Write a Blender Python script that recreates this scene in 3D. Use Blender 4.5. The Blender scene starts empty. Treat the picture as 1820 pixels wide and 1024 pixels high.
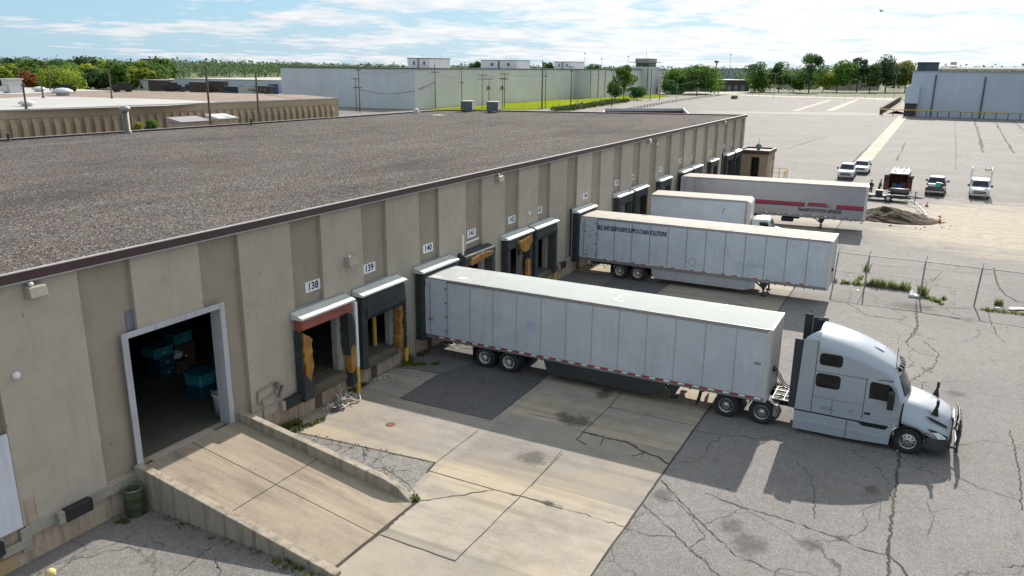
import bpy, math, random
from mathutils import Vector, Matrix
random.seed(11)
SC = bpy.context.scene
COL = SC.collection
R = math.radians
PI = math.pi
rnd = random.random
def U(a, b): return a + (b - a) * rnd()

# ------------------------------------------------------------------ camera
FOC, YAW, PIT, ROL, CH, CY = 1403.27, 0.4856, 0.2729, 0.0099, 13.7043, -21.173
CAMP = Vector((0, CY, CH))
_fw = Vector((math.cos(PIT)*math.cos(YAW), math.cos(PIT)*math.sin(YAW), -math.sin(PIT)))
_rt = Vector((math.sin(YAW), -math.cos(YAW), 0))
_up = _rt.cross(_fw)
_r2 = math.cos(ROL)*_rt + math.sin(ROL)*_up
_u2 = -math.sin(ROL)*_rt + math.cos(ROL)*_up
cd = bpy.data.cameras.new('camera'); cam = bpy.data.objects.new('camera', cd); COL.objects.link(cam)
cd.sensor_width = 36; cd.lens = 36*FOC/1820; cd.clip_end = 9000; cd.clip_start = .3
m = Matrix((( _r2.x, _u2.x, -_fw.x), (_r2.y, _u2.y, -_fw.y), (_r2.z, _u2.z, -_fw.z))).to_4x4()
m.translation = CAMP
cam.matrix_world = m
SC.camera = cam
# survey helpers: the photograph was measured with these; they give real places on the ground or on a wall
def ray(px, py): return _fw + _r2*((px-910)/FOC) - _u2*((py-512)/FOC)
def G(px, py, z=0):
    d = ray(px, py); t = (z-CAMP.z)/d.z; p = CAMP + d*t; return (p.x, p.y)
def WY(px, py, y=0):
    d = ray(px, py); t = (y-CAMP.y)/d.y; p = CAMP + d*t; return (p.x, p.z)
def WX(px, py, x):
    d = ray(px, py); t = (x-CAMP.x)/d.x; p = CAMP + d*t; return (p.y, p.z)
def topz(bx, by, tx, ty):
    b = G(bx, by); d = ray(tx, ty); t = math.hypot(b[0]-CAMP.x, b[1]-CAMP.y)/math.hypot(d.x, d.y)
    return (CAMP + d*t).z

# ------------------------------------------------------------------ mesh helpers
class MB:
    def __init__(s): s.v = []; s.f = []; s.m = []; s.s = []
    def add(s, vs, fs, mi=0, sm=False):
        o = len(s.v); s.v += [tuple(p) for p in vs]
        for f in fs: s.f.append(tuple(i+o for i in f)); s.m.append(mi); s.s.append(sm)
        return s
    def box(s, x0, x1, y0, y1, z0, z1, mi=0):
        v = [(x0,y0,z0),(x1,y0,z0),(x1,y1,z0),(x0,y1,z0),(x0,y0,z1),(x1,y0,z1),(x1,y1,z1),(x0,y1,z1)]
        return s.add(v, [(0,3,2,1),(4,5,6,7),(0,1,5,4),(1,2,6,5),(2,3,7,6),(3,0,4,7)], mi)
    def rbox(s, c, sx, sy, sz, rz=0, rx=0, ry=0, mi=0):
        M = Matrix.Translation(c) @ Matrix.Rotation(rz,4,'Z') @ Matrix.Rotation(ry,4,'Y') @ Matrix.Rotation(rx,4,'X')
        v = [M @ Vector((a*sx/2,b*sy/2,d*sz/2)) for d in (-1,1) for a,b in ((-1,-1),(1,-1),(1,1),(-1,1))]
        return s.add(v, [(0,3,2,1),(4,5,6,7),(0,1,5,4),(1,2,6,5),(2,3,7,6),(3,0,4,7)], mi)
    def quad(s, a, b, c, d, mi=0): return s.add([a,b,c,d], [(0,1,2,3)], mi)
    def poly(s, pts, z, mi=0): return s.add([(p[0],p[1],z) for p in pts], [tuple(range(len(pts)))], mi)
    def prism(s, pts, ax, a, b, mi=0, sm=False):
        # closed outline in the plane normal to ax, extruded from a to b
        def P(p, t): return {'x':(t,p[0],p[1]),'y':(p[0],t,p[1]),'z':(p[0],p[1],t)}[ax]
        n = len(pts); v = [P(p,a) for p in pts]+[P(p,b) for p in pts]
        ar = sum(pts[i][0]*pts[(i+1)%n][1]-pts[(i+1)%n][0]*pts[i][1] for i in range(n))
        fl = (ar < 0) ^ (ax == 'y') ^ (b < a)
        fs = [tuple(range(n-1,-1,-1)), tuple(range(n,2*n))] + [(i,(i+1)%n,n+(i+1)%n,n+i) for i in range(n)]
        if fl: fs = [f[::-1] for f in fs]
        return s.add(v, fs, mi, sm)
    def cyl(s, a, b, r0, r1=None, n=10, mi=0, cap=True, sm=True):
        a = Vector(a); b = Vector(b); r1 = r0 if r1 is None else r1
        d = (b-a).normalized(); u = d.orthogonal().normalized(); w = d.cross(u)
        v = [a+(u*math.cos(2*PI*i/n)+w*math.sin(2*PI*i/n))*r0 for i in range(n)]+[b+(u*math.cos(2*PI*i/n)+w*math.sin(2*PI*i/n))*r1 for i in range(n)]
        s.add(v, [(i,(i+1)%n,n+(i+1)%n,n+i) for i in range(n)], mi, sm)
        if cap: s.add(v, [tuple(range(n-1,-1,-1)), tuple(range(n,2*n))], mi)
        return s
    def tube(s, pts, r, n=6, mi=0):
        for i in range(len(pts)-1): s.cyl(pts[i], pts[i+1], r, n=n, mi=mi)
        return s
    def lathe(s, prof, o, ax, n=24, mi=0, sm=True):
        # prof: (radius, offset along ax) list
        o = Vector(o); ax = Vector(ax).normalized(); u = ax.orthogonal().normalized(); w = ax.cross(u)
        v = []
        for r, h in prof:
            v += [o+ax*h+(u*math.cos(2*PI*i/n)+w*math.sin(2*PI*i/n))*r for i in range(n)]
        fs = []
        for k in range(len(prof)-1):
            fs += [(k*n+i, k*n+(i+1)%n, (k+1)*n+(i+1)%n, (k+1)*n+i) for i in range(n)]
        return s.add(v, fs, mi, sm)
    def ball(s, c, rx, ry, rz, n=8, k=6, mi=0, jit=0):
        v = []; c = Vector(c)
        for j in range(k+1):
            t = PI*j/k
            for i in range(n):
                q = 1+U(-jit,jit)
                v.append(c+Vector((rx*math.sin(t)*math.cos(2*PI*i/n)*q, ry*math.sin(t)*math.sin(2*PI*i/n)*q, rz*math.cos(t)*q)))
        fs = [(j*n+i,(j+1)*n+i,(j+1)*n+(i+1)%n,j*n+(i+1)%n) for j in range(k) for i in range(n)]
        return s.add(v, fs, mi, True)
    def loft(s, rings, mi=0, sm=True, cap=(True, True), closed=False):
        n = len(rings[0]); v = [p for r in rings for p in r]; fs = []
        for k in range(len(rings)-1):
            for i in range(n if closed else n-1):
                j = (i+1) % n; fs.append((k*n+i, k*n+j, (k+1)*n+j, (k+1)*n+i))
        s.add(v, fs, mi, sm)
        if cap[0]: s.add(rings[0], [tuple(range(n-1,-1,-1))], mi)
        if cap[1]: s.add(rings[-1], [tuple(range(n))], mi)
        return s
    def xf(s, M): s.v = [tuple(M @ Vector(p)) for p in s.v]; return s
    def build(s, name, mats, parent=None, world=False, bevel=0, seg=2, ang=35, fix=False):
        me = bpy.data.meshes.new(name)
        vs = s.v
        if world and parent is not None:
            L = parent.location; vs = [(p[0]-L.x,p[1]-L.y,p[2]-L.z) for p in vs]
        me.from_pydata(vs, [], s.f); me.update()
        if not isinstance(mats, (list, tuple)): mats = [mats]
        for mt in mats: me.materials.append(mt)
        me.polygons.foreach_set('material_index', s.m); me.polygons.foreach_set('use_smooth', s.s)
        if fix:
            import bmesh
            b = bmesh.new(); b.from_mesh(me); bmesh.ops.recalc_face_normals(b, faces=b.faces); b.to_mesh(me); b.free()
        o = bpy.data.objects.new(name, me); COL.objects.link(o)
        if parent is not None: o.parent = parent
        if bevel:
            md = o.modifiers.new('bevel', 'BEVEL'); md.width = bevel; md.segments = seg; md.limit_method = 'ANGLE'; md.angle_limit = R(ang); md.harden_normals = False
        return o
def tag(o, label, cat, group=None):
    o['label'] = label; o['category'] = cat
    if group: o['group'] = group
    return o
def thing(name, label, cat, loc=(0,0,0), rz=0, group=None):
    o = bpy.data.objects.new(name, None); COL.objects.link(o); o.location = loc; o.rotation_euler = (0,0,rz); o.empty_display_size = .2
    return tag(o, label, cat, group)
def struct(o, kind='structure'): o['kind'] = kind; return o
def dup(root, loc, rz=None, label=None, sc=None):
    def cp(o, par):
        c = o.copy(); COL.objects.link(c)
        if par is not None: c.parent = par
        for ch in o.children: cp(ch, c)
        return c
    r = cp(root, None); r.location = loc
    if rz is not None: r.rotation_euler = (0,0,rz)
    if label: r['label'] = label
    if sc: r.scale = sc
    return r
def text_mb(txt, size, mi=0, shear=0, space=1, bold=0, sx=1):
    cu = bpy.data.curves.new('t', 'FONT'); cu.body = txt; cu.size = size; cu.shear = shear; cu.space_character = space
    cu.align_x = 'CENTER'; cu.align_y = 'CENTER'; cu.offset = bold; cu.resolution_u = 3
    o = bpy.data.objects.new('t', cu); COL.objects.link(o)
    dg = bpy.context.evaluated_depsgraph_get(); me = o.evaluated_get(dg).to_mesh()
    b = MB(); b.add([(v.co.x*sx, v.co.y, 0) for v in me.vertices], [tuple(p.vertices) for p in me.polygons], mi)
    o.evaluated_get(dg).to_mesh_clear(); bpy.data.objects.remove(o); bpy.data.curves.remove(cu)
    return b

# ------------------------------------------------------------------ materials
def nt_new(name):
    mt = bpy.data.materials.new(name); mt.use_nodes = True; nt = mt.node_tree
    return mt, nt, nt.nodes['Principled BSDF']
def N(nt, t, **kw):
    n = nt.nodes.new(t)
    for k, v in kw.items():
        if k.startswith('i_'):
            key = k[2:]
            n.inputs[int(key) if key.isdigit() else key.replace('_', ' ')].default_value = v
        else: setattr(n, k, v)
    return n
def L(nt, a, b): nt.links.new(a, b)
def coords(nt, sc=(1,1,1), loc=(0,0,0)):
    tc = N(nt, 'ShaderNodeTexCoord'); mp = N(nt, 'ShaderNodeMapping')
    mp.inputs['Scale'].default_value = sc; mp.inputs['Location'].default_value = loc
    L(nt, tc.outputs['Object'], mp.inputs['Vector']); return mp.outputs[0]
def noise(nt, vec, scale, det=4, rough=.55, dist=0):
    n = N(nt, 'ShaderNodeTexNoise'); n.inputs['Scale'].default_value = scale; n.inputs['Detail'].default_value = det
    n.inputs['Roughness'].default_value = rough; n.inputs['Distortion'].default_value = dist
    if vec is not None: L(nt, vec, n.inputs['Vector'])
    return n.outputs['Fac']
def ramp(nt, fac, stops, interp='LINEAR'):
    r = N(nt, 'ShaderNodeValToRGB'); r.color_ramp.interpolation = interp
    els = r.color_ramp.elements
    while len(els) < len(stops): els.new(.5)
    for e, (p, c) in zip(els, stops):
        e.position = p; e.color = (c, c, c, 1) if isinstance(c, (int, float)) else (*c, 1)
    L(nt, fac, r.inputs['Fac']); return r.outputs['Color']
def mix(nt, fac, a, b, mode='MIX'):
    n = N(nt, 'ShaderNodeMix', data_type='RGBA', blend_type=mode)
    for s, v in ((n.inputs[0], fac), (n.inputs[6], a), (n.inputs[7], b)):
        if hasattr(v, 'is_linked') or hasattr(v, 'links'): L(nt, v, s)
        elif isinstance(v, (int, float)): s.default_value = v
        else: s.default_value = (*v, 1)
    return n.outputs[2]
def math_(nt, op, a, b=None, c=None, clamp=False):
    n = N(nt, 'ShaderNodeMath', operation=op, use_clamp=clamp)
    for i, v in enumerate((a, b, c)):
        if v is None: continue
        if isinstance(v, (int, float)): n.inputs[i].default_value = v
        else: L(nt, v, n.inputs[i])
    return n.outputs[0]
def bump(nt, p, h, strength=.3, dist=.02):
    b = N(nt, 'ShaderNodeBump'); b.inputs['Strength'].default_value = strength; b.inputs['Distance'].default_value = dist
    L(nt, h, b.inputs['Height']); L(nt, b.outputs[0], p.inputs['Normal'])
MATS = {}
def plain(name, col, rough=.6, metal=0, var=.12, sc=6, spec=None, coat=0, bmp=0, streak=0):
    """painted / plain surface with slight mottling and optional vertical dirt streaks"""
    if name in MATS: return MATS[name]
    mt, nt, p = nt_new(name); v = coords(nt)
    n1 = noise(nt, v, sc, 5); n2 = noise(nt, v, sc*.13, 3)
    f = math_(nt, 'ADD', math_(nt, 'MULTIPLY', n1, .5), math_(nt, 'MULTIPLY', n2, .5))
    c = ramp(nt, f, [(.3, tuple(x*(1-var) for x in col)), (.7, tuple(min(1, x*(1+var)) for x in col))])
    if streak:
        sv = coords(nt, (5, 5, .25)); s = noise(nt, sv, 1.3, 5, .65)
        c = mix(nt, ramp(nt, s, [(.5, 0), (.75, streak)]), c, tuple(x*.45 for x in col))
    L(nt, c, p.inputs['Base Color'])
    L(nt, ramp(nt, n1, [(.3, max(0, rough-.1)), (.7, min(1, rough+.1))]), p.inputs['Roughness'])
    p.inputs['Metallic'].default_value = metal
    if spec is not None: p.inputs['Specular IOR Level'].default_value = spec
    if coat: p.inputs['Coat Weight'].default_value = coat; p.inputs['Coat Roughness'].default_value = .08
    if bmp: bump(nt, p, noise(nt, v, sc*8, 4), bmp, .01)
    MATS[name] = mt; return mt

def m_wall(name, col, dark=.62):
    mt, nt, p = nt_new(name); v = coords(nt)
    fine = noise(nt, v, 34, 5, .7); big = noise(nt, v, .8, 5, .6); mid = noise(nt, v, 3.5, 5, .65)
    sv = coords(nt, (1.5, 1.5, .16)); st = noise(nt, sv, 2.2, 6, .68)
    rib = N(nt, 'ShaderNodeTexWave', wave_type='BANDS', bands_direction='X'); rib.inputs['Scale'].default_value = 6; rib.inputs['Distortion'].default_value = .6
    L(nt, v, rib.inputs['Vector'])
    f = math_(nt, 'ADD', math_(nt, 'MULTIPLY', big, .45), math_(nt, 'MULTIPLY', mid, .3)); f = math_(nt, 'ADD', f, math_(nt, 'MULTIPLY', fine, .25))
    c = ramp(nt, f, [(.32, tuple(x*.84 for x in col)), (.5, col), (.7, tuple(x*1.13 for x in col))])
    c = mix(nt, ramp(nt, st, [(.54, 0), (.82, .42)]), c, tuple(x*dark*.85 for x in col))
    sn = N(nt, 'ShaderNodeVectorMath', operation='SNAP'); L(nt, coords(nt, (1, 0, 0), (34.822, 0, 0)), sn.inputs[0]); sn.inputs[1].default_value = (4.2828, 1, 1)
    wn = N(nt, 'ShaderNodeTexWhiteNoise', noise_dimensions='3D'); L(nt, sn.outputs[0], wn.inputs['Vector'])
    c = mix(nt, 1.0, c, ramp(nt, wn.outputs['Value'], [(0, (.90,.90,.885)), (1, (1.06,1.045,1.03))]), 'MULTIPLY')
    spv = coords(nt, (1, 1, .5)); sp = N(nt, 'ShaderNodeTexVoronoi'); sp.inputs['Scale'].default_value = 1.5; L(nt, spv, sp.inputs['Vector'])
    c = mix(nt, ramp(nt, sp.outputs['Distance'], [(.03, .55), (.07, 0)]), c, tuple(x*.4 for x in col))
    L(nt, c, p.inputs['Base Color']); p.inputs['Roughness'].default_value = .92; p.inputs['Specular IOR Level'].default_value = .2
    h = math_(nt, 'ADD', math_(nt, 'MULTIPLY', fine, .6), math_(nt, 'MULTIPLY', rib.outputs['Fac'], .12))
    bump(nt, p, h, .35, .02)
    return mt

def m_gravel():
    mt, nt, p = nt_new('roof_gravel'); v = coords(nt)
    vo = N(nt, 'ShaderNodeTexVoronoi'); vo.inputs['Scale'].default_value = 23; L(nt, v, vo.inputs['Vector'])
    sep = N(nt, 'ShaderNodeSeparateColor'); L(nt, vo.outputs['Color'], sep.inputs[0])
    c = ramp(nt, sep.outputs[0], [(0, (.012,.011,.011)), (.3, (.056,.048,.044)), (.55, (.108,.091,.082)), (.8, (.18,.156,.143)), (.94, (.27,.245,.23)), (1, (.44,.41,.39))])
    red = ramp(nt, noise(nt, v, .35, 5, .6), [(.45, 0), (.7, .5)])
    c = mix(nt, red, c, mix(nt, 1.0, c, (1.12,.90,.86), 'MULTIPLY'))
    wet = ramp(nt, noise(nt, coords(nt, (.6,1,1)), .11, 5, .6), [(.30, .70), (.46, 1.0), (.68, 1.14)])
    c = mix(nt, 1.0, c, wet, 'MULTIPLY')
    bare = ramp(nt, noise(nt, coords(nt, (1,1,1), (11,5,0)), .3, 6, .7), [(.64, 0), (.72, .55)])
    c = mix(nt, bare, c, (.075,.064,.058))
    drift = ramp(nt, noise(nt, coords(nt, (.25,1,1), (2,9,0)), .5, 5, .65), [(.3, .82), (.7, 1.18)]); c = mix(nt, 1.0, c, drift, 'MULTIPLY')
    L(nt, c, p.inputs['Base Color']); p.inputs['Roughness'].default_value = .95; p.inputs['Specular IOR Level'].default_value = .15
    bump(nt, p, math_(nt, 'SUBTRACT', 1, vo.outputs['Distance']), .8, .05)
    return mt

def smudge(nt, c, v, pts, dark, col):
    # oil and grease marks that lie at known places, ragged by noise
    sx = N(nt, 'ShaderNodeSeparateXYZ'); L(nt, v, sx.inputs[0]); nz = noise(nt, v, 2.6, 7, .75); tot = None
    for (x, y, rx, ry) in pts:
        d = math_(nt, 'ADD', math_(nt, 'POWER', math_(nt, 'DIVIDE', math_(nt, 'SUBTRACT', sx.outputs[0], x), rx), 2), math_(nt, 'POWER', math_(nt, 'DIVIDE', math_(nt, 'SUBTRACT', sx.outputs[1], y), ry), 2))
        w = math_(nt, 'SUBTRACT', 1, d, clamp=True); tot = w if tot is None else math_(nt, 'MAXIMUM', tot, w)
    m_ = ramp(nt, math_(nt, 'ADD', math_(nt, 'MULTIPLY', tot, .45), nz), [(.62, 0), (.9, dark)])
    return mix(nt, math_(nt, 'MULTIPLY', m_, ramp(nt, tot, [(0, 0), (.2, 1)])), c, col)
def crack_mask(nt, v, scale, width, warp=.5, seed=0):
    nz = N(nt, 'ShaderNodeTexNoise'); nz.inputs['Scale'].default_value = scale*2.2; nz.inputs['Detail'].default_value = 5; L(nt, v, nz.inputs['Vector'])
    va = N(nt, 'ShaderNodeVectorMath', operation='MULTIPLY_ADD'); L(nt, nz.outputs['Color'], va.inputs[0]); va.inputs[1].default_value = (warp/scale,)*3; L(nt, v, va.inputs[2])
    vo = N(nt, 'ShaderNodeTexVoronoi', feature='DISTANCE_TO_EDGE'); vo.inputs['Scale'].default_value = scale; L(nt, va.outputs[0], vo.inputs['Vector'])
    return ramp(nt, vo.outputs['Distance'], [(width*.4, 1), (width, 0)])

def m_asphalt(name, col, wash=False, crack=.8, alligator=0):
    mt, nt, p = nt_new(name); v = coords(nt)
    fine = noise(nt, v, 24, 6, .8); mid = noise(nt, v, 1.7, 6, .65); big = noise(nt, v, .12, 5, .6)
    sep = N(nt, 'ShaderNodeTexVoronoi'); sep.inputs['Scale'].default_value = 26; L(nt, v, sep.inputs['Vector'])
    sc = N(nt, 'ShaderNodeSeparateColor'); L(nt, sep.outputs['Color'], sc.inputs[0])
    f = math_(nt, 'ADD', math_(nt, 'MULTIPLY', sc.outputs[0], .26), math_(nt, 'MULTIPLY', fine, .34)); f = math_(nt, 'ADD', f, math_(nt, 'MULTIPLY', mid, .22)); f = math_(nt, 'ADD', f, math_(nt, 'MULTIPLY', big, .3))
    c = ramp(nt, f, [(.32, tuple(x*.55 for x in col)), (.56, col), (.82, tuple(min(1, x*1.6) for x in col))])
    # oil and tyre stains
    st = noise(nt, coords(nt, (.5,.9,1)), 1.05, 5, .6)
    c = mix(nt, ramp(nt, st, [(.63, 0), (.74, .5)]), c, tuple(x*.4 for x in col))
    if crack:
        cm = crack_mask(nt, v, .2, .006, .55); gate = ramp(nt, noise(nt, v, .17, 3), [(.36, .25), (.5, 1)])
        c = mix(nt, math_(nt, 'MULTIPLY', math_(nt, 'MULTIPLY', cm, gate), crack), c, (.03,.03,.028))
        cm2 = crack_mask(nt, v, .8, .012, .5); gate2 = ramp(nt, noise(nt, coords(nt, (1,1,1), (7,3,0)), .13, 4), [(.56, 0), (.63, 1)])
        c = mix(nt, math_(nt, 'MULTIPLY', math_(nt, 'MULTIPLY', cm2, gate2), crack*.7), c, (.04,.038,.035))
    if alligator:
        cm3 = crack_mask(nt, v, 1.3, .035, .5); gate3 = ramp(nt, noise(nt, v, .5, 4), [(.4, 0), (.55, 1)])
        c = mix(nt, math_(nt, 'MULTIPLY', math_(nt, 'MULTIPLY', cm3, gate3), alligator), c, (.035,.03,.025))
    if wash:
        # pale silt washed over the yard round the dug-up ground
        sx = N(nt, 'ShaderNodeSeparateXYZ'); L(nt, v, sx.inputs[0])
        def bell(o, c0, r): return math_(nt, 'POWER', math_(nt, 'DIVIDE', math_(nt, 'SUBTRACT', o, c0), r), 2)
        d = math_(nt, 'SQRT', math_(nt, 'ADD', bell(sx.outputs[0], 84, 17), bell(sx.outputs[1], -27, 14)))
        w = math_(nt, 'SUBTRACT', 1.15, d, clamp=True)
        nn = noise(nt, coords(nt, (.55, .16, 1)), 1, 7, .62, .6)
        msk = ramp(nt, math_(nt, 'ADD', math_(nt, 'MULTIPLY', w, .55), math_(nt, 'MULTIPLY', nn, .8)), [(.5, 0), (.72, .9)])
        c = mix(nt, math_(nt, 'MULTIPLY', msk, ramp(nt, w, [(0, 0), (.15, 1)])), c, ramp(nt, noise(nt, v, 1.2, 6, .7), [(.3, (.27,.22,.165)), (.7, (.42,.37,.3))]))
    if wash: c = smudge(nt, c, v, [(*G(1330,968),.9,.7),(*G(1440,968),.5,.5),(*G(1550,872),.5,.4),(*G(1180,880),.6,.5),(*G(1300,935),.7,.5),(*G(1620,545),1.2,1.6),(*G(1700,700),.5,.6)], .7, (.06,.056,.052))
    L(nt, c, p.inputs['Base Color']); p.inputs['Roughness'].default_value = .84; p.inputs['Specular IOR Level'].default_value = .25
    bump(nt, p, fine, .25, .02)
    return mt

def m_concrete(name, col, stain=(.3,.16,.07), st=.35, stretch=(1, 1, 1), tint=None, slab=None, tracks=0, smud=None, vst=0):
    mt, nt, p = nt_new(name); v = coords(nt)
    fine = noise(nt, v, 30, 5, .7); mid = noise(nt, coords(nt, stretch), 1.6, 6, .65); big = noise(nt, v, .22, 4, .6)
    grit = noise(nt, v, 9, 6, .8)
    f = math_(nt, 'ADD', math_(nt, 'MULTIPLY', mid, .34), math_(nt, 'MULTIPLY', big, .26)); f = math_(nt, 'ADD', f, math_(nt, 'MULTIPLY', fine, .18)); f = math_(nt, 'ADD', f, math_(nt, 'MULTIPLY', grit, .22))
    c = ramp(nt, f, [(.36, tuple(x*.66 for x in col)), (.51, col), (.66, tuple(min(1, x*1.27) for x in col))])
    if tint: c = mix(nt, ramp(nt, noise(nt, coords(nt, (1, .45, 1), (3, 1, 0)), .35, 4, .6), [(.45, 0), (.62, .75)]), c, tint)
    if slab:
        sn = N(nt, 'ShaderNodeVectorMath', operation='SNAP'); L(nt, coords(nt, (1,1,0), slab[2:]+(0,)), sn.inputs[0]); sn.inputs[1].default_value = (slab[0], slab[1], 1)
        wn = N(nt, 'ShaderNodeTexWhiteNoise', noise_dimensions='3D'); L(nt, sn.outputs[0], wn.inputs['Vector'])
        c = mix(nt, 1.0, c, ramp(nt, wn.outputs['Value'], [(0, (.80,.80,.82)), (.5, (.96,.95,.93)), (1, (1.12,1.09,1.02))]), 'MULTIPLY')
    if tracks:
        tk = noise(nt, coords(nt, (1.5, .09, 1), (4,2,0)), 1.2, 5, .6, .3); c = mix(nt, ramp(nt, tk, [(.5, 0), (.7, tracks)]), c, tuple(x*.42 for x in col))
        bl = noise(nt, coords(nt, (.7, .5, 1), (1,8,0)), .7, 6, .7); c = mix(nt, ramp(nt, bl, [(.55, 0), (.75, tracks*1.1)]), c, tuple(x*.5 for x in (col[0]*.95,col[1],col[2]*1.06)))
    rs = noise(nt, coords(nt, (1.4, .5, 1)), .9, 5, .7)
    c = mix(nt, ramp(nt, rs, [(.62, 0), (.78, st)]), c, stain)
    c = mix(nt, ramp(nt, noise(nt, coords(nt, (1,1,1), (9,4,0)), 1.1, 5, .7), [(.66, 0), (.78, .45)]), c, tuple(x*.35 for x in col))
    vo = N(nt, 'ShaderNodeTexVoronoi'); vo.inputs['Scale'].default_value = 2.6; L(nt, v, vo.inputs['Vector'])
    c = mix(nt, ramp(nt, vo.outputs['Distance'], [(.03, .65), (.08, 0)]), c, tuple(x*.3 for x in col))
    if vst: c = mix(nt, ramp(nt, noise(nt, coords(nt, (2.5, 2.5, .22)), 1.4, 6, .7), [(.45, 0), (.66, vst)]), c, tuple(x*.32 for x in col))
    if smud: c = smudge(nt, c, v, smud, .85, tuple(x*.25 for x in col))
    L(nt, c, p.inputs['Base Color']); p.inputs['Roughness'].default_value = .85; p.inputs['Specular IOR Level'].default_value = .3
    bump(nt, p, fine, .2, .01)
    return mt

def m_leaf(name, col):
    mt, nt, p = nt_new(name); v = coords(nt)
    oi = N(nt, 'ShaderNodeObjectInfo')
    n1 = noise(nt, v, .55, 3); n2 = noise(nt, v, 3, 2)
    f = math_(nt, 'ADD', math_(nt, 'MULTIPLY', n1, .7), math_(nt, 'MULTIPLY', n2, .3))
    c = ramp(nt, f, [(.3, tuple(x*.5 for x in col)), (.5, col), (.7, (col[0]*1.7, col[1]*1.45, col[2]*1.1))])
    hs = N(nt, 'ShaderNodeHueSaturation'); L(nt, c, hs.inputs['Color'])
    L(nt, math_(nt, 'ADD', .485, math_(nt, 'MULTIPLY', oi.outputs['Random'], .03)), hs.inputs['Hue'])
    L(nt, math_(nt, 'ADD', .75, math_(nt, 'MULTIPLY', oi.outputs['Random'], .5)), hs.inputs['Value'])
    L(nt, hs.outputs[0], p.inputs['Base Color']); p.inputs['Roughness'].default_value = .75; p.inputs['Specular IOR Level'].default_value = .2
    tr = N(nt, 'ShaderNodeBsdfTranslucent'); L(nt, hs.outputs[0], tr.inputs['Color'])
    ms = N(nt, 'ShaderNodeMixShader'); ms.inputs[0].default_value = .5
    L(nt, p.outputs[0], ms.inputs[1]); L(nt, tr.outputs[0], ms.inputs[2]); L(nt, ms.outputs[0], nt.nodes['Material Output'].inputs['Surface'])
    return mt

def glass_dark(name='dark_glass', col=(.009,.011,.012), rough=.05):
    if name in MATS: return MATS[name]
    mt, nt, p = nt_new(name); v = coords(nt)
    c = ramp(nt, noise(nt, v, 2.5, 3), [(.35, tuple(x*.5 for x in col)), (.65, tuple(x*1.8 for x in col))])
    L(nt, c, p.inputs['Base Color']); p.inputs['Roughness'].default_value = rough; p.inputs['Specular IOR Level'].default_value = .35
    MATS[name] = mt; return mt

def m_panel(name, col, rough=.4, dirt=.3, metal=0, blotch=None, spec=.5):
    """trailer side sheet: dull white, vertical rain streaks, road film towards the bottom rail"""
    mt, nt, p = nt_new(name); v = coords(nt)
    n1 = noise(nt, v, 1.1, 5, .6); st = noise(nt, coords(nt, (7, 7, .3)), 1, 6, .7); fine = noise(nt, v, 14, 4, .7)
    c = ramp(nt, math_(nt, 'ADD', math_(nt, 'MULTIPLY', n1, .7), math_(nt, 'MULTIPLY', fine, .3)), [(.33, tuple(x*.86 for x in col)), (.68, tuple(min(1, x*1.08) for x in col))])
    c = mix(nt, ramp(nt, st, [(.5, 0), (.8, dirt)]), c, (col[0]*.55, col[1]*.52, col[2]*.47))
    if blotch: c = mix(nt, ramp(nt, noise(nt, coords(nt, (1,1,1), (2,5,1)), .6, 3), [(.62, 0), (.72, .35)]), c, blotch)
    L(nt, c, p.inputs['Base Color']); p.inputs['Metallic'].default_value = metal
    L(nt, ramp(nt, n1, [(.3, rough-.08), (.7, rough+.14)]), p.inputs['Roughness'])
    p.inputs['Specular IOR Level'].default_value = spec
    bump(nt, p, noise(nt, coords(nt, (1, 1, .6)), 1.8, 3), .2, .05)
    return mt

# shared colours
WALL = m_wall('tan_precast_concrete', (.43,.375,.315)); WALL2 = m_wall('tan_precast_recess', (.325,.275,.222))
FOUND = m_concrete('foundation_concrete', (.48,.365,.28), (.24,.12,.05), .75, (1,1,1), vst=.6); LEDGE = m_concrete('ledge_concrete', (.33,.30,.25), (.08,.07,.06), .8)
GRAV = m_gravel()
FASC = plain('maroon_fascia', (.065,.032,.032), .5, 0, .2); TRIM = plain('pale_metal_trim', (.36,.335,.33), .5, .2)
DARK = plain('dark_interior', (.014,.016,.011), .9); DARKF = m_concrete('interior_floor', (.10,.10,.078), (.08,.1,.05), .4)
BLACK = plain('black_rubber', (.018,.019,.02), .75, 0, .3); TYRE = plain('tyre_rubber', (.022,.022,.022), .82, 0, .3, 9)
FOAMC = plain('torn_orange_foam', (.30,.145,.032), .95, 0, .75, 2.2, bmp=.9, streak=.6); PAD = plain('dock_pad_vinyl', (.028,.034,.036), .7, 0, .6, 3, bmp=.7, streak=.5)
CANO = plain('canopy_sheet', (.56,.58,.55), .5, .1, .14); REDP = plain('red_beam_paint', (.25,.07,.048), .6, 0, .35)
JAMB = plain('grey_jamb', (.30,.30,.285), .6, 0, .2, streak=.5); DFRAME = plain('door_frame_white', (.43,.43,.47), .55, 0, .12, streak=.5)
RUST = plain('rusty_steel', (.11,.07,.045), .85, 0, .5, 5, bmp=.4); YEL = plain('safety_yellow', (.62,.40,.03), .6, 0, .25)
WHITE = plain('white_paint', (.74,.74,.72), .45, 0, .07); SIGNW = plain('sign_white', (.74,.75,.76), .5, 0, .05); NAVY = plain('navy_lettering', (.012,.018,.06), .6, 0, .2)
ALU = plain('aluminium', (.55,.55,.55), .38, .75, .12); STEEL = plain('grey_steel', (.22,.22,.22), .5, .6, .2); GREYP = plain('grey_paint', (.24,.25,.26), .55, 0, .2)
REDT = plain('red_reflector', (.45,.025,.03), .4, 0, .15); WHTT = plain('white_reflector', (.75,.75,.75), .4)
WOODP = plain('weathered_pole_wood', (.10,.085,.07), .9, 0, .35, 5, streak=.5); GALV = plain('galvanised_steel', (.26,.27,.27), .45, .5, .2)
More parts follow.
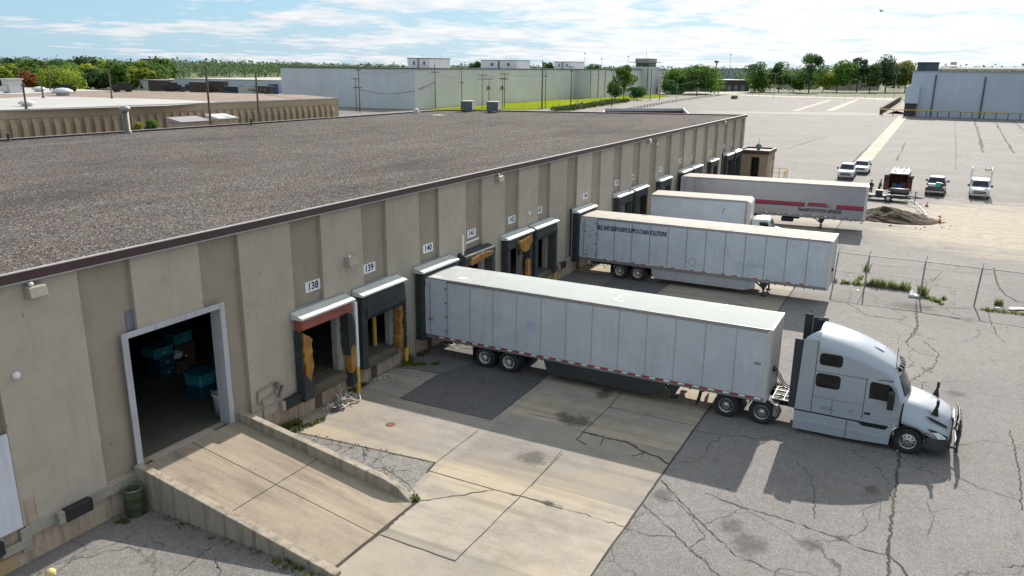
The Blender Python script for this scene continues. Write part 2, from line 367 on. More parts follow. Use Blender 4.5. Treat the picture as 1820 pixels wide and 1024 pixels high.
GLASS = glass_dark(); CONC = m_concrete('apron_concrete', (.325,.292,.258), (.25,.16,.11), .35, (1,.6,1), (.40,.34,.25), (4.6,7.15,1.2,.1), .45, [(*G(945,815),.75,.9),(*G(1022,747),.8,1.0),(*G(870,712),.5,.6),(*G(1000,738),.5,.5),(*G(975,895),.25,.35),(*G(1075,700),.9,.5)])
RAMPC = m_concrete('ramp_concrete', (.315,.262,.20), (.32,.14,.055), .75, (1.6,.35,1), None, None, .6); CURB = m_concrete('curb_concrete', (.36,.31,.25), (.1,.085,.07), .4, (1,1,.35), vst=.75)
ASPH = m_asphalt('old_asphalt', (.182,.170,.163), True, .75); ASPH2 = m_asphalt('cracked_asphalt', (.205,.195,.185), False, .9, .9); ASPHD = m_asphalt('newer_dark_asphalt', (.105,.10,.104), False, .5); ASPHM = m_asphalt('mid_asphalt', (.15,.142,.14), False, .8)
CRK = plain('crack_fill', (.078,.070,.062), .95, 0, .5, 3, spec=.1); GRASS = plain('mown_grass', (.20,.245,.016), 1, 0, .4, .15, bmp=.3, spec=0)

# ------------------------------------------------------------------ sun, sky
SUN_EL, SUN_AZ = R(34.8), R(2.1)
sd = bpy.data.lights.new('sun', 'SUN'); sd.energy = 4.6; sd.angle = R(.55); sd.color = (1, .94, .84)
so = bpy.data.objects.new('sun', sd); COL.objects.link(so)
sv = Vector((math.cos(SUN_EL)*math.cos(SUN_AZ), math.cos(SUN_EL)*math.sin(SUN_AZ), math.sin(SUN_EL)))
so.rotation_euler = sv.to_track_quat('Z', 'Y').to_euler(); so.location = (60, 10, 60)
W = bpy.data.worlds.new('World'); SC.world = W; W.use_nodes = True
nt = W.node_tree; bg = nt.nodes['Background']; bg.inputs['Strength'].default_value = .1
sky = N(nt, 'ShaderNodeTexSky', sky_type='NISHITA'); sky.sun_disc = False; sky.sun_elevation = SUN_EL; sky.sun_rotation = PI/2 - SUN_AZ; sky.altitude = 200; sky.air_density = 1.0; sky.dust_density = .6
tc = N(nt, 'ShaderNodeTexCoord'); sx = N(nt, 'ShaderNodeSeparateXYZ'); L(nt, tc.outputs['Generated'], sx.inputs[0])
zz = math_(nt, 'ADD', math_(nt, 'MAXIMUM', sx.outputs[2], 0), .075)
cx = math_(nt, 'DIVIDE', sx.outputs[0], zz); cy = math_(nt, 'DIVIDE', sx.outputs[1], zz)
cb = N(nt, 'ShaderNodeCombineXYZ'); L(nt, cx, cb.inputs[0]); L(nt, cy, cb.inputs[1])
n_big = noise(nt, cb.outputs[0], .62, 8, .62, .25); n_sm = noise(nt, cb.outputs[0], 2.6, 6, .6, .2)
cb2 = N(nt, 'ShaderNodeCombineXYZ'); L(nt, math_(nt, 'ADD', cx, 4.0), cb2.inputs[0]); L(nt, math_(nt, 'MULTIPLY', cy, .35), cb2.inputs[1])
n_wisp = noise(nt, cb2.outputs[0], .8, 6, .55, .5)
sdv = N(nt, 'ShaderNodeVectorMath', operation='DOT_PRODUCT'); L(nt, tc.outputs['Generated'], sdv.inputs[0]); sdv.inputs[1].default_value = tuple(sv)
sunward = math_(nt, 'MAXIMUM', sdv.outputs['Value'], 0)
f = math_(nt, 'ADD', math_(nt, 'MULTIPLY', n_big, .72), math_(nt, 'MULTIPLY', n_sm, .28))
f = math_(nt, 'ADD', f, math_(nt, 'MULTIPLY', math_(nt, 'SUBTRACT', sunward, .64), .42))
mask = ramp(nt, f, [(.47, 0), (.53, .75), (.6, 1)])
veil = ramp(nt, n_wisp, [(.42, .0), (.7, .32)])
hor = ramp(nt, sx.outputs[2], [(0, .5), (.045, .16), (.09, .0)])
skyc = mix(nt, 1.0, mix(nt, .75, sky.outputs[0], (2.0, 4.25, 6.1)), (1.0, 1.0, 1.0), 'MULTIPLY')
glow = math_(nt, 'ADD', 1.0, math_(nt, 'MULTIPLY', math_(nt, 'POWER', sunward, 6), .75))
cs = N(nt, 'ShaderNodeVectorMath', operation='SCALE'); 
shade = ramp(nt, n_sm, [(.3, (4.9, 5.3, 5.8)), (.6, (6.3, 6.4, 6.5))])
L(nt, shade, cs.inputs[0]); L(nt, glow, cs.inputs['Scale'])
vs = N(nt, 'ShaderNodeVectorMath', operation='SCALE'); vs.inputs[0].default_value = (3.6, 4.75, 5.6); L(nt, glow, vs.inputs['Scale'])
hi = ramp(nt, sx.outputs[2], [(.10, 0), (.22, .62)]); skyc = mix(nt, hi, skyc, (5.9, 5.8, 5.6)); c = mix(nt, veil, skyc, vs.outputs[0]); c = mix(nt, hor, c, vs.outputs[0]); c = mix(nt, mask, c, cs.outputs[0])
L(nt, c, bg.inputs['Color'])
SC.view_settings.view_transform = 'Standard'; SC.view_settings.look = 'None'; SC.view_settings.exposure = .47; SC.view_settings.gamma = 1
SC.cycles.max_bounces = 6; SC.cycles.diffuse_bounces = 3; SC.cycles.glossy_bounces = 3; SC.cycles.transparent_max_bounces = 8
# ------------------------------------------------------------------ ground
TERR = plain('rough_grass_ground', (.10,.115,.045), .95, 0, .3, .05)
struct(MB().quad((-3000,-4000,-.06),(6000,-4000,-.06),(6000,5000,-.06),(-3000,5000,-.06)).build('ground', TERR))
b = MB(); n = 24
yard = [(-120,-330),(420,-330),(433,0),(430,48),(447,84),(387,83),(320,78.5),(240,68),(215,128),(212,300),(-120,300)]
b.poly(yard, 0); struct(b.build('asphalt_yard', ASPH))
b = MB(); b.box(14.5, 101, -14.27, .02, -.1, .006); struct(b.build('concrete_apron', CONC))
def sheet(name, pts, z, mt): return struct(MB().poly([G(*p) for p in pts], z).build(name, mt))
struct(MB().poly([(18.93,.0),(20.75,.0),(21.36,-6.86),(19.4,-7.15),(18.93,-7.5)], .010).build('asphalt_wedge', ASPH2))
struct(MB().poly([(25.4,-2.4),(25.45,-6.86),(31,-6.84),(49.5,-6.9),(49.5,-.05),(28.4,-.05),(28.55,-2.3)], .010).build('asphalt_patch', ASPHD))
struct(MB().poly([(28.2,-.06),(28.8,-2.3),(30.6,-3.0),(49.4,-3.1),(49.4,-.06)], .014).build('asphalt_margin', ASPHM))
STRIPM = m_concrete('pale_concrete', (.40,.36,.29), (.3,.22,.12), .2)
struct(MB().poly([(130.8,-10.5),(131.8,-12.6),(284.5,-12.2),(282.9,-9.6)], .006).build('concrete_strip', STRIPM))
struct(MB().poly([G(1406,197),G(1418,197),G(1480,178),G(1472,178)], .006).build('concrete_strip', STRIPM))
struct(MB().poly([G(1466,197),G(1482,197),G(1528,177),G(1520,177)], .006).build('concrete_strip', STRIPM))
GUTM = m_concrete('gutter_concrete', (.27,.25,.22), (.2,.16,.1), .2)
struct(MB().poly([G(1240,200),G(1560,206),G(1600,203),G(1600,201),G(1400,199),G(1240,198)], .006).build('concrete_gutter', GUTM))
# pale silt lying on the far slabs
SILT = m_concrete('silt', (.50,.42,.31), (.25,.17,.1), .3, (.5,.2,1))
# joints and cracks: thin ribbons of filler, ragged
WK, SK = 1.0, 1.0
def ribbon(b, pts, w, z=.016, jag=.04, step=.35, vary=.5):
    P = []; w *= WK; step *= SK
    for i in range(len(pts)-1):
        a = Vector(pts[i]); c = Vector(pts[i+1]); n = max(1, int((c-a).length/step))
        for k in range(n): P.append(a.lerp(c, k/n) + Vector((U(-jag,jag), U(-jag,jag))) * (1 if (i or k) else 0))
    P.append(Vector(pts[-1]))
    vs = []
    for i, p in enumerate(P):
        d = (P[min(i+1,len(P)-1)] - P[max(i-1,0)]); d = d.normalized() if d.length > 1e-6 else Vector((1,0))
        q = Vector((-d.y, d.x))*w*.5*(1+U(-vary,vary)); vs += [(p.x+q.x,p.y+q.y,z),(p.x-q.x,p.y-q.y,z)]
    b.add(vs, [(2*i,2*i+1,2*i+3,2*i+2) for i in range(len(P)-1)])
def C8(*pp): return [G(900+x/1.978, 740+y/1.978) for x, y in pp]
def C5(*pp): return [G(560+x/4.13, 760+y/4.13) for x, y in pp]
def C6(*pp): return [G(940+x/4.13, 620+y/4.13) for x, y in pp]
def C7(*pp): return [G(1480+x/5.353, 420+y/5.353) for x, y in pp]
def C2(*pp): return [G(1200+x/3.5, 540+y/3.5) for x, y in pp]
b = MB()
for pts, w in ((C5((820,315),(1310,455),(1510,505),(1817,600)),.035),(C5((1510,505),(1025,985)),.03),(C5((480,790),(1025,980)),.045),(C5((880,265),(820,315)),.03),
    (C5((1200,20),(880,265)),.025),(C5((1817,190),(1510,500)),.022),(C6((0,480),(440,560)),.025),(C6((590,430),(1240,570)),.022),(C6((680,320),(590,430),(400,610)),.03),
    (C6((240,750),(20,1010)),.022),([(25.4,-2.4),(25.45,-6.86),(30,-6.86)],.04),([(25.4,-2.4),(28.5,-2.3)],.03),([(20.75,-.1),(21.36,-6.86),(20.6,-7.0)],.07),
    ([(14.5,-14.27),(30,-14.27),(60,-14.3),(101,-14.3)],.06),([(37.5,-7),(37.5,-14.2)],.03),([(46,-7),(46,-14.2)],.03),([(54.5,-.2),(54.5,-14.2)],.04),([(63.5,-.2),(63.5,-14.2)],.04),([(72,-.2),(72,-14.2)],.04),([(80.5,-.2),(80.5,-14.2)],.04),([(50,-7),(101,-7)],.03)):
    ribbon(b, pts, w, .016, .012, .5, .25)
struct(b.build('pavement_joints', CRK))
b = MB(); WK, SK = .62, .45
for pts, w in ((C5((150,1023),(330,880),(470,780)),.16),(C5((470,780),(560,705),(720,570)),.12),(C5((770,540),(1040,505),(1310,460)),.05),(C5((700,435),(740,500),(770,540)),.03),(C5((720,570),(770,540)),.06),
    (C6((400,610),(560,655),(720,690),(830,750),(960,805),(1035,850)),.12),(C6((350,670),(420,705)),.09),(C6((400,610),(350,670)),.05),(C6((560,655),(520,710)),.05),(C6((830,750),(830,800)),.05),(C6((750,790),(860,765)),.06),
    (C8((1380,130),(1370,240),(1360,300),(1350,400),(1345,490),(1340,562)),.12),(C8((1345,490),(1400,545),(1410,562)),.06),(C8((700,270),(830,320),(1000,370),(1150,420),(1250,465),(1345,490)),.045),
    (C8((545,225),(690,380),(810,490),(940,545),(1010,562)),.045),(C8((480,310),(600,420),(680,500),(750,562)),.035),(C8((415,390),(500,420),(605,425)),.035),(C8((1770,50),(1790,130),(1805,200),(1810,330)),.05),
    (C8((1560,200),(1660,250),(1810,300)),.03),(C8((1740,530),(1820,525)),.04),(C8((1020,160),(1070,210),(1085,280),(1082,360)),.03),(C8((520,280),(600,300),(640,340),(700,420)),.03),(C8((700,420),(640,470),(720,520)),.03),(C8((690,380),(780,350),(830,320)),.025),
    (C8((1480,300),(1500,350),(1480,420)),.025),(C8((0,270),(160,310),(420,390)),.03),
    (C2((1500,0),(1510,130),(1440,240),(1450,260)),.06),(C2((1545,235),(1640,310),(1610,390),(1480,470),(1430,500)),.05),(C2((1450,260),(1500,300),(1630,330)),.03),(C2((1540,490),(1820,480)),.03),(C2((1700,690),(1820,715)),.03),(C2((1480,470),(1540,490),(1535,540)),.03),(C2((1100,40),(1200,75),(1420,100)),.04),
    (C7((0,620),(140,640),(310,740),(520,780),(690,805)),.045),(C7((350,270),(820,310),(1060,330),(1530,370)),.06),(C7((330,350),(520,370),(700,400),(1000,470),(1340,520)),.035),(C7((850,670),(1000,680),(1340,690),(1480,720),(1820,760)),.06),
    (C7((800,600),(780,720),(800,830),(810,870),(770,940),(690,1010)),.05),(C7((1535,300),(1550,400),(1590,500),(1660,570),(1750,620),(1820,630)),.13),(C7((0,330),(250,360),(280,380),(250,440)),.05),(C7((140,640),(175,560),(170,510)),.03),(C7((230,650),(290,530)),.035),
    (C7((1040,340),(940,440)),.04),(C7((560,690),(800,720),(1110,770),(1350,820)),.12),(C7((1480,720),(1510,830),(1570,950),(1640,1010)),.04),(C7((0,440),(330,470),(680,510),(820,580)),.09),
    ([(19.5,-.8),(19.9,-2.4),(19.3,-4.2),(20.2,-5.5),(19.6,-7)],.05),([(20.9,-1.9),(20,-2.3),(19.1,-2.7)],.04),([(21,-4.2),(20,-4.6),(19.2,-4.5)],.04),
    ([(13.5,-4.5),(12.5,-6),(12.7,-7.5),(11.8,-9)],.05),([(12.7,-7.5),(13.6,-8.2)],.04),([(10,-3.2),(12.2,-4.2),(13.9,-3.9)],.04),([(27.6,-2.4),(28.6,-3.8),(28.2,-5.3)],.03),([(26,-4),(28.2,-3.2),(30.2,-3.6)],.025)):
    ribbon(b, pts, w, .018, .05, .3, .6)
struct(b.build('pavement_cracks', CRK))
b = MB(); WK, SK = 1.0, 2.0
def C4(*pp): return [G(1400+x/4.333, 80+y/4.333) for x, y in pp]
for pts, w in ((C4((1435,570),(1470,690),(1510,830)),.5),(C4((1600,600),(1670,710),(1745,835)),.4),(C4((1730,580),(1820,660)),.4),(C4((1290,580),(1295,960)),.15),(C4((910,750),(840,890)),.25),(C4((0,905),(440,940)),.25),(C4((620,965),(1300,1000)),.2),(C4((500,905),(640,770)),.3),(C4((0,800),(300,700)),.25),(C4((1100,700),(1820,760)),.15)):
    ribbon(b, pts, w, .007, .15, 2.5, .5)
struct(b.build('pavement_seams', plain('old_tar_seam', (.135,.126,.12), .95, 0, .4, .3, spec=.1)))

# ------------------------------------------------------------------ warehouse
PN, X0 = 4.2828, 15.178
wh = thing('warehouse', 'long tan warehouse of ribbed panels with a gravel roof and a row of docks', 'warehouse', (50, 0, 0))
DOCKS = [23.35, 27.05, 31.6, 35.6, 40.2, 43.8, 50.3, 57.95, 61.75, 68.3, 75.1, 78.9, 85.6, 92.8, 96.9]
ops = [(14.70, 18.42, 1.2, 5.6)] + [(c-1.2, c+1.2, .78, 3.9) for c in DOCKS]
XE = 101.65
bk = {2.0, XE}
for k in range(-4, 22):
    for e in (X0+PN*k, X0+PN*k+2.57):
        if 2 < e < XE: bk.add(round(e, 3))
for o in ops: bk.add(o[0]); bk.add(o[1])
bk = sorted(bk)
bw = MB()
for xa, xb in zip(bk, bk[1:]):
    xm = (xa+xb)/2; ph = ((xm-X0) % PN); rib = ph < 2.57
    yf = 0 if rib else .16
    zs = [(1.15, 8.1)]
    for o in ops:
        if o[0]-1e-6 <= xm <= o[1]+1e-6: zs = [(o[3], 8.1)] + ([(1.15, o[2])] if o[2] > 1.15 else [])
    for z0, z1 in zs:
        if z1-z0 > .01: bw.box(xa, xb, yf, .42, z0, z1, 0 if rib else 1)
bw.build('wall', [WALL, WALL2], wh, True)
b = MB()
segs = [2.0]
for o in ops: segs += [o[0]-.0, o[1]+.0]
segs.append(XE)
prev = 2.0
for o in sorted(ops): 
    b.box(prev, o[0], .03, .42, -.2, 1.149); prev = o[1]
b.box(prev, XE, .03, .42, -.2, 1.149)
for o in ops[1:]: b.box(o[0], o[1], .04, .42, -.2, .78)
b.build('foundation', FOUND, wh, True)
for xa, xb in ((2.0, 10.28), (10.9, 14.44), (18.96, 21.5), (28.9, 29.6), (33.7, 33.9), (37.3, 38.4), (45.6, 48.5), (52.1, 56.1), (63.6, 66.6), (70, 73.3), (80.7, 83.9), (87.3, 91), (98.7, XE)):
    MB().box(xa, xb, -.09, .028, .80, 1.15).build('ledge', LEDGE, wh, True, bevel=.02)
# roof, parapet trims, end and back walls
rc = [(-6,-.02),(XE,-.02),(88.6,35.6),(57.5,36.9),(33.7,38.6),(-6,40.8)]
b = MB()
nx, ny = 60, 24
vs = []
for i in range(nx+1):
    for j in range(ny+1):
        u = i/nx; w = j/ny; xf = -6+(XE+6)*u; xb = -6+(88.6+6)*u; yb = 40.8+(35.6-40.8)*u
        vs.append((xf+(xb-xf)*w, yb*w, 8.18+.0*w))
b.add(vs, [(i*(ny+1)+j,(i+1)*(ny+1)+j,(i+1)*(ny+1)+j+1,i*(ny+1)+j+1) for i in range(nx) for j in range(ny)])
b.build('roof', GRAV, wh, True)
b = MB(); b.box(-6, XE+.1, -.16, .02, 8.07, 8.33, 0); b.box(-6, XE+.12, -.19, -.03, 8.33, 8.355, 1); b.box(-6, XE+.1, -.185, -.16, 8.04, 8.08, 1)
b.build('roof_fascia', [FASC, TRIM], wh, True)
def edge(b, p, q, h0, h1, t, mi):
    p = Vector(p); q = Vector(q); d = (q-p); ln = d.length; a = math.atan2(d.y, d.x); c = (p+q)/2
    b.rbox((c.x, c.y, (h0+h1)/2), ln, t, h1-h0, a, mi=mi)
b = MB()
pts = [(XE,0),(88.6,35.65),(57.5,37),(33.7,38.7),(-6,40.9)]
for p, q in zip(pts, pts[1:]): edge(b, p, q, 7.95, 8.30, .16, 0); edge(b, p, q, 8.30, 8.33, .26, 1)
b.build('parapet', [FASC, TRIM], wh, True)
b = MB()
for p, q in zip(pts, pts[1:]): b.quad((p[0],p[1],-.2),(q[0],q[1],-.2),(q[0],q[1],7.95),(p[0],p[1],7.95))
b.quad((-6,40.9,-.2),(-6,0,-.2),(-6,0,8.1),(-6,40.9,8.1)); b.quad((-6,0,-.2),(2,0,-.2),(2,0,8.1),(-6,0,8.1))
b.build('wall', WALL, wh, True)
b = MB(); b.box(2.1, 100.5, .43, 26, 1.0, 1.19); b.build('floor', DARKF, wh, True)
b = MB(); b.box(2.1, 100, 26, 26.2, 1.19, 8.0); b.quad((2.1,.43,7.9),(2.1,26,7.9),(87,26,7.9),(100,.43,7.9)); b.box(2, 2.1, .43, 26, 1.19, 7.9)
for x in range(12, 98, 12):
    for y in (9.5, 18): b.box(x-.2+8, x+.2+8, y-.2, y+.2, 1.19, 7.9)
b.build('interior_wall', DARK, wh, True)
# big drive-in door surround
b = MB()
b.box(14.55, 14.76, -.07, -.005, 1.22, 5.74); b.box(14.705, 14.76, -.005, .46, 1.22, 5.59); b.box(18.36, 18.57, -.07, -.005, 1.16, 5.74); b.box(18.36, 18.415, -.005, .46, 1.16, 5.59); b.box(14.76, 18.36, -.07, -.005, 5.55, 5.74); b.box(14.76, 18.36, -.005, .46, 5.55, 5.595)
b.build('door_frame', DFRAME, wh, True, bevel=.015)
# overhead door at the left edge
b = MB(); b.box(5.2, 10.85, -.06, -.0, 1.18, 4.02)
for z in (1.9, 2.6, 3.3): b.box(5.2, 10.86, -.065, -.06, z-.01, z+.01)
b.build('overhead_door', plain('white_door_sheet', (.62,.63,.68), .5, 0, .08, streak=.3), wh, True)
MB().box(10.98, 11.30, -.012, 0, 1.16, 1.92).build('wall_patch', FOUND, wh, True)
b = MB(); b.box(10.15, 10.98, -.14, .0, .55, .80); b.box(10.72, 11.0, -.11, .0, .40, 1.12); b.build('wall_buttress', LEDGE, wh, True, bevel=.02)

# ---- docks
def ragged(pts, j=.05, step=.16):
    o = []
    for i in range(len(pts)):
        a = Vector(pts[i]); c = Vector(pts[(i+1) % len(pts)]); n = max(1, int((c-a).length/step))
        for k in range(n): p = a.lerp(c, k/n); o.append((p.x+U(-j,j), p.y+U(-j,j)))
    return o
def lump(b, c, sx, sy, sz, k=7, mi=0):
    for _ in range(k):
        b.ball((c[0]+U(-.4,.4)*sx, c[1]+U(-.4,.4)*sy, c[2]+U(-.45,.45)*sz), sx*U(.3,.55), sy*U(.3,.6), sz*U(.16,.32), 7, 5, mi, .14)
def dock(c, canopy=True, head=True, left=True, right=True, bumps=True, lev=True, w=1.58):
    b = MB(); b.box(c-w, c+w, -.07, -.004, 4.05, 4.17); b.box(c-w, c-w+.06, -.07, -.004, .9, 4.05); b.box(c+w-.06, c+w, -.07, -.004, .9, 4.05)
    o = b.build('dock_shelter', GREYP, wh, True)
    def sub(bb, nm, mt, bev=0):
        q = bb.build(nm, mt, None); q.parent = o
        me = q.data
        for v in me.vertices: v.co.x -= wh.location.x; v.co.y -= wh.location.y
        if bev: md = q.modifiers.new('bevel','BEVEL'); md.width = bev; md.segments = 2; md.limit_method='ANGLE'
        return q
    for s, on in ((-1, left), (1, right)):
        if not on: continue
        b = MB(); b.prism([(c+s*w,-.072),(c+s*w,-.5),(c+s*1.24,-.52),(c+s*1.16,-.1),(c+s*1.16,-.072)], 'z', .86+U(-.05,.05), 4.05)
        if right and left:
            for z in [1.0+.28*i for i in range(11)]: b.rbox((c+s*(w+.005), -.42, z+U(-.03,.03)), .05, .14, .2, 0, U(-.2,.2), 0)
        sub(b, 'side_pad', PAD, .03)
    if head: b = MB(); b.prism([(-.072,4.14),(-.52,4.14),(-.56,3.62+U(-.05,.05)),(-.12,3.5),(-.072,3.5)], 'x', c-w+.02, c+w-.02); sub(b, 'head_pad', PAD, .03)
    if canopy:
        b = MB(); b.prism([(-.022,4.46),(-.62,4.30),(-.62,4.24),(-.60,4.21),(0-.022,4.20)], 'x', c-1.62, c+1.62)
        b.box(c-1.62, c+1.62, -.02, .16, 4.46, 4.52, 1); sub(b, 'canopy', [CANO, GREYP], .004)
    b = MB()
    for s in (-1, 1): b.box(min(c+s*1.06,c+s*1.2), max(c+s*1.06,c+s*1.2), .02, .34, 1.1, 3.86)
    b.box(c-1.06, c+1.06, .1, .34, 3.74, 3.86); sub(b, 'door_jamb', JAMB, .01)
    if lev:
        b = MB(); b.prism([(.4,1.17),(-.2,1.17),(-.36,1.06),(-.38,.80),(-.26,.74),(.03,.74)], 'x', c-1.14, c+1.14); sub(b, 'leveler_lip', LEVM, .03)
        b = MB(); b.box(c-1.14, c+1.14, .4, 2.6, 1.10, 1.205); sub(b, 'leveler_plate', LEVM)
    if bumps:
        for s in (-1, 1): b = MB(); b.box(c+s*1.36-.15, c+s*1.36+.15, -.02, .028, .12, .86); sub(b, 'bumper_block', FOUND, .02)
        b = MB(); b.box(c-.45, c-.1, -.015, .028, .0, .74); sub(b, 'rust_stain_plate', RUST)
    return sub
LEVM = plain('worn_leveler_plate', (.085,.072,.052), .8, .1, .5, 3, bmp=.3)
fns = {}
for i, c in enumerate(DOCKS):
    fns[i] = dock(c, canopy=i not in (3,), head=i not in (0, 3, 5), left=i not in (0,), right=i not in (0, 1), lev=True)
# first dock: red beam, torn pads with the foam showing
s0 = fns[0]; c = DOCKS[0]
b = MB(); b.prism([(0,4.14),(-.46,4.16),(-.5,3.78),(-.3,3.72),(0,3.72)], 'x', c-1.5, c+1.5); s0(b, 'head_beam', REDP, .02)
b = MB(); b.box(c-1.58, c-1.52, -.45, -.072, .8, 3.7); s0(b, 'pad_frame', PAD)
b = MB(); b.prism(ragged([(c-1.5,3.66),(c-1.02,3.3),(c-1.06,2.5),(c-1.0,2.2),(c-1.2,1.55),(c-1.42,1.9),(c-1.5,2.6)]), 'y', -.52, -.12); s0(b, 'torn_foam', FOAMC, .025)
b = MB(); b.prism(ragged([(c-1.56,2.0),(c-1.15,1.75),(c-1.0,1.5),(c-.98,.85),(c-1.58,.78)]), 'y', -.5, -.02); s0(b, 'torn_pad', PAD, .02)
b = MB(); b.prism(ragged([(c+1.15,3.7),(c+1.42,3.65),(c+1.6,3.1),(c+1.62,2.2),(c+1.5,1.95),(c+1.22,1.9),(c+1.2,2.8)]), 'y', -.5, -.08); lump(b, (c+1.5,-.35,3.3), .3,.2,.5); b.prism(ragged([(c+1.3,1.05),(c+1.62,1.1),(c+1.6,.5),(c+1.3,.42)]), 'y', -.5, -.15); s0(b, 'torn_pad', PAD, .02)
b = MB(); b.prism(ragged([(c+1.26,2.0),(c+1.5,2.3),(c+1.56,1.9),(c+1.52,1.1),(c+1.3,1.0)]), 'y', -.52, -.2); s0(b, 'torn_foam', FOAMC, .025)
s1 = fns[1]; c = DOCKS[1]
b = MB(); b.box(c+1.48, c+1.6, -.5, 0, .95, 3.7); 
for k in range(12): b.rbox((c+1.6, -.42, 1.1+.22*k), .06, .2, .2, U(-.3,.3), U(-.4,.4), 0)
s1(b, 'torn_pad', PAD, .02)
b = MB(); b.prism(ragged([(c+1.18,3.6),(c+1.4,3.55),(c+1.5,2.8),(c+1.42,2.3),(c+1.5,1.6),(c+1.44,1.05),(c+1.2,1.0),(c+1.16,2.2)]), 'y', -.44, -.1); s1(b, 'torn_foam', FOAMC, .025)
b = MB(); b.prism([(0,4.12),(-.56,4.14),(-.62,3.3),(-.5,3.1),(-.42,3.12),(-.2,3.6)], 'x', c-1.3, c+1.5); s1(b, 'head_curtain', PAD, .04)
s3 = fns[3]; c = DOCKS[3]
b = MB(); b.prism([(.16,4.36),(-.5,4.22),(-.54,4.05),(-.1,3.7),(0,3.7)], 'x', c-1.6, c+1.6); s3(b, 'head_frame', PAD, .04)
b = MB(); b.prism(ragged([(c-1.1,4.02),(c-.3,4.1),(c+.5,4.12),(c+1.2,4.05),(c+1.25,3.9),(c+.8,3.82),(c+.2,3.8),(c-.5,3.72),(c-1.05,3.66),(c-1.2,3.8)]), 'y', -.62, -.4); s3(b, 'torn_foam', FOAMC, .02)
b = MB(); b.box(c-1.5, c-1.42, -.3, -.22, 4.25, 5.35); b.rbox((c-.4, .06, 4.72), 2.2, .06, .1, 0, 0, -.03); s3(b, 'bent_trim', WHITE)
s4 = fns[4]; c = DOCKS[4]
b = MB(); b.prism(ragged([(c-.55,3.98),(c+.3,4.02),(c+1.05,4.1),(c+1.25,3.95),(c+1.2,3.6),(c+.75,3.25),(c+.3,3.2),(c-.1,3.35),(c-.4,3.7)]), 'y', -.68, -.5); s4(b, 'torn_foam', FOAMC, .03)
b = MB(); b.prism(ragged([(c+1.0,2.4),(c+1.22,2.6),(c+1.26,1.2),(c+.95,1.2)]), 'y', -.54, -.3); s4(b, 'torn_foam', FOAMC, .02)
b = MB()
for k in range(7): b.rbox((c+U(-.6,.5), -.6, 3.4+U(-.2,.15)), .12, .05, U(.2,.5), 0, 0, U(-.4,.4))
s4(b, 'torn_strips', PAD)
s5 = fns[5]; c = DOCKS[5]
b = MB(); b.prism([(0,4.14),(-.5,4.16),(-.56,3.75),(-.5,3.5),(0,3.6)], 'x', c-1.5, c+1.5); s5(b, 'head_curtain', PAD, .05)

# ---- signs with dock numbers
def wsign(xc, zc, txt, label, y=-.0, w=.86, h=.43):
    t = thing('number_sign', label, 'sign', (xc, y, zc), 0, 'dock number signs')
    MB().box(-w/2, w/2, -.03, 0, -h/2, h/2).build('sign_plate', SIGNW, t)
    tb = text_mb(txt, .42, bold=.012); tb.xf(Matrix.Translation((0,-.034,0)) @ Matrix.Rotation(PI/2,4,'X')); tb.build('numerals', NAVY, t)
for xc, zc, txt, rib in ((23.25,5.18,'138',0),(26.87,5.12,'139',0),(31.5,5.12,'140',0),(35.66,5.12,'141',0),(40.26,5.11,'142',0),(43.88,5.12,'143',0),(50.9,5.08,'144',1),(57.5,5.19,'145',0),(61.0,5.21,'146',0),(68.0,5.13,'147',1),(74.5,5.25,'148',0),(78.1,5.26,'149',0),(85.1,5.18,'150',1),(91.9,5.27,'151',0),(95.4,5.3,'152',0)):
    wsign(xc, zc, txt, 'white dock sign reading %s in dark blue numerals on the tan wall' % txt, .0 if rib else .155)
# ---- wall lights and fittings
def walllamp(x, z, label, s=1):
    t = thing('wall_lamp', label, 'lamp', (x, 0, z), 0, 'flood lights on the dock wall')
    b = MB(); b.prism([(0,.22*s),(-.28*s,.16*s),(-.34*s,-.14*s),(-.05*s,-.2*s),(0,-.2*s)], 'x', -.24*s, .24*s); b.build('housing', plain('beige_lamp_housing', (.36,.32,.27), .5), t, bevel=.02)
    MB().quad((-.2*s,-.345*s,-.12*s),(.2*s,-.345*s,-.12*s),(.2*s,-.1*s,-.2*s),(-.2*s,-.1*s,-.2*s)).build('lens', GLASS, t)
    MB().ball((-.12*s,-.2*s,.24*s), .07*s,.07*s,.06*s).build('photocell', SIGNW, t)
walllamp(12.15, 7.72, 'boxy flood light under the fascia above the white overhead door'); walllamp(25.3, 5.78, 'dark flood light on the wall between dock signs 138 and 139')
walllamp(38.2, 7.75, 'pale flood light under the fascia between dock signs 141 and 142'); walllamp(64.0, 7.85, 'small flood light under the fascia between dock signs 146 and 147'); walllamp(90.1, 7.95, 'farthest flood light near the far corner of the warehouse')
def knob(px, py, label):
    x, z = WY(px, py); t = MB(); t.lathe([(.09,0),(.11,.04),(.1,.1),(.05,.14),(0,.15)], (0,0,0), (0,-1,0), 14); o = t.build('wall_dome', SIGNW); o.location = (x, -.0, z); tag(o, label, 'alarm')
knob(27,667,'small white dome on the tan wall left of the open drive-in door'); knob(939.5,379,'small white dome on the wall between dock signs 142 and 143'); knob(1167,256,'small pale fitting near the roof edge on the far part of the wall')
def plate(px, py, w, h, label):
    x, z = WY(px, py); o = MB().box(-w/2, w/2, -.03, 0, -h/2, h/2).build('wall_plate', plain('blue_grey_plate', (.17,.17,.22), .5)); o.location = (x, .16, z); tag(o, label, 'plate')
plate(238, 570, .34, .62, 'blue grey plate beside the top left corner of the drive-in door')
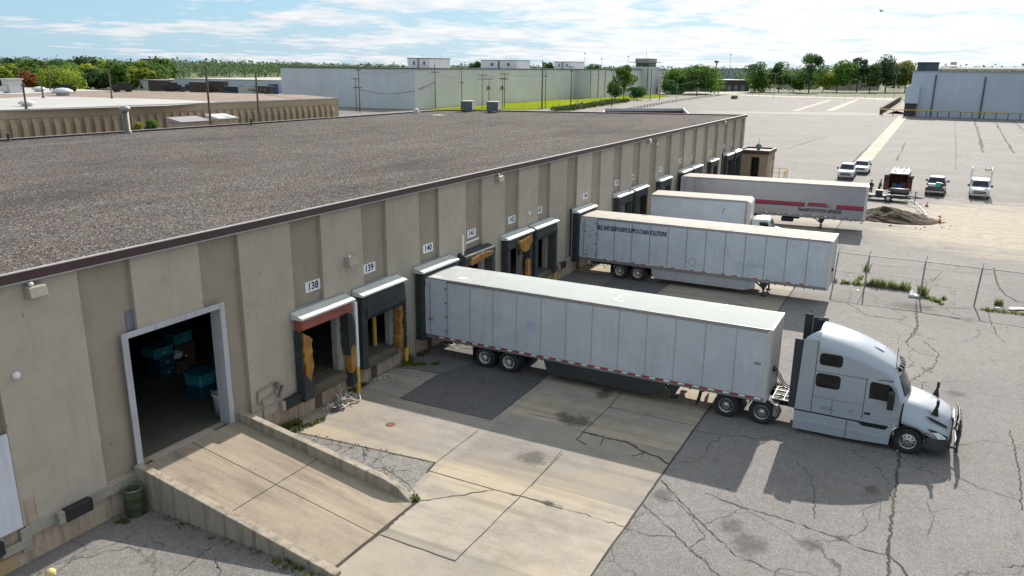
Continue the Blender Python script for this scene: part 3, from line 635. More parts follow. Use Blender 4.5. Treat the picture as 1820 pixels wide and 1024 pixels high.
# dock bumpers on the ledge
def bumper(x, label, x2=None):
    t = thing('wall_bumper', label, 'bumper', (x, -.08, .98), 0, 'rubber bumpers on the ledge')
    MB().box(-.42, .42, -.24, 0, -.2, .2).build('rubber_pad', BLACK, t, bevel=.03); MB().box(-.62, -.42, -.2, 0, -.18, .18).build('concrete_block', LEDGE, t, bevel=.02)
bumper(12.35, 'black rubber bumper on the ledge between the white door and the ramp'); bumper(21.35, 'black rubber bumper on the ledge between the ramp and dock 138'); bumper(9.75, 'black rubber bumper under the white overhead door'); bumper(46.9, 'black rubber bumper on the ledge right of dock 143')
# gas pipe loop beside the ramp
t = thing('gas_pipe', 'rusty pipe loop with a valve on the wall between ramp and dock 138', 'pipe', (20.1, -.05, 1.6))
P = plain('rusty_pink_pipe', (.30,.21,.17), .7, 0, .3)
b = MB(); p = [WY(458,693),WY(457,708)]
b.tube([(-.35,0,-.2),(-.35,0,.3),(.55,0,.42),(.55,-.05,-.1)], .035, mi=0); b.tube([(-.2,-.02,-.12),(.45,-.02,-.02)], .03); b.build('pipe', P, t)
b = MB(); b.cyl((.55,-.08,.38),(.6,-.12,.2),.1,.07,8); b.rbox((.72,-.1,-.02), .1,.1,.5,0,0,.5); b.build('regulator', STEEL, t)
b = MB(); b.tube([(-.2,-.08,-.2),(-.2,-.08,-1.1)], .025); b.ball((-.2,-.08,-.2),.07,.07,.1); b.build('valve_pipe', GALV, t)
# pipe guard post between the first two docks, yellow at the foot
t = thing('guard_post', 'slim white post with yellow foot between docks 138 and 139', 'post', (25.12, -.42, 0))
MB().box(-.07,.07,-.07,.07,1.2,4.1).build('upper_post', WHITE, t); MB().cyl((0,0,0),(0,0,1.2),.09,n=12).build('yellow_sleeve', YEL, t)
for x, lb in ((28.95,'short yellow bollard at the right foot of dock 139'),(45.65,'short yellow and red bollard at the right foot of dock 143')):
    t = thing('bollard', lb, 'bollard', (x, -.25, 0)); MB().cyl((0,0,0),(0,0,.95),.1,n=14).build('post', YEL, t)
    b = MB(); b.cyl((0,0,.95),(0,0,1.02),.1,.04,14); b.build('cap', YEL if x < 30 else REDT, t)
for i, lb in ((1,'yellow bollard just inside the dock with the long grey hanging curtain'),(4,'yellow bollard inside the dock with torn orange foam hanging from its head'),(5,'yellow bollard inside the dock left of the lettered white trailer')):
    t = thing('bollard', lb, 'bollard', (DOCKS[i]+.55, .55, 1.2)); MB().cyl((0,0,0),(0,0,1.45),.1,n=14).lathe([(.1,1.45),(.07,1.52),(0,1.54)],(0,0,0),(0,0,1),14).build('post', plain('old_yellow_post', (.55,.30,.04), .7), t); MB().cyl((0,0,0),(0,0,.03),.16,n=14).build('base_plate', STEEL, t)
# hose rag by 139 door: grey draped cover
# ------------------------------------------------------------------ ramp
rp = thing('loading_ramp', 'sloping concrete ramp with two curb walls up to the open drive-in door', 'ramp', (16.6, -4, 0))
def rz(y): return 1.2*(1+y/7.85) if y > -7.85 else 0
b = MB()
ys = [.0-.785*i for i in range(11)]
for x0, x1 in ((14.72, 16.66), (16.69, 18.66)):
    for y0, y1 in ((-.02,-3.8),(-3.83,-7.75)): 
        n = 8
        for k in range(n):
            a = y0+(y1-y0)*k/n; c2 = y0+(y1-y0)*(k+1)/n
            b.quad((x0,c2,rz(c2)+.022),(x1,c2,rz(c2)+.022),(x1,a,rz(a)+.022),(x0,a,rz(a)+.022))
b.build('deck', RAMPC, rp, True)
b = MB(); b.quad((14.7,-7.84,.012),(18.7,-7.84,.012),(18.7,0,1.2),(14.7,0,1.2)); b.build('deck_joints', CRK, rp, True)
b = MB(); b.prism([(.0,-.2),(.0,1.36),(-.25,1.36),(-7.6,.22),(-8.1,.12),(-8.1,-.2)], 'x', 14.42, 14.72); b.build('curb_wall', CURB, rp, True, bevel=.025)
b = MB(); b.prism([(-.1,-.2),(-.1,1.52),(-.5,1.5),(-6.6,.62),(-7.15,.45),(-7.7,.03),(-7.7,-.2)], 'x', 18.66, 18.93); b.build('curb_wall', CURB, rp, True, bevel=.025)
# goods inside the door
CYAN = plain('teal_tote', (.03,.25,.30), .35, 0, .35); CYAN2 = plain('dark_teal_tote', (.008,.075,.10), .35, 0, .4)
def tote(x, y, z, w, d, h, label, mt=CYAN, g='teal boxes inside the warehouse'):
    t = thing('storage_box', label, 'box', (x, y, z), U(-.05,.05), g)
    MB().box(-w/2,w/2,-d/2,d/2,0,h-.05).build('box_body', mt, t, bevel=.07, seg=3); MB().box(-w/2-.02,w/2+.02,-d/2-.02,d/2+.02,h-.05,h).build('lid', mt, t)
    MB().box(-.05,.05,-d/2-.012,-d/2,h*.42,h*.54).build('label_patch', SIGNW, t)
for k in range(2): tote(19.75, 2.9, 1.2+.5*k, .95, .9, .5, '%s teal box of the low front stack inside the drive-in door' % ('lower','upper')[k], (CYAN2, CYAN)[k])
for k in range(3): tote(20.62, 2.5, 1.2+.55*k, .8, .9, .55, '%s dark teal box of the taller stack behind the white bin' % ('bottom','middle','top')[k], CYAN2)
for k in range(2): tote(20.35, 6.0, 1.2+.45*k, .75, .8, .45, '%s dark box of the stack deep inside the warehouse' % ('lower','upper')[k], CYAN2)
tote(20.25, 6.0, 2.1, .95, .8, .45, 'bright teal box on top of the stack deep inside the warehouse'); tote(21.5, 6.3, 2.25, .9, .8, .5, 'bright teal box on a crate deep inside the warehouse'); tote(21.5, 6.3, 1.2, 1.0, .9, 1.05, 'brown crate under a bright teal box deep inside the warehouse', RUST)
o = MB().ball((0,0,.2),.32,.3,.22,9,6,0,.12).build('wrapped_bundle', SIGNW); o.location = (20.95,5.8,1.75); tag(o,'pale wrapped bundle between the two bright teal boxes','bundle'); o = MB().box(-.3,.3,-.3,.3,0,.55).box(-.34,.34,-.34,.34,.49,.55).build('crate', RUST, None, bevel=.02); o.location = (20.98,5.8,1.2); tag(o,'low brown crate under the pale wrapped bundle','crate')
t = thing('waste_bin', 'white barrel bin just inside the right side of the drive-in door', 'bin', (18.9, .95, 1.2))
b = MB(); b.lathe([(0,.02),(.24,.0),(.29,.75),(.31,.8),(.27,.8),(.24,.1),(0,.08)], (0,0,0), (0,0,1), 20); b.build('bin_body', plain('off_white_plastic', (.5,.5,.47), .5), t); MB().lathe([(.315,.76),(.33,.78),(.315,.81),(.3,.8)], (0,0,0),(0,0,1),20).build('rim', WHITE, t)
# green barrel by the ramp
bx, by = G(243, 905)
t = thing('barrel', 'mossy green open barrel in the corner between wall and ramp', 'barrel', (14.0, -.42, 0)); MOSS = plain('mossy_metal', (.05,.065,.03), .9, 0, .5, 5, bmp=.4)
b = MB(); b.lathe([(.27,0),(.28,.3),(.295,.32),(.28,.34),(.28,.6),(.295,.62),(.28,.64),(.29,.9),(.26,.9),(.25,.2),(0,.18)], (0,0,0), (0,0,1), 22); b.build('drum', MOSS, t); MB().lathe([(.285,.88),(.305,.9),(.285,.925),(.262,.9)], (0,0,0),(0,0,1),22).build('rim', STEEL, t)
# manhole cover
o = MB().lathe([(0,.006),(.17,.006),(.18,.002),(.20,.006),(.21,.0)], (0,0,.008), (0,0,1), 24, 0, False).build('manhole_cover', plain('rusty_cover', (.16,.075,.04), .85, 0, .3, 12, bmp=.6)); o.location = (*G(694,755), 0); tag(o, 'round rusty manhole cover set in the sunlit apron', 'manhole')
# ------------------------------------------------------------------ wheels
RIMW = plain('white_steel_rim', (.50,.49,.46), .5, .1, .2, 8); RIMA = plain('polished_alloy_rim', (.50,.50,.49), .32, .85, .15); HOLE = plain('rim_hole_black', (.008,.008,.008), .9)
def tyre_mb(y0, w, Rr, s):
    b = MB(); h = w/2
    prof = [(Rr*.57,-h*.8),(Rr*.62,-h),(Rr*.86,-h*1.02),(Rr*.97,-h*.86),(Rr,-h*.7),(Rr,-h*.28),(Rr*.975,-h*.25),(Rr*.975,-h*.18),(Rr,-h*.15),(Rr,h*.15),(Rr*.975,h*.18),(Rr*.975,h*.25),(Rr,h*.28),(Rr,h*.7),(Rr*.97,h*.86),(Rr*.86,h*1.02),(Rr*.62,h),(Rr*.57,h*.8)]
    return b.lathe(prof, (0,y0,0), (0,s,0), 30)
def wheel(parent, x, y, s, Rr=.51, dual=True, steer=False, alloy=False):
    """s = outward side (-1 near, +1 far). y = outer face of the tyre"""
    b = MB(); b.cyl((0,-s*.30,0),(0,s*-.02,0),.2,.17,14).cyl((0,s*-.02,0),(0,s*(.06 if steer else -.0),0),.12,.1,14)
    hub = b.build('wheel', STEEL, parent); hub.location = (x, y, Rr)
    w = .27
    t = tyre_mb(-s*w/2, w, Rr, s)
    t.build('tyre', TYRE, hub)
    if dual: tyre_mb(-s*(w*1.5+.06), w, Rr, s).build('tyre', TYRE, hub)
    m = RIMA if alloy else RIMW; r = MB(); k = Rr*.585
    if steer:
        r.lathe([(k,-.06),(k*1.02,-.015),(k*.95,-.02),(k*.86,-.05),(k*.8,.0),(k*.55,.025),(k*.42,.02),(k*.4,.05),(.0,.06)], (0,0,0), (0,s,0), 30)
        d0 = .012
    else:
        r.lathe([(k,-.05),(k*1.02,-.012),(k*.94,-.02),(k*.86,-.10),(k*.8,-.15),(k*.62,-.16),(k*.5,-.13),(k*.42,-.13),(k*.4,-.02),(k*.36,.0),(0,.005)], (0,0,0), (0,s,0), 30)
        d0 = -.15
    nh = 10 if alloy else 5
    for i in range(nh):
        a = 2*PI*i/nh+.2; c = Vector((math.cos(a)*k*.70, s*d0, math.sin(a)*k*.70)); q = .032 if alloy else .045
        r.cyl(c-Vector((0,s*.012,0)), c+Vector((0,s*.012,0)), q, n=10, mi=1)
    for i in range(10):
        a = 2*PI*i/10; c = Vector((math.cos(a)*k*.49, s*(d0+.01), math.sin(a)*k*.49)); r.cyl(c, c+Vector((0,s*.025,0)), .014, n=6, mi=2)
    r.build('rim', [m, HOLE, STEEL], hub)
    return hub
# ------------------------------------------------------------------ semi trailers
PW = m_panel('trailer_sheet', (.53,.55,.59), .42, .35, blotch=(.40,.46,.56)); PW2 = m_panel('trailer_sheet_blue', (.52,.565,.63), .42, .4, blotch=(.38,.44,.55)); PW3 = m_panel('trailer_sheet_bare', (.36,.355,.385), .3, .2, .6)
SEAM1 = plain('sheet_seam_pale', (.37,.39,.42), .5, 0, .2); SEAM2 = plain('sheet_seam_dark', (.26,.29,.33), .5, 0, .2)
ROOFW = m_panel('trailer_roof_skin', (.44,.46,.455), .8, .3, blotch=(.36,.44,.46), spec=.15); ROOFT = m_panel('trailer_roof_tan', (.50,.46,.42), .8, .35, spec=.15)
RAIL = plain('bottom_rail_alloy', (.25,.25,.25), .5, .5, .2); RAILT = plain('top_rail_alloy', (.30,.29,.30), .45, .4, .15); POSTM = plain('corner_post_white', (.55,.53,.51), .45, .1, .1)
DOORW = m_panel('door_sheet', (.50,.54,.61), .45, .4); SKD = plain('black_side_skirt', (.03,.035,.037), .6, 0, .3); SKL = m_panel('grey_side_skirt', (.36,.38,.41), .5, .5)
UND = plain('black_chassis', (.025,.025,.027), .7, .2, .4); GEARM = plain('landing_gear_grey', (.05,.055,.06), .6, .3, .3)
def trailer(name, label, loc, rz, side, seam, roof, skirt, wx_, zt=4.02, hb=1.10, Ln=16.15, seams=True, doorm=None, tape='alt', gear=12.35, gear_down=False):
    t = thing(name, label, 'trailer', loc, rz)
    b = MB(); b.box(0.02, Ln-.18, -1.285, 1.285, hb+.06, zt-.1, 0)
    if seams:
        for i in range(13):
            x = 1.28+1.228*i*(Ln/16.15)
            if x < Ln-.4:
                for s in (-1, 1):
                    b.box(x-.03, x+.03, min(s*1.285,s*1.291), max(s*1.285,s*1.291), hb+.08, zt-.12, 1)
                    for k in range(11): b.box(x-.012, x+.012, min(s*1.291,s*1.296), max(s*1.291,s*1.296), hb+.2+.25*k, hb+.23+.25*k, 1)
    b.build('body', [side, seam], t)
    for s in (-1, 1):
        b = MB(); b.box(.0, Ln-.18, s*1.255-.045, s*1.255+.045, zt-.15, zt-.005)
        for k in range(50): b.box(.3+.31*k, .32+.31*k, min(s*1.3,s*1.303), max(s*1.3,s*1.303), zt-.12, zt-.1)
        b.build('top_rail', RAILT, t, bevel=.0)
        for x in (.2, Ln*.5, Ln-.5): MB().rbox((x, s*1.305, zt-.075), .09, .02, .04).build('marker_light', plain('amber_lens',(.45,.13,.02),.3), t)
    b = MB(); n = 14; vs = []
    for i in range(n*2+1):
        x = .02+(Ln-.1)*i/(n*2)
        for j in range(7): y = -1.25+2.5*j/6; vs.append((x, y, zt-.006+.03*(1-(y/1.25)**2)+(.006 if i % 2 else 0)))
    b.add(vs, [(i*7+j,(i+1)*7+j,(i+1)*7+j+1,i*7+j+1) for i in range(n*2) for j in range(6)], 0, False); b.build('roof', roof, t)
    for s in (-1, 1): MB().box(.0, Ln-.1, s*1.28-.03, s*1.28+.03, hb-.12, hb+.07).build('bottom_rail', RAIL, t, bevel=.01)
    for s in (-1, 1):
        b = MB(); k = 0; x = .5
        while x < Ln-.4:
            y0, y1 = sorted((s*1.311, s*1.314))
            if tape == 'alt': b.box(x, x+.30, y0, y1, hb-.02, hb+.05, 0); b.box(x+.30, x+.55, y0, y1, hb-.02, hb+.05, 1)
            else: b.box(x, x+.26, y0-(.0), y1, hb+.075, hb+.125, 0); b.box(x+.28, x+.52, y0, y1, hb+.075, hb+.125, 1)
            x += {'alt': .62, 'gap': (.75 if k % 2 else 1.25), 'far': 1.0}[tape]; k += 1
        b.build('reflective_tape', [REDT, WHTT], t)
    b = MB(); pr = [(Ln-.20,-1.30),(Ln-.20,-1.30)]
    for s in (-1, 1):
        b.prism([(Ln-.22,s*1.30),(Ln-.08,s*1.30),(Ln-.02,s*1.24),(Ln,s*1.14),(Ln,s*.98),(Ln-.06,s*.98),(Ln-.06,s*1.2),(Ln-.22,s*1.2)], 'z', hb-.12, zt-.02)
    b.box(Ln-.2, Ln+.005, -1.3, 1.3, zt-.06, zt); b.build('corner_post', POSTM, t, bevel=.01)
    b = MB(); b.box(Ln-.16, Ln-.03, -1.15, 1.15, hb-.1, zt-.05)
    for y in (-.78,-.39,0,.39,.78): b.box(Ln-.03, Ln-.012, y-.03, y+.03, hb, zt-.08)
    b.build('front_wall', POSTM, t)
    b = MB(); b.rbox((Ln+.0,-.15,hb+.95), .05,.35,.16); b.cyl((Ln,-.25,hb+.95),(Ln+.09,-.25,hb+.95),.05); b.cyl((Ln,-.05,hb+.95),(Ln+.09,-.05,hb+.95),.05); b.build('air_line_box', BLACK, t)
    # rear doors folded flat along the sides
    for s in (-1, 1):
        d = MB(); d.rbox((.60, s*1.345, (hb+zt)/2+.02), 1.27, .045, zt-hb-.16, s*.02)
        for z in (hb+.4, hb+1.1, hb+1.8, hb+2.5): d.rbox((1.22, s*1.375, z), .09, .03, .12, 0, mi=1)
        d.cyl((.35, s*1.385, hb+.15),(.35, s*1.385, zt-.15),.018,n=6,mi=1); d.build('rear_door', [doorm or DOORW, RAIL], t, bevel=.006)
    MB().box(0, .12, -1.29, 1.29, zt-.22, zt-.02).box(0,.12,-1.29,-1.2,hb-.1,zt-.02).box(0,.12,1.2,1.29,hb-.1,zt-.02).build('rear_frame', RAILT, t)
    # floor and running gear
    b = MB(); b.box(.05, Ln-.2, -1.25, 1.25, hb-.1, hb+.02)
    for i in range(27): b.box(.5+.57*i, .56+.57*i, -1.22, 1.22, hb-.2, hb-.1)
    for s in (-1, 1): b.box(.6, 7.4, s*.55-.06, s*.55+.06, hb-.42, hb-.2)
    b.build('floor_frame', UND, t)
    b = MB()
    for x in wx_: b.cyl((x,-1.0,.51),(x,1.0,.51),.075,n=10); b.box(x-.5, x+.1, -.62, -.5, .55, .72); b.box(x-.5, x+.1, .5, .62, .55, .72); b.cyl((x-.25,-.56,.6),(x-.25,-.56,hb-.42),.12,n=10); b.cyl((x-.25,.56,.6),(x-.25,.56,hb-.42),.12,n=10)
    b.build('axle_group', UND, t)
    for x in wx_:
        for s in (-1, 1): wheel(t, x, s*1.28, s)
    for s in (-1, 1):
        b = MB(); b.box(wx_[0]-.66, wx_[0]-.64, s*.95-.3, s*.95+.3, .22, hb-.2); b.build('mud_flap', BLACK, t)
    for s in (-1, 1):
        b = MB(); y = s*.95; z0 = .06 if gear_down else .28
        b.box(gear-.07, gear+.07, y-.07, y+.07, .45, hb-.1); b.box(gear-.05, gear+.05, y-.05, y+.05, z0+.04, .5); b.box(gear-.14, gear+.14, y-.14, y+.14, z0, z0+.05)
        b.build('landing_leg', GEARM, t)
    b = MB()
    for s in (-1, 1):
        b.prism([(gear-.75,hb-.1),(gear-.62,hb-.1),(gear-.02,.62),(gear-.05,.5)], 'y', s*.95-.03, s*.95+.03)
        b.prism([(gear-.30,hb-.1),(gear+.34,hb-.1),(gear+.08,.5),(gear-.08,.5)], 'y', s*1.04-.02, s*1.04+.02)
    b.cyl((gear,-.95,.62),(gear,.95,.62),.03); b.build('gear_brace', GEARM, t)
    if skirt:
        x0, x1, sm, cut = skirt
        for s in (-1, 1):
            b = MB(); b.prism([(x0,hb-.1),(x1,hb-.1),(x1,.66 if not cut else hb-.55),(x1-.7,.34),(x0+.22,.34)], 'y', s*1.255-.012, s*1.255+.012)
            for k in range(5): b.box(x0+.8+k*(x1-x0-1)/5, x0+.83+k*(x1-x0-1)/5, min(s*1.268,s*1.272), max(s*1.268,s*1.272), .36, hb-.1)
            b.build('side_skirt', sm, t)
    # belly gear seen under the floor
    b = MB(); b.box(5.4, 6.0, -.3, .3, .62, hb-.2); b.cyl((9.6,-.35,.85),(10.7,-.35,.85),.2,n=12); b.build('air_tank', UND, t)
    return t
t1 = trailer('semi_trailer', 'long plain white semi trailer coupled to the silver tractor at dock 140', (31.585,-.46,0), -PI/2, PW, SEAM1, ROOFW, (6.35, 12.05, SKD, False), (3.29,4.57))
# painted repair patches on the roof skin
def patch(t, pts, nm='roof_patch', mt=None, z=4.062):
    b = MB(); b.poly(pts, z); b.build(nm, mt, t)
PATW = plain('roof_patch_white', (.72,.71,.68), .5); PATG = plain('roof_patch_grey', (.42,.43,.42), .6)
def frame_patch(t, x, y, w, h, th, mt, z=4.046):
    b = MB(); b.box(x,x+w,y,y+th,z-.02,z); b.box(x,x+w,y+h-th,y+h,z-.02,z); b.box(x,x+th,y+th,y+h-th,z-.02,z); b.box(x+w-th,x+w,y+th,y+h-th,z-.02,z); b.build('roof_patch', mt, t)
MB().box(1.55,1.95,-.9,.45,4.03,4.043).box(1.95,2.5,-.1,.45,4.03,4.041).build('roof_patch', PATW, t1); MB().box(.25,.75,-1.1,-.3,4.0,4.032).build('roof_patch', PATW, t1)
b = MB(); b.prism([(5.45,2.2),(5.5,2.75),(5.75,2.7),(5.95,2.72),(6.0,2.35),(5.85,2.15)], 'y', -1.2885, -1.286); b.build('faded_sticker', plain('ghost_blue', (.40,.46,.56), .5, 0, .12), t1)
b = MB(); b.box(15.55,15.8,-1.2985,-1.296,2.5,2.62); b.build('decal', GREYP, t1); MB().box(.2,.5,-1.372,-1.369,1.9,2.05).build('decal', GREYP, t1)
frame_patch(t1, 9.3, -.7, .45, 1.3, .12, PATG)
MB().lathe([(.2,.0),(.22,.012),(.32,.012),(.34,0)], (13.9,.1,4.03), (0,0,1), 20).build('roof_patch', PATG, t1)
t2 = trailer('semi_trailer', 'parked white semi trailer with dark lettering and a grey side skirt at dock 144', (50.33,-.5,0), -PI/2, PW2, SEAM2, ROOFT, (5.15, 11.9, SKL, True), (2.97,4.24), tape='gap', gear=12.38, gear_down=True)
def side_text(t, txt, size, x, z, mt, sx=1, shear=0, bold=.0, y=-1.2975, width=None):
    tb = text_mb(txt, size, bold=bold, sx=sx, shear=shear)
    if width:
        q = [p[0] for p in tb.v]; k = width/(max(q)-min(q)); m0 = (max(q)+min(q))/2; tb.v = [((p[0]-m0)*k, p[1], p[2]) for p in tb.v]; tb.xf(Matrix.Translation((x, y, z)) @ Matrix.Rotation(PI/2, 4, 'X')); return tb.build('lettering', mt, t)
side_text(t2, 'IBLE AND RESPONSIVE SUPPLY-CHAIN SOLUTIONS', .42, 3.68, 3.34, NAVY, 1, bold=.016, width=4.82)
b = MB()
for q in (((7.55,1.75),(7.85,2.05)),((7.85,2.05),(8.15,1.75)),((8.15,1.75),(7.85,1.45)),((7.85,1.45),(7.55,1.75))): b.cyl((q[0][0],-1.29,q[0][1]),(q[1][0],-1.29,q[1][1]),.014,n=4)
b.build('placard_frame', STEEL, t2); b = MB(); b.prism([(10.5,1.9),(10.6,2.15),(11.4,2.05),(12.2,2.2),(12.6,1.95),(11.8,1.8)], 'y', -1.2885, -1.286); b.build('faded_sticker', MATS['ghost_blue'], t2)
side_text(t2, '53', .34, 15.6, 1.45, NAVY, .8, bold=.01)
b = MB()
for k in range(60):
    x, y = U(.4,15.5), U(-1.1,1.1); b.rbox((x,y,4.04), U(.08,.5), U(.02,.07), .012, U(0,3))
b.build('roof_scuffs', PATG, t2)['kind'] = 'stuff'
b = MB()
for k in range(26): b.rbox((U(.1,1.1), -1.38, U(1.3,3.7)), U(.03,.2), .006, U(.015,.05), 0)
b.build('door_scuffs', plain('scuff_grey', (.12,.13,.14), .7), t2)
# ------------------------------------------------------------------ third trailer
ang3 = math.atan2(-16.03, 1.5)
t3 = trailer('semi_trailer', 'silver sided semi trailer with red stripes at the far docks', (74.25,-.42,0), ang3, PW3, SEAM1, ROOFT, None, (2.6,3.85), seams=False, tape='far', gear=12.6, gear_down=True, doorm=m_panel('door_sheet_mauve', (.42,.40,.47), .45, .3))
STR = plain('crimson_stripe', (.33,.02,.06), .45, 0, .15); STB = plain('navy_stripe', (.03,.035,.09), .5)
b = MB()
for x0, x1, z in ((1.3,11.1,2.02),(13.7,15.95,1.99)): b.box(x0, x1, -1.296, -1.287, z, z+.30, 0); b.box(x0+1.2 if x0 < 5 else x0, x1, -1.295, -1.287, z-.09, z, 1)
b.prism([(11.25,2.1),(11.4,2.34),(12.7,2.34),(13.1,2.22),(12.8,2.1)], 'y', -1.296, -1.287, 0); b.box(11.3,13.1,-1.295,-1.287,2.0,2.08,1)
b.build('side_stripes', [STR, STB], t3)
side_text(t3, 'TRANSPORTATION SERVICES', .40, 12.35, 1.66, NAVY, 1, .25, .016, width=3.7)
b = MB()
for x in [1.3+.61*i for i in range(24)]:
    for k in range(9): b.box(x-.008, x+.008, -1.29, -1.285, 1.35+.3*k, 1.37+.3*k)
b.build('rivets', SEAM1, t3)
b = MB(); b.lathe([(.3,-.14),(.36,-.1),(.36,.1),(.3,.14),(.1,.14),(.1,-.14),(.3,-.14)], (9.7,-.7,.62), (1,0,0), 18); b.tube([(9.9,-.5,.9),(9.3,-.5,1.0)], .03)
b = MB(); b.prism([(9.25,.48),(10.2,.48),(10.25,.56),(10.25,.8),(10.18,.86),(9.28,.86),(9.2,.8),(9.2,.56)], 'y', -1.2, -.5); b.box(9.3,9.34,-.9,-.86,.86,1.1); b.box(10.1,10.14,-.9,-.86,.86,1.1); b.build('spare_tyre_carrier', BLACK, t3, bevel=.05)

# ------------------------------------------------------------------ tractor: local x is forward; s = -y of the yard
CABP = plain('silver_blue_cab_paint', (.40,.43,.48), .34, .3, .05, .4, coat=.5); CABD = plain('cab_seam_black', (.012,.013,.016), .6); INN = plain('fairing_inner_grey', (.035,.04,.05), .7)
tr = thing('semi_tractor', 'silver blue high roof sleeper tractor with a bull bar, coupled to the white trailer', 'truck', (31.6,-17.5,0), -PI/2)
SO = 17.5
def S(b):  # shift from yard measure to local
    b.v = [(p[0]-SO, p[1], p[2]) for p in b.v]; return b
def cabring(ss, sc, wb, wc, zb, zc, zt):
    side = [(0, wb), (.30, wb+.01), (.62, wb+.005), (.86, wb-.01), (.945, wb-.03), (.985, wc+.012), (1, wc-.02)]
    half = [(w, zb+(zc-zb)*f) for f, w in side]
    for q in (.84, .62, .32): half.append((wc*q, zc+(zt-zc)*(1-q**2.4)))
    pts = [(-w, z) for w, z in half] + [(0, zt)] + [(w, z) for w, z in half[::-1]]
    return [(ss+(sc-ss)*(1-(y/wb)**2), y, z) for y, z in pts]
SEC = [(18.3,18.28,1.22,1.13,.96,3.88,4.19),(18.7,18.7,1.225,1.12,.96,3.84,4.13),(19.1,19.1,1.225,1.10,.96,3.78,4.04),(19.45,19.47,1.225,1.08,.96,3.71,3.95),(19.8,19.84,1.225,1.05,.96,3.61,3.83),(20.1,20.17,1.225,1.02,.96,3.51,3.70),(20.4,20.52,1.22,.98,.96,3.39,3.53),(20.7,20.86,1.21,.95,.96,3.24,3.34),(20.92,21.14,1.20,.93,.96,3.06,3.13),(20.98,21.22,1.19,.93,.96,2.86,2.90)]
b = MB(); b.loft([cabring(*q) for q in SEC], cap=(True, False)); S(b)
wsr = [cabring(20.98,21.22,1.19,.93,.96,2.86,2.90), cabring(21.12,21.42,1.185,.99,.96,2.50,2.53), cabring(21.32,21.62,1.18,1.06,.96,2.05,2.07), cabring(21.36,21.66,1.18,1.05,.96,1.98,1.99)]
b2 = MB(); b2.loft(wsr, cap=(False, True)); S(b2); b.add(b2.v, b2.f, 0, True); b.build('cab_body', CABP, tr, fix=True)
# windshield: follows the cab front, a hair proud
def wring(r, k):
    n = len(r); return r
def lerp3(a, c, t): return tuple(a[i]+(c[i]-a[i])*t for i in range(3))
rows = []
for t in (.08,.35,.65,.93):
    T = t*2; ra, rb_ = (wsr[0], wsr[1]) if T < 1 else (wsr[1], wsr[2]); u = T if T < 1 else T-1
    rr = [lerp3(p, q, u) for p, q in zip(ra, rb_)]; rows.append([(p[0]+.02, p[1], p[2]+.008) for p in rr[7:len(rr)-7]])
b = MB(); b.loft(rows, cap=(False, False)); S(b); b.build('windshield', glass_dark('windshield_glass', (.06,.075,.075), .05), tr, fix=True)
b = MB(); b.tube([rows[1][0], rows[3][0]], .02, mi=0); S(b); b.build('wiper_arm', BLACK, tr); b = MB(); b.tube([rows[3][1],(rows[2][3][0]+.03,rows[2][3][1],rows[2][3][2])], .012); S(b); b.build('wiper', BLACK, tr); b = MB(); b.tube([rows[3][5],(rows[2][6][0]+.03,rows[2][6][1],rows[2][6][2])], .012); S(b); b.build('wiper', BLACK, tr)
# roof: clearance lamps, skylight
for y in (-.62,-.3,0,.3,.62): b = MB(); b.rbox((21.04+.16*(1-(y/.9)**2), y, 3.06), .18, .19, .12, 0, 0, .5); S(b); b.build('clearance_lamp', glass_dark('smoked_lens', (.02,.015,.012)), tr)
b = MB(); b.add([(20.18,-.36,3.685),(20.18,.36,3.685),(20.52,.33,3.545),(20.52,-.33,3.545)], [(0,3,2,1)]); b.v = [(p[0],p[1],p[2]+.012) for p in b.v]; S(b); b.build('skylight', plain('pale_skylight', (.38,.43,.52), .12, 0, .3), tr)
b = MB(); b.tube([(21.0,-.85,3.0),(20.98,-.86,3.95)], .012, 5); S(b); b.build('antenna', BLACK, tr)
# rear side fairings + rubber extenders + hollow roof back
for s in (-1, 1):
    b = MB(); b.prism([(17.68,.96),(18.32,.96),(18.32,3.86),(17.95,3.86),(17.76,3.8)], 'y', min(s*1.20,s*1.23), max(s*1.20,s*1.23))
    n = 7; ringv = []
    for i in range(n+1):
        a = i/n*1.15; ringv.append((s*(1.215-.55*(1-math.cos(a))), 3.80+.40*math.sin(a)))
    for i in range(n):
        (y0,z0),(y1,z1) = ringv[i], ringv[i+1]; xb = 17.78+.5*(i/n)**1.5
        b.add([(xb,y0,z0),(18.34,y0,z0),(18.34,y1,z1),(17.78+.5*((i+1)/n)**1.5,y1,z1)], [(0,1,2,3)])
    S(b); b.build('side_fairing', CABP, tr)
    b = MB(); b.box(17.42, 17.74, min(s*1.17,s*1.195), max(s*1.17,s*1.195), .96, 3.80 if s < 0 else 4.15); b.box(17.76, 18.3, min(s*1.17,s*1.197), max(s*1.17,s*1.197), 1.0, 3.78 if s < 0 else 4.05); S(b); b.build('side_extender', INN, tr)
b = MB(); b.box(18.2, 18.27, -1.15, 1.15, 1.0, 4.0); S(b); b.build('back_wall', INN, tr)
def rrect(x0, x1, z0, z1, r, n=4, sk=0):
    P = []
    for cx_, cz_, a0 in ((x1-r,z1-r,0),(x0+r,z1-r,PI/2),(x0+r,z0+r,PI),(x1-r,z0+r,1.5*PI)):
        for i in range(n+1): a = a0+PI/2*i/n; z = cz_+r*math.sin(a); P.append((cx_+r*math.cos(a)+sk*(z-z0), z))
    return P
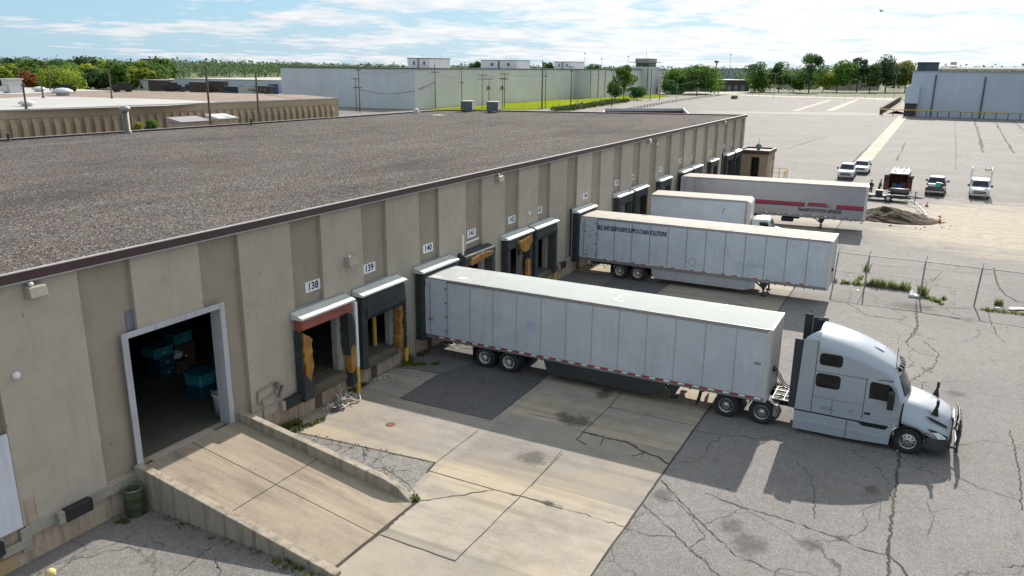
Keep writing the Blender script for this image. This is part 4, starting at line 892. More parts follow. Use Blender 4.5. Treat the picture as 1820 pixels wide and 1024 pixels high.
for s in (-1, 1):
    ya, yb = sorted((s*1.20, s*1.243))
    b = MB()
    for q in ((18.42,19.17,2.96,3.37,.1),(18.36,19.18,2.06,2.56,.11)): b.prism(rrect(*q), 'y', ya, yb)
    S(b); b.build('sleeper_window', GLASS, tr)
    b = MB()
    for q in ((18.39,19.2,2.93,3.40,.12),(18.33,19.21,2.03,2.59,.13)): b.prism(rrect(*q), 'y', *sorted((s*1.20, s*1.239)))
    S(b); b.build('window_rubber', BLACK, tr)
    d = MB(); d.prism([(20.12,1.14),(20.12,2.70),(20.3,2.72),(20.98,2.66),(21.12,2.52),(21.30,2.02),(21.33,1.5),(21.30,1.34),(20.7,1.10)], 'y', *sorted((s*1.19, s*1.234))); S(d); dr = d.build('cab_door', CABP, tr, bevel=.012)
    b = MB(); b.prism([(20.24,1.94),(20.22,2.5),(20.28,2.6),(20.86,2.58),(20.97,2.5),(21.12,1.98),(21.06,1.92)], 'y', *sorted((s*1.20, s*1.238))); S(b); b.build('door_window', GLASS, dr)
    b = MB(); b.box(20.16, 20.36, *sorted((s*1.23,s*1.25)), 1.27, 1.36); S(b); b.build('door_handle', BLACK, dr)
    b = MB()   # shut lines
    for x0, x1, z0, z1 in ((18.27,18.29,.98,3.85),(20.085,20.105,1.1,2.72),(18.3,20.1,2.655,2.668),(19.0,19.012,1.0,1.62),(18.3,20.08,1.61,1.617)): b.box(x0, x1, *sorted((s*1.2,s*1.2385)), z0, z1)
    b.prism([(20.1,2.66),(20.1,2.645),(20.75,2.73),(21.0,2.72),(21.0,2.735),(20.75,2.745)], 'y', *sorted((s*1.15,s*1.232)))
    S(b); b.build('shut_lines', CABD, tr)
    # lower chassis fairing with step and wheel arch edge
    b = MB(); b.prism([(17.68,.16),(17.68,.90),(19.95,.90),(20.12,.80),(20.92,.80),(21.05,.92),(21.34,1.22),(21.28,1.10),(21.19,.9),(21.12,.55),(21.10,.24),(19.5,.16)], 'y', *sorted((s*1.12,s*1.262)))
    b.prism([(17.68,.44),(17.68,.60),(19.9,.60),(20.3,.58),(20.9,.54),(20.9,.42),(19.8,.44)], 'y', *sorted((s*1.26,s*1.275)))
    S(b); b.build('chassis_fairing', CABP, tr, bevel=.02)
    b = MB(); b.box(17.66, 20.0, *sorted((s*1.1,s*1.22)), .90, .97); b.box(20.0, 20.95, *sorted((s*1.0,s*1.25)), .78, .815); b.box(20.0,20.95,*sorted((s*.9,s*1.15)),.8,1.1); b.box(19.59,19.61,*sorted((s*1.1,s*1.277)),.18,.9); S(b); b.build('step', CABD, tr)
    # mirrors
    b = MB(); b.prism(rrect(-.15,.17,1.76,2.42,.06), 'x', 20.88, 21.10); b.v = [(p[0], s*1.52+p[1], p[2]) for p in b.v]; b.tube([(21.08,s*1.2,2.0),(21.03,s*1.45,1.9)], .03); b.tube([(21.0,s*1.15,2.45),(21.0,s*1.45,2.33)], .025); S(b); b.build('door_mirror', BLACK, tr, bevel=.02)
    b = MB(); b.prism(rrect(-.1,.1,2.0,2.25,.04), 'x', 22.46, 22.56); b.v = [(p[0], s*1.02+p[1], p[2]) for p in b.v]; b.prism([(22.35,1.66),(22.6,1.60),(22.53,2.0),(22.46,2.0)], 'y', s*.98-.03, s*.98+.03); S(b); b.build('hood_mirror', BLACK, tr)
# hood with fenders
HS = [(21.42,2.06,1.02,1.92,1.20,1.45,1.235,1.16),(21.7,2.03,.99,1.87,1.185,1.42,1.25,1.09),(22.0,1.96,.95,1.80,1.15,1.38,1.26,1.03),(22.25,1.89,.91,1.73,1.10,1.33,1.25,.90),(22.5,1.81,.86,1.64,1.04,1.27,1.20,.78),(22.72,1.73,.81,1.55,.97,1.2,1.13,.74),(22.9,1.62,.76,1.45,.90,1.12,1.05,.72),(23.0,1.45,.68,1.30,.82,1.02,.97,.72),(23.03,1.2,.6,1.1,.74,.92,.88,.72)]
rings = []
for (s_, zt, w1, z1, w2, z2, w3, z3) in HS:
    half = [(w3*.93,z3-.02),(w3,z3+.04),(w3*1.0,z3+(z2-z3)*.45),(w2+(w3-w2)*.28,z2-.02),(w2,z2+.05),(w1+.07,z1-.11),(w1+.015,z1-.02),(w1-.05,z1+.03),(w1*.72,z1+(zt-z1)*.6)]
    pts = [(-w,z) for w,z in half]+[(0,zt)]+[(w,z) for w,z in half[::-1]]
    k = (23.05-s_)/1.6
    rings.append([(s_+.10*(1-(y/max(w3,.1))**2)*(1-max(0,k-.6)), y, z) for y, z in pts])
b = MB(); b.loft(rings, cap=(True, True)); S(b); b.build('hood', CABP, tr, fix=True)
b = MB()  # front grille
b.rbox((23.09,0,1.17), .06, 1.06, .66); 
for k in range(6): b.rbox((23.125,0,.92+.1*k), .03, 1.04, .035, mi=1)
b.rbox((23.13,0,1.18), .03, .08, .95, 0, .95, mi=1); S(b); b.build('grille', [CABD, ALU], tr)
for s in (-1, 1):
    b = MB(); b.add([(22.34,s*1.238,1.12),(22.62,s*1.165,1.06),(22.93,s*1.03,.90),(22.90,s*1.07,.80),(22.66,s*1.17,.80),(22.56,s*1.215,.94)], [(0,1,2,3,4,5)] if s > 0 else [(5,4,3,2,1,0)])
    b.v = [(p[0]+.02, p[1]+s*.012, p[2]+.01) for p in b.v]; bz = MB(); cx0 = sum(p[0] for p in b.v)/6; cz0 = sum(p[2] for p in b.v)/6; bz.add([(cx0+(p[0]-cx0)*1.2, p[1]-s*.006-s*(p[0]-cx0)*.06, cz0+(p[2]-cz0)*1.3) for p in b.v], [tuple(range(6))]); S(bz); bz.build('headlight_bezel', CABD, tr); S(b); b.build('headlight', plain('headlight_lens', (.62,.64,.66), .15, .1, .4, 9), tr)
    b = MB(); b.tube([(21.73+.60*math.cos(a), s*1.255, .51+.60*math.sin(a)) for a in [R(x) for x in range(8, 178, 10)]], .03, 6); S(b); b.build('arch_lip', CABD, tr)
    b = MB(); b.add([(22.18,s*1.14,1.62),(22.32,s*1.125,1.60),(22.90,s*.955,1.32),(22.94,s*.97,1.20),(22.7,s*1.045,1.32),(22.4,s*1.13,1.46)], [(0,1,2,3,4,5)] if s > 0 else [(5,4,3,2,1,0)]); b.v = [(p[0], p[1]+s*.03, p[2]+.0) for p in b.v]; S(b); b.build('hood_vent', CABD, tr)
    b = MB(); b.tube([(21.40,s*1.225,1.95),(21.40,s*1.245,1.45),(21.36,s*1.25,1.28)], .014, 5, 0); b.rbox((22.3,s*1.262,.98), .17, .012, .035, mi=1); S(b); b.build('hood_seam', [CABD, REDT], tr)
    b = MB(); b.box(21.48, 21.5, *sorted((s*1.0, s*1.24)), .5, 1.15); b.box(22.2,22.22,*sorted((s*1.0,s*1.2)),.4,.9); S(b); b.build('wheel_arch', CABD, tr)
BUMPM = plain('dark_bumper_plastic', (.03,.033,.035), .5, 0, .2)
b = MB(); b.loft([[(s_, w*yy, z0+(z1-z0)*zz_) for yy, zz_ in ((-1,0),(-1,1),(-.5,1),(0,1),(.5,1),(1,1),(1,0))] for s_, w, z0, z1 in ((22.2,1.2,.42,.76),(22.4,1.2,.34,.80),(22.7,1.13,.30,.80),(22.95,1.0,.30,.80),(23.1,.82,.32,.78),(23.16,.6,.36,.74))]); S(b); b.build('front_bumper', BUMPM, tr, fix=True, bevel=.02)
b = MB()
for s in (-1, 1): b.lathe([(0,.02),(.07,.02),(.085,0)], (23.12,s*.72,.5), (1,0,0), 12); b.rbox((22.27,s*1.215,.72), .03,.02,.14)
S(b); b.build('fog_lamp', WHTT, tr)
b = MB()
for y in (-1.02,1.02): b.tube([(23.16,y*.8,.45),(23.32,y,.55),(23.34,y,1.2),(23.26,y,1.5)], .035, 8)
for y in (-.55,-.2,.2,.55): b.tube([(23.38,y,.55),(23.40,y,1.1),(23.32,y,1.5)], .03, 8)
for z, x in ((.50,23.36),(.85,23.39),(1.2,23.38),(1.5,23.28)): b.tube([(x-.05,-1.03,z),(x+.02,-.5,z),(x+.02,.5,z),(x-.05,1.03,z)], .035, 8)
b.rbox((23.33,0,.42), .1, 2.0, .14); S(b); b.build('bull_bar', plain('dark_tube_steel', (.05,.055,.06), .5, .4, .2), tr)
# frame, deck, fifth wheel, hoses
b = MB()
for s in (-1, 1): b.box(13.6, 22.4, s*.43-.05, s*.43+.05, .68, .95)
for x in (14.2, 15.7, 17.2, 18.6, 20): b.box(x, x+.15, -.4, .4, .72, .9)
b.box(17.9, 21.0, -.85, .85, .35, 1.1); S(b); b.build('chassis_frame', UND, tr)
b = MB(); b.box(16.75, 17.62, -.9, .5, 1.0, 1.04)
for y in (-.9,-.42,.06,.48): b.box(16.75, 17.62, y, y+.03, 1.04, 1.08, 1)
for x in (16.75,17.18,17.6): b.box(x, x+.03, -.9, .5, 1.04, 1.08, 1)
S(b); b.build('deck_plate', [UND, STEEL], tr)
b = MB(); b.box(15.3, 16.3, -.5, .5, .96, 1.0); S(b); b.build('fifth_wheel', UND, tr)
b = MB()
for k, (y0, mt) in enumerate(((-.3,0),(-.1,0),(.1,1))):
    pts = [(16.62,y0,2.05),(16.85,y0,1.75),(17.05,y0,1.4),(17.3,y0+.1,1.25),(17.6,y0+.2,1.5),(18.2,y0+.2,1.8)]; b.tube(pts, .02, 6)
S(b); b.build('air_hoses', BLACK, tr)
b = MB(); b.prism([(13.95,1.0),(14.0,1.0),(13.86,.25),(13.80,.25)], 'y', -1.25, -.7); S(b); b.build('mud_flap', BLACK, tr)
b = MB(); b.prism([(13.95,1.0),(14.0,1.0),(13.86,.25),(13.80,.25)], 'y', .7, 1.25); S(b); b.build('mud_flap', BLACK, tr)
b = MB()
for k in range(7):
    a = .3+k*.36; b.rbox((16.46+.6*math.cos(a), -.95, .51+.6*math.sin(a)), .24, .6, .02, 0, 0, -(a-PI/2) if False else PI/2-a)
b.box(16.9,17.05,-1.25,-.7,.45,.95); S(b); b.build('rear_fender', plain('fender_white_scuffed', (.2,.21,.22), .5), tr)
for x in (15.05, 16.46):
    for s in (-1, 1): wheel(tr, x-SO, s*1.23, s, .51, True, False, True)
for s in (-1, 1): wheel(tr, 21.73-SO, s*1.215, s, .51, False, True, True)
b = MB(); b.cyl((21.73,-1,.51),(21.73,1,.51),.09); b.cyl((15.05,-.9,.51),(15.05,.9,.51),.12); b.cyl((16.46,-.9,.51),(16.46,.9,.51),.12); S(b); b.build('axle_group', UND, tr)
side_text(tr, 'BESTVIC', .2, 20.68-SO, 1.62, CABD, 1, .1, .006, -1.2395)
side_text(tr, '5911', .13, 21.78-SO, 1.56, CABD, 1.1, 0, .006, -1.205)
b = MB()
for k, (x0, x1, z) in enumerate(((18.62,18.95,1.26),(18.6,19.15,1.21),(18.66,19.1,1.16))): b.box(x0-SO, x1-SO, -1.24, -1.237, z, z+.022)
b.build('lettering', GREYP, tr); MB().box(19.62-SO,19.76-SO,-1.24,-1.237,1.24,1.31).build('decal', GREYP, tr)

# ------------------------------------------------------------------ box truck
ang = math.atan2(-7.6, .75)
bt = thing('box_truck', 'white box truck with a pale green cab backed towards the far docks', 'truck', (61.95+.1,-1.5,0), ang)
BX = m_panel('box_body_sheet', (.54,.58,.64), .4, .3, blotch=(.42,.47,.55)); CABG = plain('pale_green_cab', (.50,.58,.56), .4, 0, .08, coat=.3)
Lb = 7.75; zt = 4.05
b = MB(); b.box(0, Lb-.3, -1.27, 1.27, 1.15, zt-.08); b.build('box_body', BX, bt)
b = MB(); b.loft([[(Lb-.3+.3*math.sin(a), y, zt-.08-.3+.3*math.cos(a) if True else 0) for y in (-1.27,1.27)] for a in [i*PI/12 for i in range(7)]], cap=(False,False)); b.box(Lb-.3,Lb,-1.27,1.27,1.15,zt-.38)
for s in (-1,1): b.prism([(Lb-.3,zt-.38)]+[(Lb-.3+.3*math.sin(a), zt-.38+.3*math.cos(a)) for a in [i*PI/12 for i in range(7)]], 'y', min(s*1.27,s*1.262), max(s*1.27,s*1.262))
b.build('front_cap', POSTM, bt)
b = MB(); b.box(0, Lb-.28, -1.25, 1.25, zt-.08, zt-.04); b.build('roof', ROOFT, bt)
b = MB()
for s in (-1,1): b.box(0, Lb-.3, s*1.28-.025, s*1.28+.025, zt-.2, zt-.05); b.box(0, Lb-.2, s*1.28-.025, s*1.28+.025, 1.05, 1.2); b.box(Lb-.42, Lb-.28, s*1.28-.03, s*1.28+.03, 1.1, zt-.1)
b.build('edge_rail', RAILT, bt)
cp = [(Lb+.1,.75),(Lb+.1,2.45),(Lb+.28,2.6),(Lb+1.25,2.62),(Lb+1.42,2.5),(Lb+1.72,1.85),(Lb+2.55,1.62),(Lb+2.78,1.45),(Lb+2.84,.75)]
b = MB(); b.prism(cp, 'y', -1.0, 1.0); cabo = b.build('cab', CABG, bt, bevel=.08, seg=3)
for s in (-1,1):
    b = MB(); b.prism([(Lb+.72,1.7),(Lb+.7,2.4),(Lb+1.28,2.42),(Lb+1.56,1.72)], 'y', min(s*1.0,s*1.012), max(s*1.0,s*1.012)); b.build('side_window', GLASS, bt)
    b = MB(); b.prism(rrect(-.12,.12,1.75,2.2,.04), 'x', Lb+1.5, Lb+1.58); b.v = [(p[0], s*1.2+p[1], p[2]) for p in b.v]; b.tube([(Lb+1.54,s*1.0,2.1),(Lb+1.54,s*1.15,2.05)], .02); b.build('door_mirror', BLACK, bt)
b = MB(); b.add([(Lb+1.45,-.88,2.46),(Lb+1.45,.88,2.46),(Lb+1.735,.9,1.87),(Lb+1.735,-.9,1.87)], [(0,1,2,3)]); b.v = [(p[0]+.02,p[1],p[2]+.01) for p in b.v]; b.build('windshield', glass_dark('windshield_glass'), bt)
for s in (-1,1): MB().box(Lb+2.80,Lb+2.86,s*.78-.14,s*.78+.14,1.0,1.2).build('headlight', WHTT, bt)
MB().box(Lb+2.7,Lb+2.95,-1.05,1.05,.5,.75).build('front_bumper', STEEL, bt, bevel=.03)
MB().box(.3,Lb+2.4,-.45,.45,.7,1.05).build('chassis_frame', UND, bt)
for s in (-1,1): wheel(bt, 2.2, s*1.2, s, .5, True); wheel(bt, Lb+1.9, s*1.1, s, .5, False, True)
b = MB()
for x, z, w, h in ((2.1,1.75,.35,.3),(5.4,1.95,.3,.25),(5.6,2.9,.18,.5)): b.prism([(x,z),(x+w*.6,z+h*.8),(x+w,z+h),(x+w*.8,z+.1)], 'y', -1.276, -1.27)
b.build('dark_dent_marks', SEAM2, bt)  # flat darker patches stand for dents in the box side
# ------------------------------------------------------------------ light vehicles in the far yard
CARW = plain('car_white', (.62,.63,.64), .3, 0, .05, 2, coat=.5); CARG = plain('car_graphite', (.06,.062,.07), .3, .3, .1, 2, coat=.5); VANR = plain('van_rusty_red', (.17,.045,.035), .6, 0, .4); CHROME = plain('chrome_trim', (.5,.5,.5), .2, .9, .1)
CARGL = glass_dark('car_glass', (.02,.026,.04), .05)
def small_wheel(p, x, y, s, r=.39):
    b = MB(); b.lathe([(r*.6,-.1),(r*.9,-.11),(r,-.08),(r,.08),(r*.9,.11),(r*.6,.1)], (0,0,0), (0,s,0), 18); w = b.build('wheel', TYRE, p); w.location = (x,y,r)
    b = MB(); b.lathe([(r*.62,.06),(r*.58,.1),(r*.3,.06),(0,.09)], (0,0,0), (0,s,0), 14); b.build('rim', ALU, w)
def car(name, label, cat, loc, rz, paint, kind, group=None):
    """x runs from the end that faces the camera (0) to the other end"""
    t = thing(name, label, cat, loc, rz, group)
    if kind == 'front':   # hood towards the camera, pickup
        Ln = 5.7
        low = [(.05,.5),(0,.75),(.03,1.0),(.18,1.12),(1.45,1.22),(1.6,1.26),(3.9,1.28),(5.65,1.28),(Ln,1.2),(Ln,.55)]; cab = (1.45,4.0,2.15,3.75); ht = 1.92
    elif kind == 'suv':
        Ln = 4.9
        low = [(.05,.42),(0,.65),(.04,.9),(.2,1.0),(1.25,1.1),(1.4,1.14),(4.75,1.16),(Ln,.95),(Ln,.5)]; cab = (1.3,4.75,2.0,4.4); ht = 1.72
    else:                 # tail towards the camera, open bed
        Ln = 5.7
        low = [(0,.55),(0,1.0),(.05,1.02),(1.85,1.02),(1.9,1.28),(4.2,1.26),(4.3,1.22),(5.5,1.12),(5.66,1.0),(Ln,.75),(Ln,.5)]; cab = (1.85,4.3,2.0,3.55); ht = 1.95
    b = MB(); b.prism(low, 'y', -.97, .97); b.build('body', paint, t, bevel=.06, seg=3)
    x0, x1, x2, x3 = cab; zb = 1.2 if kind != 'suv' else 1.1
    b = MB(); b.loft([[(x0,-.94,zb),(x1,-.94,zb),(x1,.94,zb),(x0,.94,zb)],[(x2,-.74,ht-.04),(x3,-.74,ht-.04),(x3,.74,ht-.04),(x2,.74,ht-.04)],[(x2+.1,-.66,ht),(x3-.08,-.66,ht),(x3-.08,.66,ht),(x2+.1,.66,ht)]], closed=True, sm=False); b.build('cabin', paint, t, fix=True, bevel=.03)
    def pane(nm, lo, hi, off):
        b = MB(); k0, k1 = .12, .93
        q = [lerp3(lo[0],hi[0],k0),lerp3(lo[1],hi[1],k0),lerp3(lo[1],hi[1],k1),lerp3(lo[0],hi[0],k1)]
        b.add([tuple(p[i]+off[i] for i in range(3)) for p in q], [(0,1,2,3)]); b.build(nm, CARGL, t)
    pane('windshield' if kind != 'tail' else 'rear_window', ((x0,-.86,zb),(x0,.86,zb)), ((x2,-.68,ht-.04),(x2,.68,ht-.04)), (-.014,0,.006))
    pane('rear_window' if kind != 'tail' else 'windshield', ((x1,.86,zb),(x1,-.86,zb)), ((x3,.68,ht-.04),(x3,-.68,ht-.04)), (.014,0,.006))
    for s in (-1,1): pane('side_window', ((x0+.25,s*.94,zb),(x1-.2,s*.94,zb)), ((x2+.12,s*.74,ht-.04),(x3-.1,s*.74,ht-.04)), (0,s*.012,.004))
    for x in (.95, Ln-1.1):
        for s in (-1,1): small_wheel(t, x, s*.86, s, .39 if kind != 'suv' else .36)
    if kind in ('front','suv'):
        b = MB(); b.box(-.03,.02,-.62,.62,.68,.92,0); b.box(-.04,-.028,-.64,.64,.78,.82,1); b.build('grille', [BLACK, CHROME], t)
        for s in (-1,1): MB().rbox((.03,s*.78,.86),.08,.26,.2).build('headlight', WHTT, t)
    else:
        b = MB(); b.box(-.015,.02,-.8,.8,.7,.98); b.build('tailgate', paint, t)
        for s in (-1,1): MB().box(-.02,.03,s*.88-.08,s*.88+.08,.72,1.0).build('tail_light', REDT, t)
    MB().rbox((-.04,0,.52),.14,1.9,.2).build('bumper', CHROME if kind != 'suv' else paint, t, bevel=.03)
    for s in (-1,1): MB().rbox((x0+(.35 if kind != 'tail' else 2.0),s*1.12,1.34),.12,.26,.22).build('door_mirror', BLACK, t, bevel=.03)
    return t
RZ = 0.0
car('parked_car', 'white car half hidden behind the silver trailer, nearer of two', 'car', (110.4,-11.4,0), .02, CARW, 'front')
car('parked_car', 'white car parked farther back beside the pale concrete strip', 'car', (117.6,-12.5,0), -.03, CARW, 'suv')
pk = car('pickup_truck', 'dark pickup with a loaded open bed facing the camera', 'pickup', (101.4,-21.75,0), -.05, CARG, 'tail')
b = MB(); b.box(.08,1.82,-.78,.78,1.0,1.06); b.build('bed_floor', BLACK, pk)
MB().box(2.2,3.4,-.72,.72,1.955,1.985).build('roof_panel', CARW, pk, bevel=.01)
for nm, lb, x, y, z, sx, sy, sz, mt in (('tool_box','white tool box in the bed of the dark pickup',.5,.35,1.07,.5,.7,.3,WHITE),('bucket','turquoise tub at the tail of the dark pickup',.25,-.3,1.07,.4,.45,.5,plain('turquoise_plastic',(.04,.42,.36),.5)),('tool_box','rusty red crate in the bed of the dark pickup',.8,-.55,1.07,.5,.4,.35,VANR)):
    t = thing(nm, lb, nm.replace('_',' '), (101.4+x,-21.75+y,z), U(-.2,.2)); b = MB(); b.prism([(-sx/2,-sy/2),(sx/2,-sy/2),(sx/2,sy/2),(-sx/2,sy/2)],'z',0,sz-.05); b.build('box_body', mt, t, bevel=.02); MB().box(-sx/2-.02,sx/2+.02,-sy/2-.02,sy/2+.02,sz-.05,sz).build('lid', mt, t)
wt = car('work_truck', 'white work truck with a ladder rack facing the camera', 'truck', (101.3,-26.2,0), -.02, CARW, 'front')
b = MB(); b.box(3.9,6.4,-1.02,1.02,.75,1.75); b.build('utility_body', CARW, wt, bevel=.04)
b = MB()
for s in (-1,1):
    b.tube([(1.7,s*.98,1.4),(1.9,s*.98,3.05),(1.9,s*.98,3.3)],.045); b.tube([(4.2,s*.98,1.75),(4.2,s*.98,3.0)],.045); b.tube([(6.3,s*.98,1.75),(6.3,s*.98,3.0)],.045); b.tube([(1.9,s*.98,3.0),(6.4,s*.98,3.0)],.045)
for x in (1.9,4.2,6.3): b.tube([(x,-.98,3.0),(x,.98,3.0)],.04)
b.tube([(1.9,-.98,2.45),(1.9,.98,2.45)],.04); b.build('ladder_rack', WHITE, wt)
t = thing('tarp_bundle', 'pale rolled tarp on the rack of the white work truck', 'tarp', (104.2,-26.8,3.1)); b = MB(); lump(b,(0,0,0),.7,.4,.3,6); b.ball((0,0,0),.8,.35,.2,10,6,0,.1); b.build('tarp_roll', plain('tan_canvas',(.5,.42,.32),.8), t); MB().lathe([(.3,-.02),(.33,0),(.3,.02)],(0,0,0),(1,0,0),12).build('strap', BLACK, t)
# van with open rear doors
vn = thing('cargo_van', 'old red and white van with both rear doors open and a roof rack', 'van', (100.7,-17.95,0), -.02)
b = MB(); b.prism([(0,.55),(0,2.25),(.25,2.4),(4.3,2.4),(5.0,1.75),(5.5,1.3),(5.6,.6)], 'y', -1.0, -.95); b.prism([(0,.55),(0,2.25),(.25,2.4),(4.3,2.4),(5.0,1.75),(5.5,1.3),(5.6,.6)], 'y', .95, 1.0); b.box(0,5.5,-.95,.95,.55,.7); b.box(2.6,2.7,-.95,.95,.7,2.2); b.prism([(4.3,2.38),(5.0,1.73),(5.5,1.28),(5.6,.6),(5.5,.6),(5.3,1.2),(4.2,2.3)],'y',-.95,.95); b.build('body', VANR, vn)
MB().box(0.02,4.35,-.97,.97,2.30,2.42).build('roof', WHITE, vn, bevel=.05)
for s in (-1,1):
    d = MB(); d.rbox((-.28, s*1.22, 1.35), .62, .06, 1.75, s*-.95); dd = d.build('rear_door', VANR, vn, bevel=.02); w = MB(); w.rbox((-.30, s*1.19, 1.78), .40, .012, .5, s*-.95); w.v = [(p[0]-.03,p[1]-s*.025,p[2]) for p in w.v]; w.build('door_window', CARGL, dd)
    MB().rbox((4.4,s*1.25,1.55),.14,.28,.36).build('door_mirror', BLACK, vn, bevel=.03)
    for x in (1.1,4.5): small_wheel(vn, x, s*.86, s, .36)
b = MB()
for y in (-.75,-.25,.4,.75): b.tube([(.0,y,2.62),(4.2,y,2.62)],.05,8)
for x in (.3,2,3.9): b.tube([(x,-.9,2.4),(x,-.9,2.55),(x,.9,2.55),(x,.9,2.4)],.03,6)
for s in (-.45,.45): b.tube([(.1,s,2.55),(-.05,s*1.1,2.85)],.06,8)
b.build('roof_rack', WHITE, vn)
MB().rbox((-.06,0,.5),.14,1.9,.18).build('bumper', STEEL, vn, bevel=.02)
for lb, x, y, z, s, mt in (('blue tub inside the open back of the red van',.5,-.2,.71,.45,plain('blue_plastic',(.05,.07,.4),.5)),('green tub inside the open back of the red van',.55,.35,.71,.5,plain('green_plastic',(.03,.13,.09),.5)),('brown carton inside the open back of the red van',1.1,-.55,.71,.6,plain('carton_brown',(.2,.12,.06),.8))):
    t = thing('storage_box', lb, 'box', (100.7+x,-17.95+y,z), U(-.3,.3)); MB().box(-s/2,s/2,-s/2,s/2,0,s*.9).build('box_body', mt, t, bevel=.03); MB().box(-s/2-.02,s/2+.02,-s/2-.02,s/2+.02,s*.9,s*.97).build('lid', mt, t)
# flat utility trailer standing across in front of the van
ut = thing('utility_trailer', 'small flat utility trailer with a white wheel in front of the red van', 'trailer', (95.2,-17.4,0), -PI/2)
b = MB(); b.box(-3.4,1.9,-.95,.95,.52,.62); 
for s in (-1,1): b.box(-3.4,1.9,s*.92-.05,s*.92+.05,.42,.62)
for s in (-1,1): b.add([(1.9,s*.85-.05,.5),(1.9,s*.85+.05,.5),(3.4,.05*s+.05,.5),(3.4,.05*s-.05,.5),(1.9,s*.85-.05,.6),(1.9,s*.85+.05,.6),(3.4,.05*s+.05,.6),(3.4,.05*s-.05,.6)],[(0,1,2,3),(4,7,6,5),(0,4,5,1),(1,5,6,2),(2,6,7,3),(3,7,4,0)])
b.box(-3.4,-3.3,-.95,.95,.6,1.0); b.build('frame', UND, ut)
for s in (-1,1):
    small_wheel(ut, 0, s*1.08, s, .38); b = MB(); b.loft([[(.52*math.cos(a),s*1.08-.16,.38+.52*math.sin(a)),(.52*math.cos(a),s*1.08+.16,.38+.52*math.sin(a))] for a in [PI*i/8 for i in range(9)]],cap=(False,False)); b.build('fender', GREYP, ut)
b = MB(); b.tube([(2.6,0,.02),(2.6,0,1.15)],.05); b.box(2.5,2.7,-.1,.1,0,.04); b.box(2.45,2.75,-.03,.03,1.1,1.16); b.build('jack_post', UND, ut)
b = MB(); b.lathe([(0,-.95),(.3,-.95),(.36,-.9),(.36,.9),(.3,.95),(0,.95)],(1.0,.2,1.05),(1,0,0),18)
for x in (.3,1.7): b.box(x-.05,x+.05,-.15,.55,.62,.8)
t = b.build('steel_tank', plain('dark_grey_tank',(.07,.075,.08),.5,.2,.2)); t.location=(95.2,-17.4,0); t.rotation_euler=(0,0,-PI/2); tag(t,'dark grey steel tank lying on the utility trailer','tank')
t = thing('tool_box','dark green tool box at the left end of the utility trailer','tool box',(95.2,-16.4,.62)); MB().box(-.3,.3,-.35,.35,0,.42).build('box_body', plain('dark_green_box',(.03,.06,.05),.5), t, bevel=.02); MB().box(-.32,.32,-.37,.37,.42,.5).build('lid', plain('dark_green_box',(.03,.06,.05),.5), t)
# ------------------------------------------------------------------ people
SKIN = plain('skin', (.36,.2,.13), .6); CLOD = plain('dark_work_clothes', (.022,.026,.034), .85, 0, .3); CLOG = plain('charcoal_trousers', (.028,.028,.03), .9); HAIRM = plain('dark_hair', (.012,.01,.009), .8); BOOT = plain('boot_leather', (.03,.022,.016), .7)
def skinmesh(name, nodes, edges, mt, parent, sub=2):
    me = bpy.data.meshes.new(name); me.from_pydata([n[0] for n in nodes], edges, []); me.materials.append(mt)
    o = bpy.data.objects.new(name, me); COL.objects.link(o); o.parent = parent
    sk = o.modifiers.new('skin','SKIN'); sk.use_smooth_shade = True
    me.skin_vertices or None
    for i, n in enumerate(nodes):
        v = me.skin_vertices[0].data[i]; v.radius = (n[1], n[1] if len(n) < 3 else n[2]); v.use_root = (i == 0)
    o.modifiers.new('sub','SUBSURF').levels = sub; o.modifiers['sub'].render_levels = sub
    return o
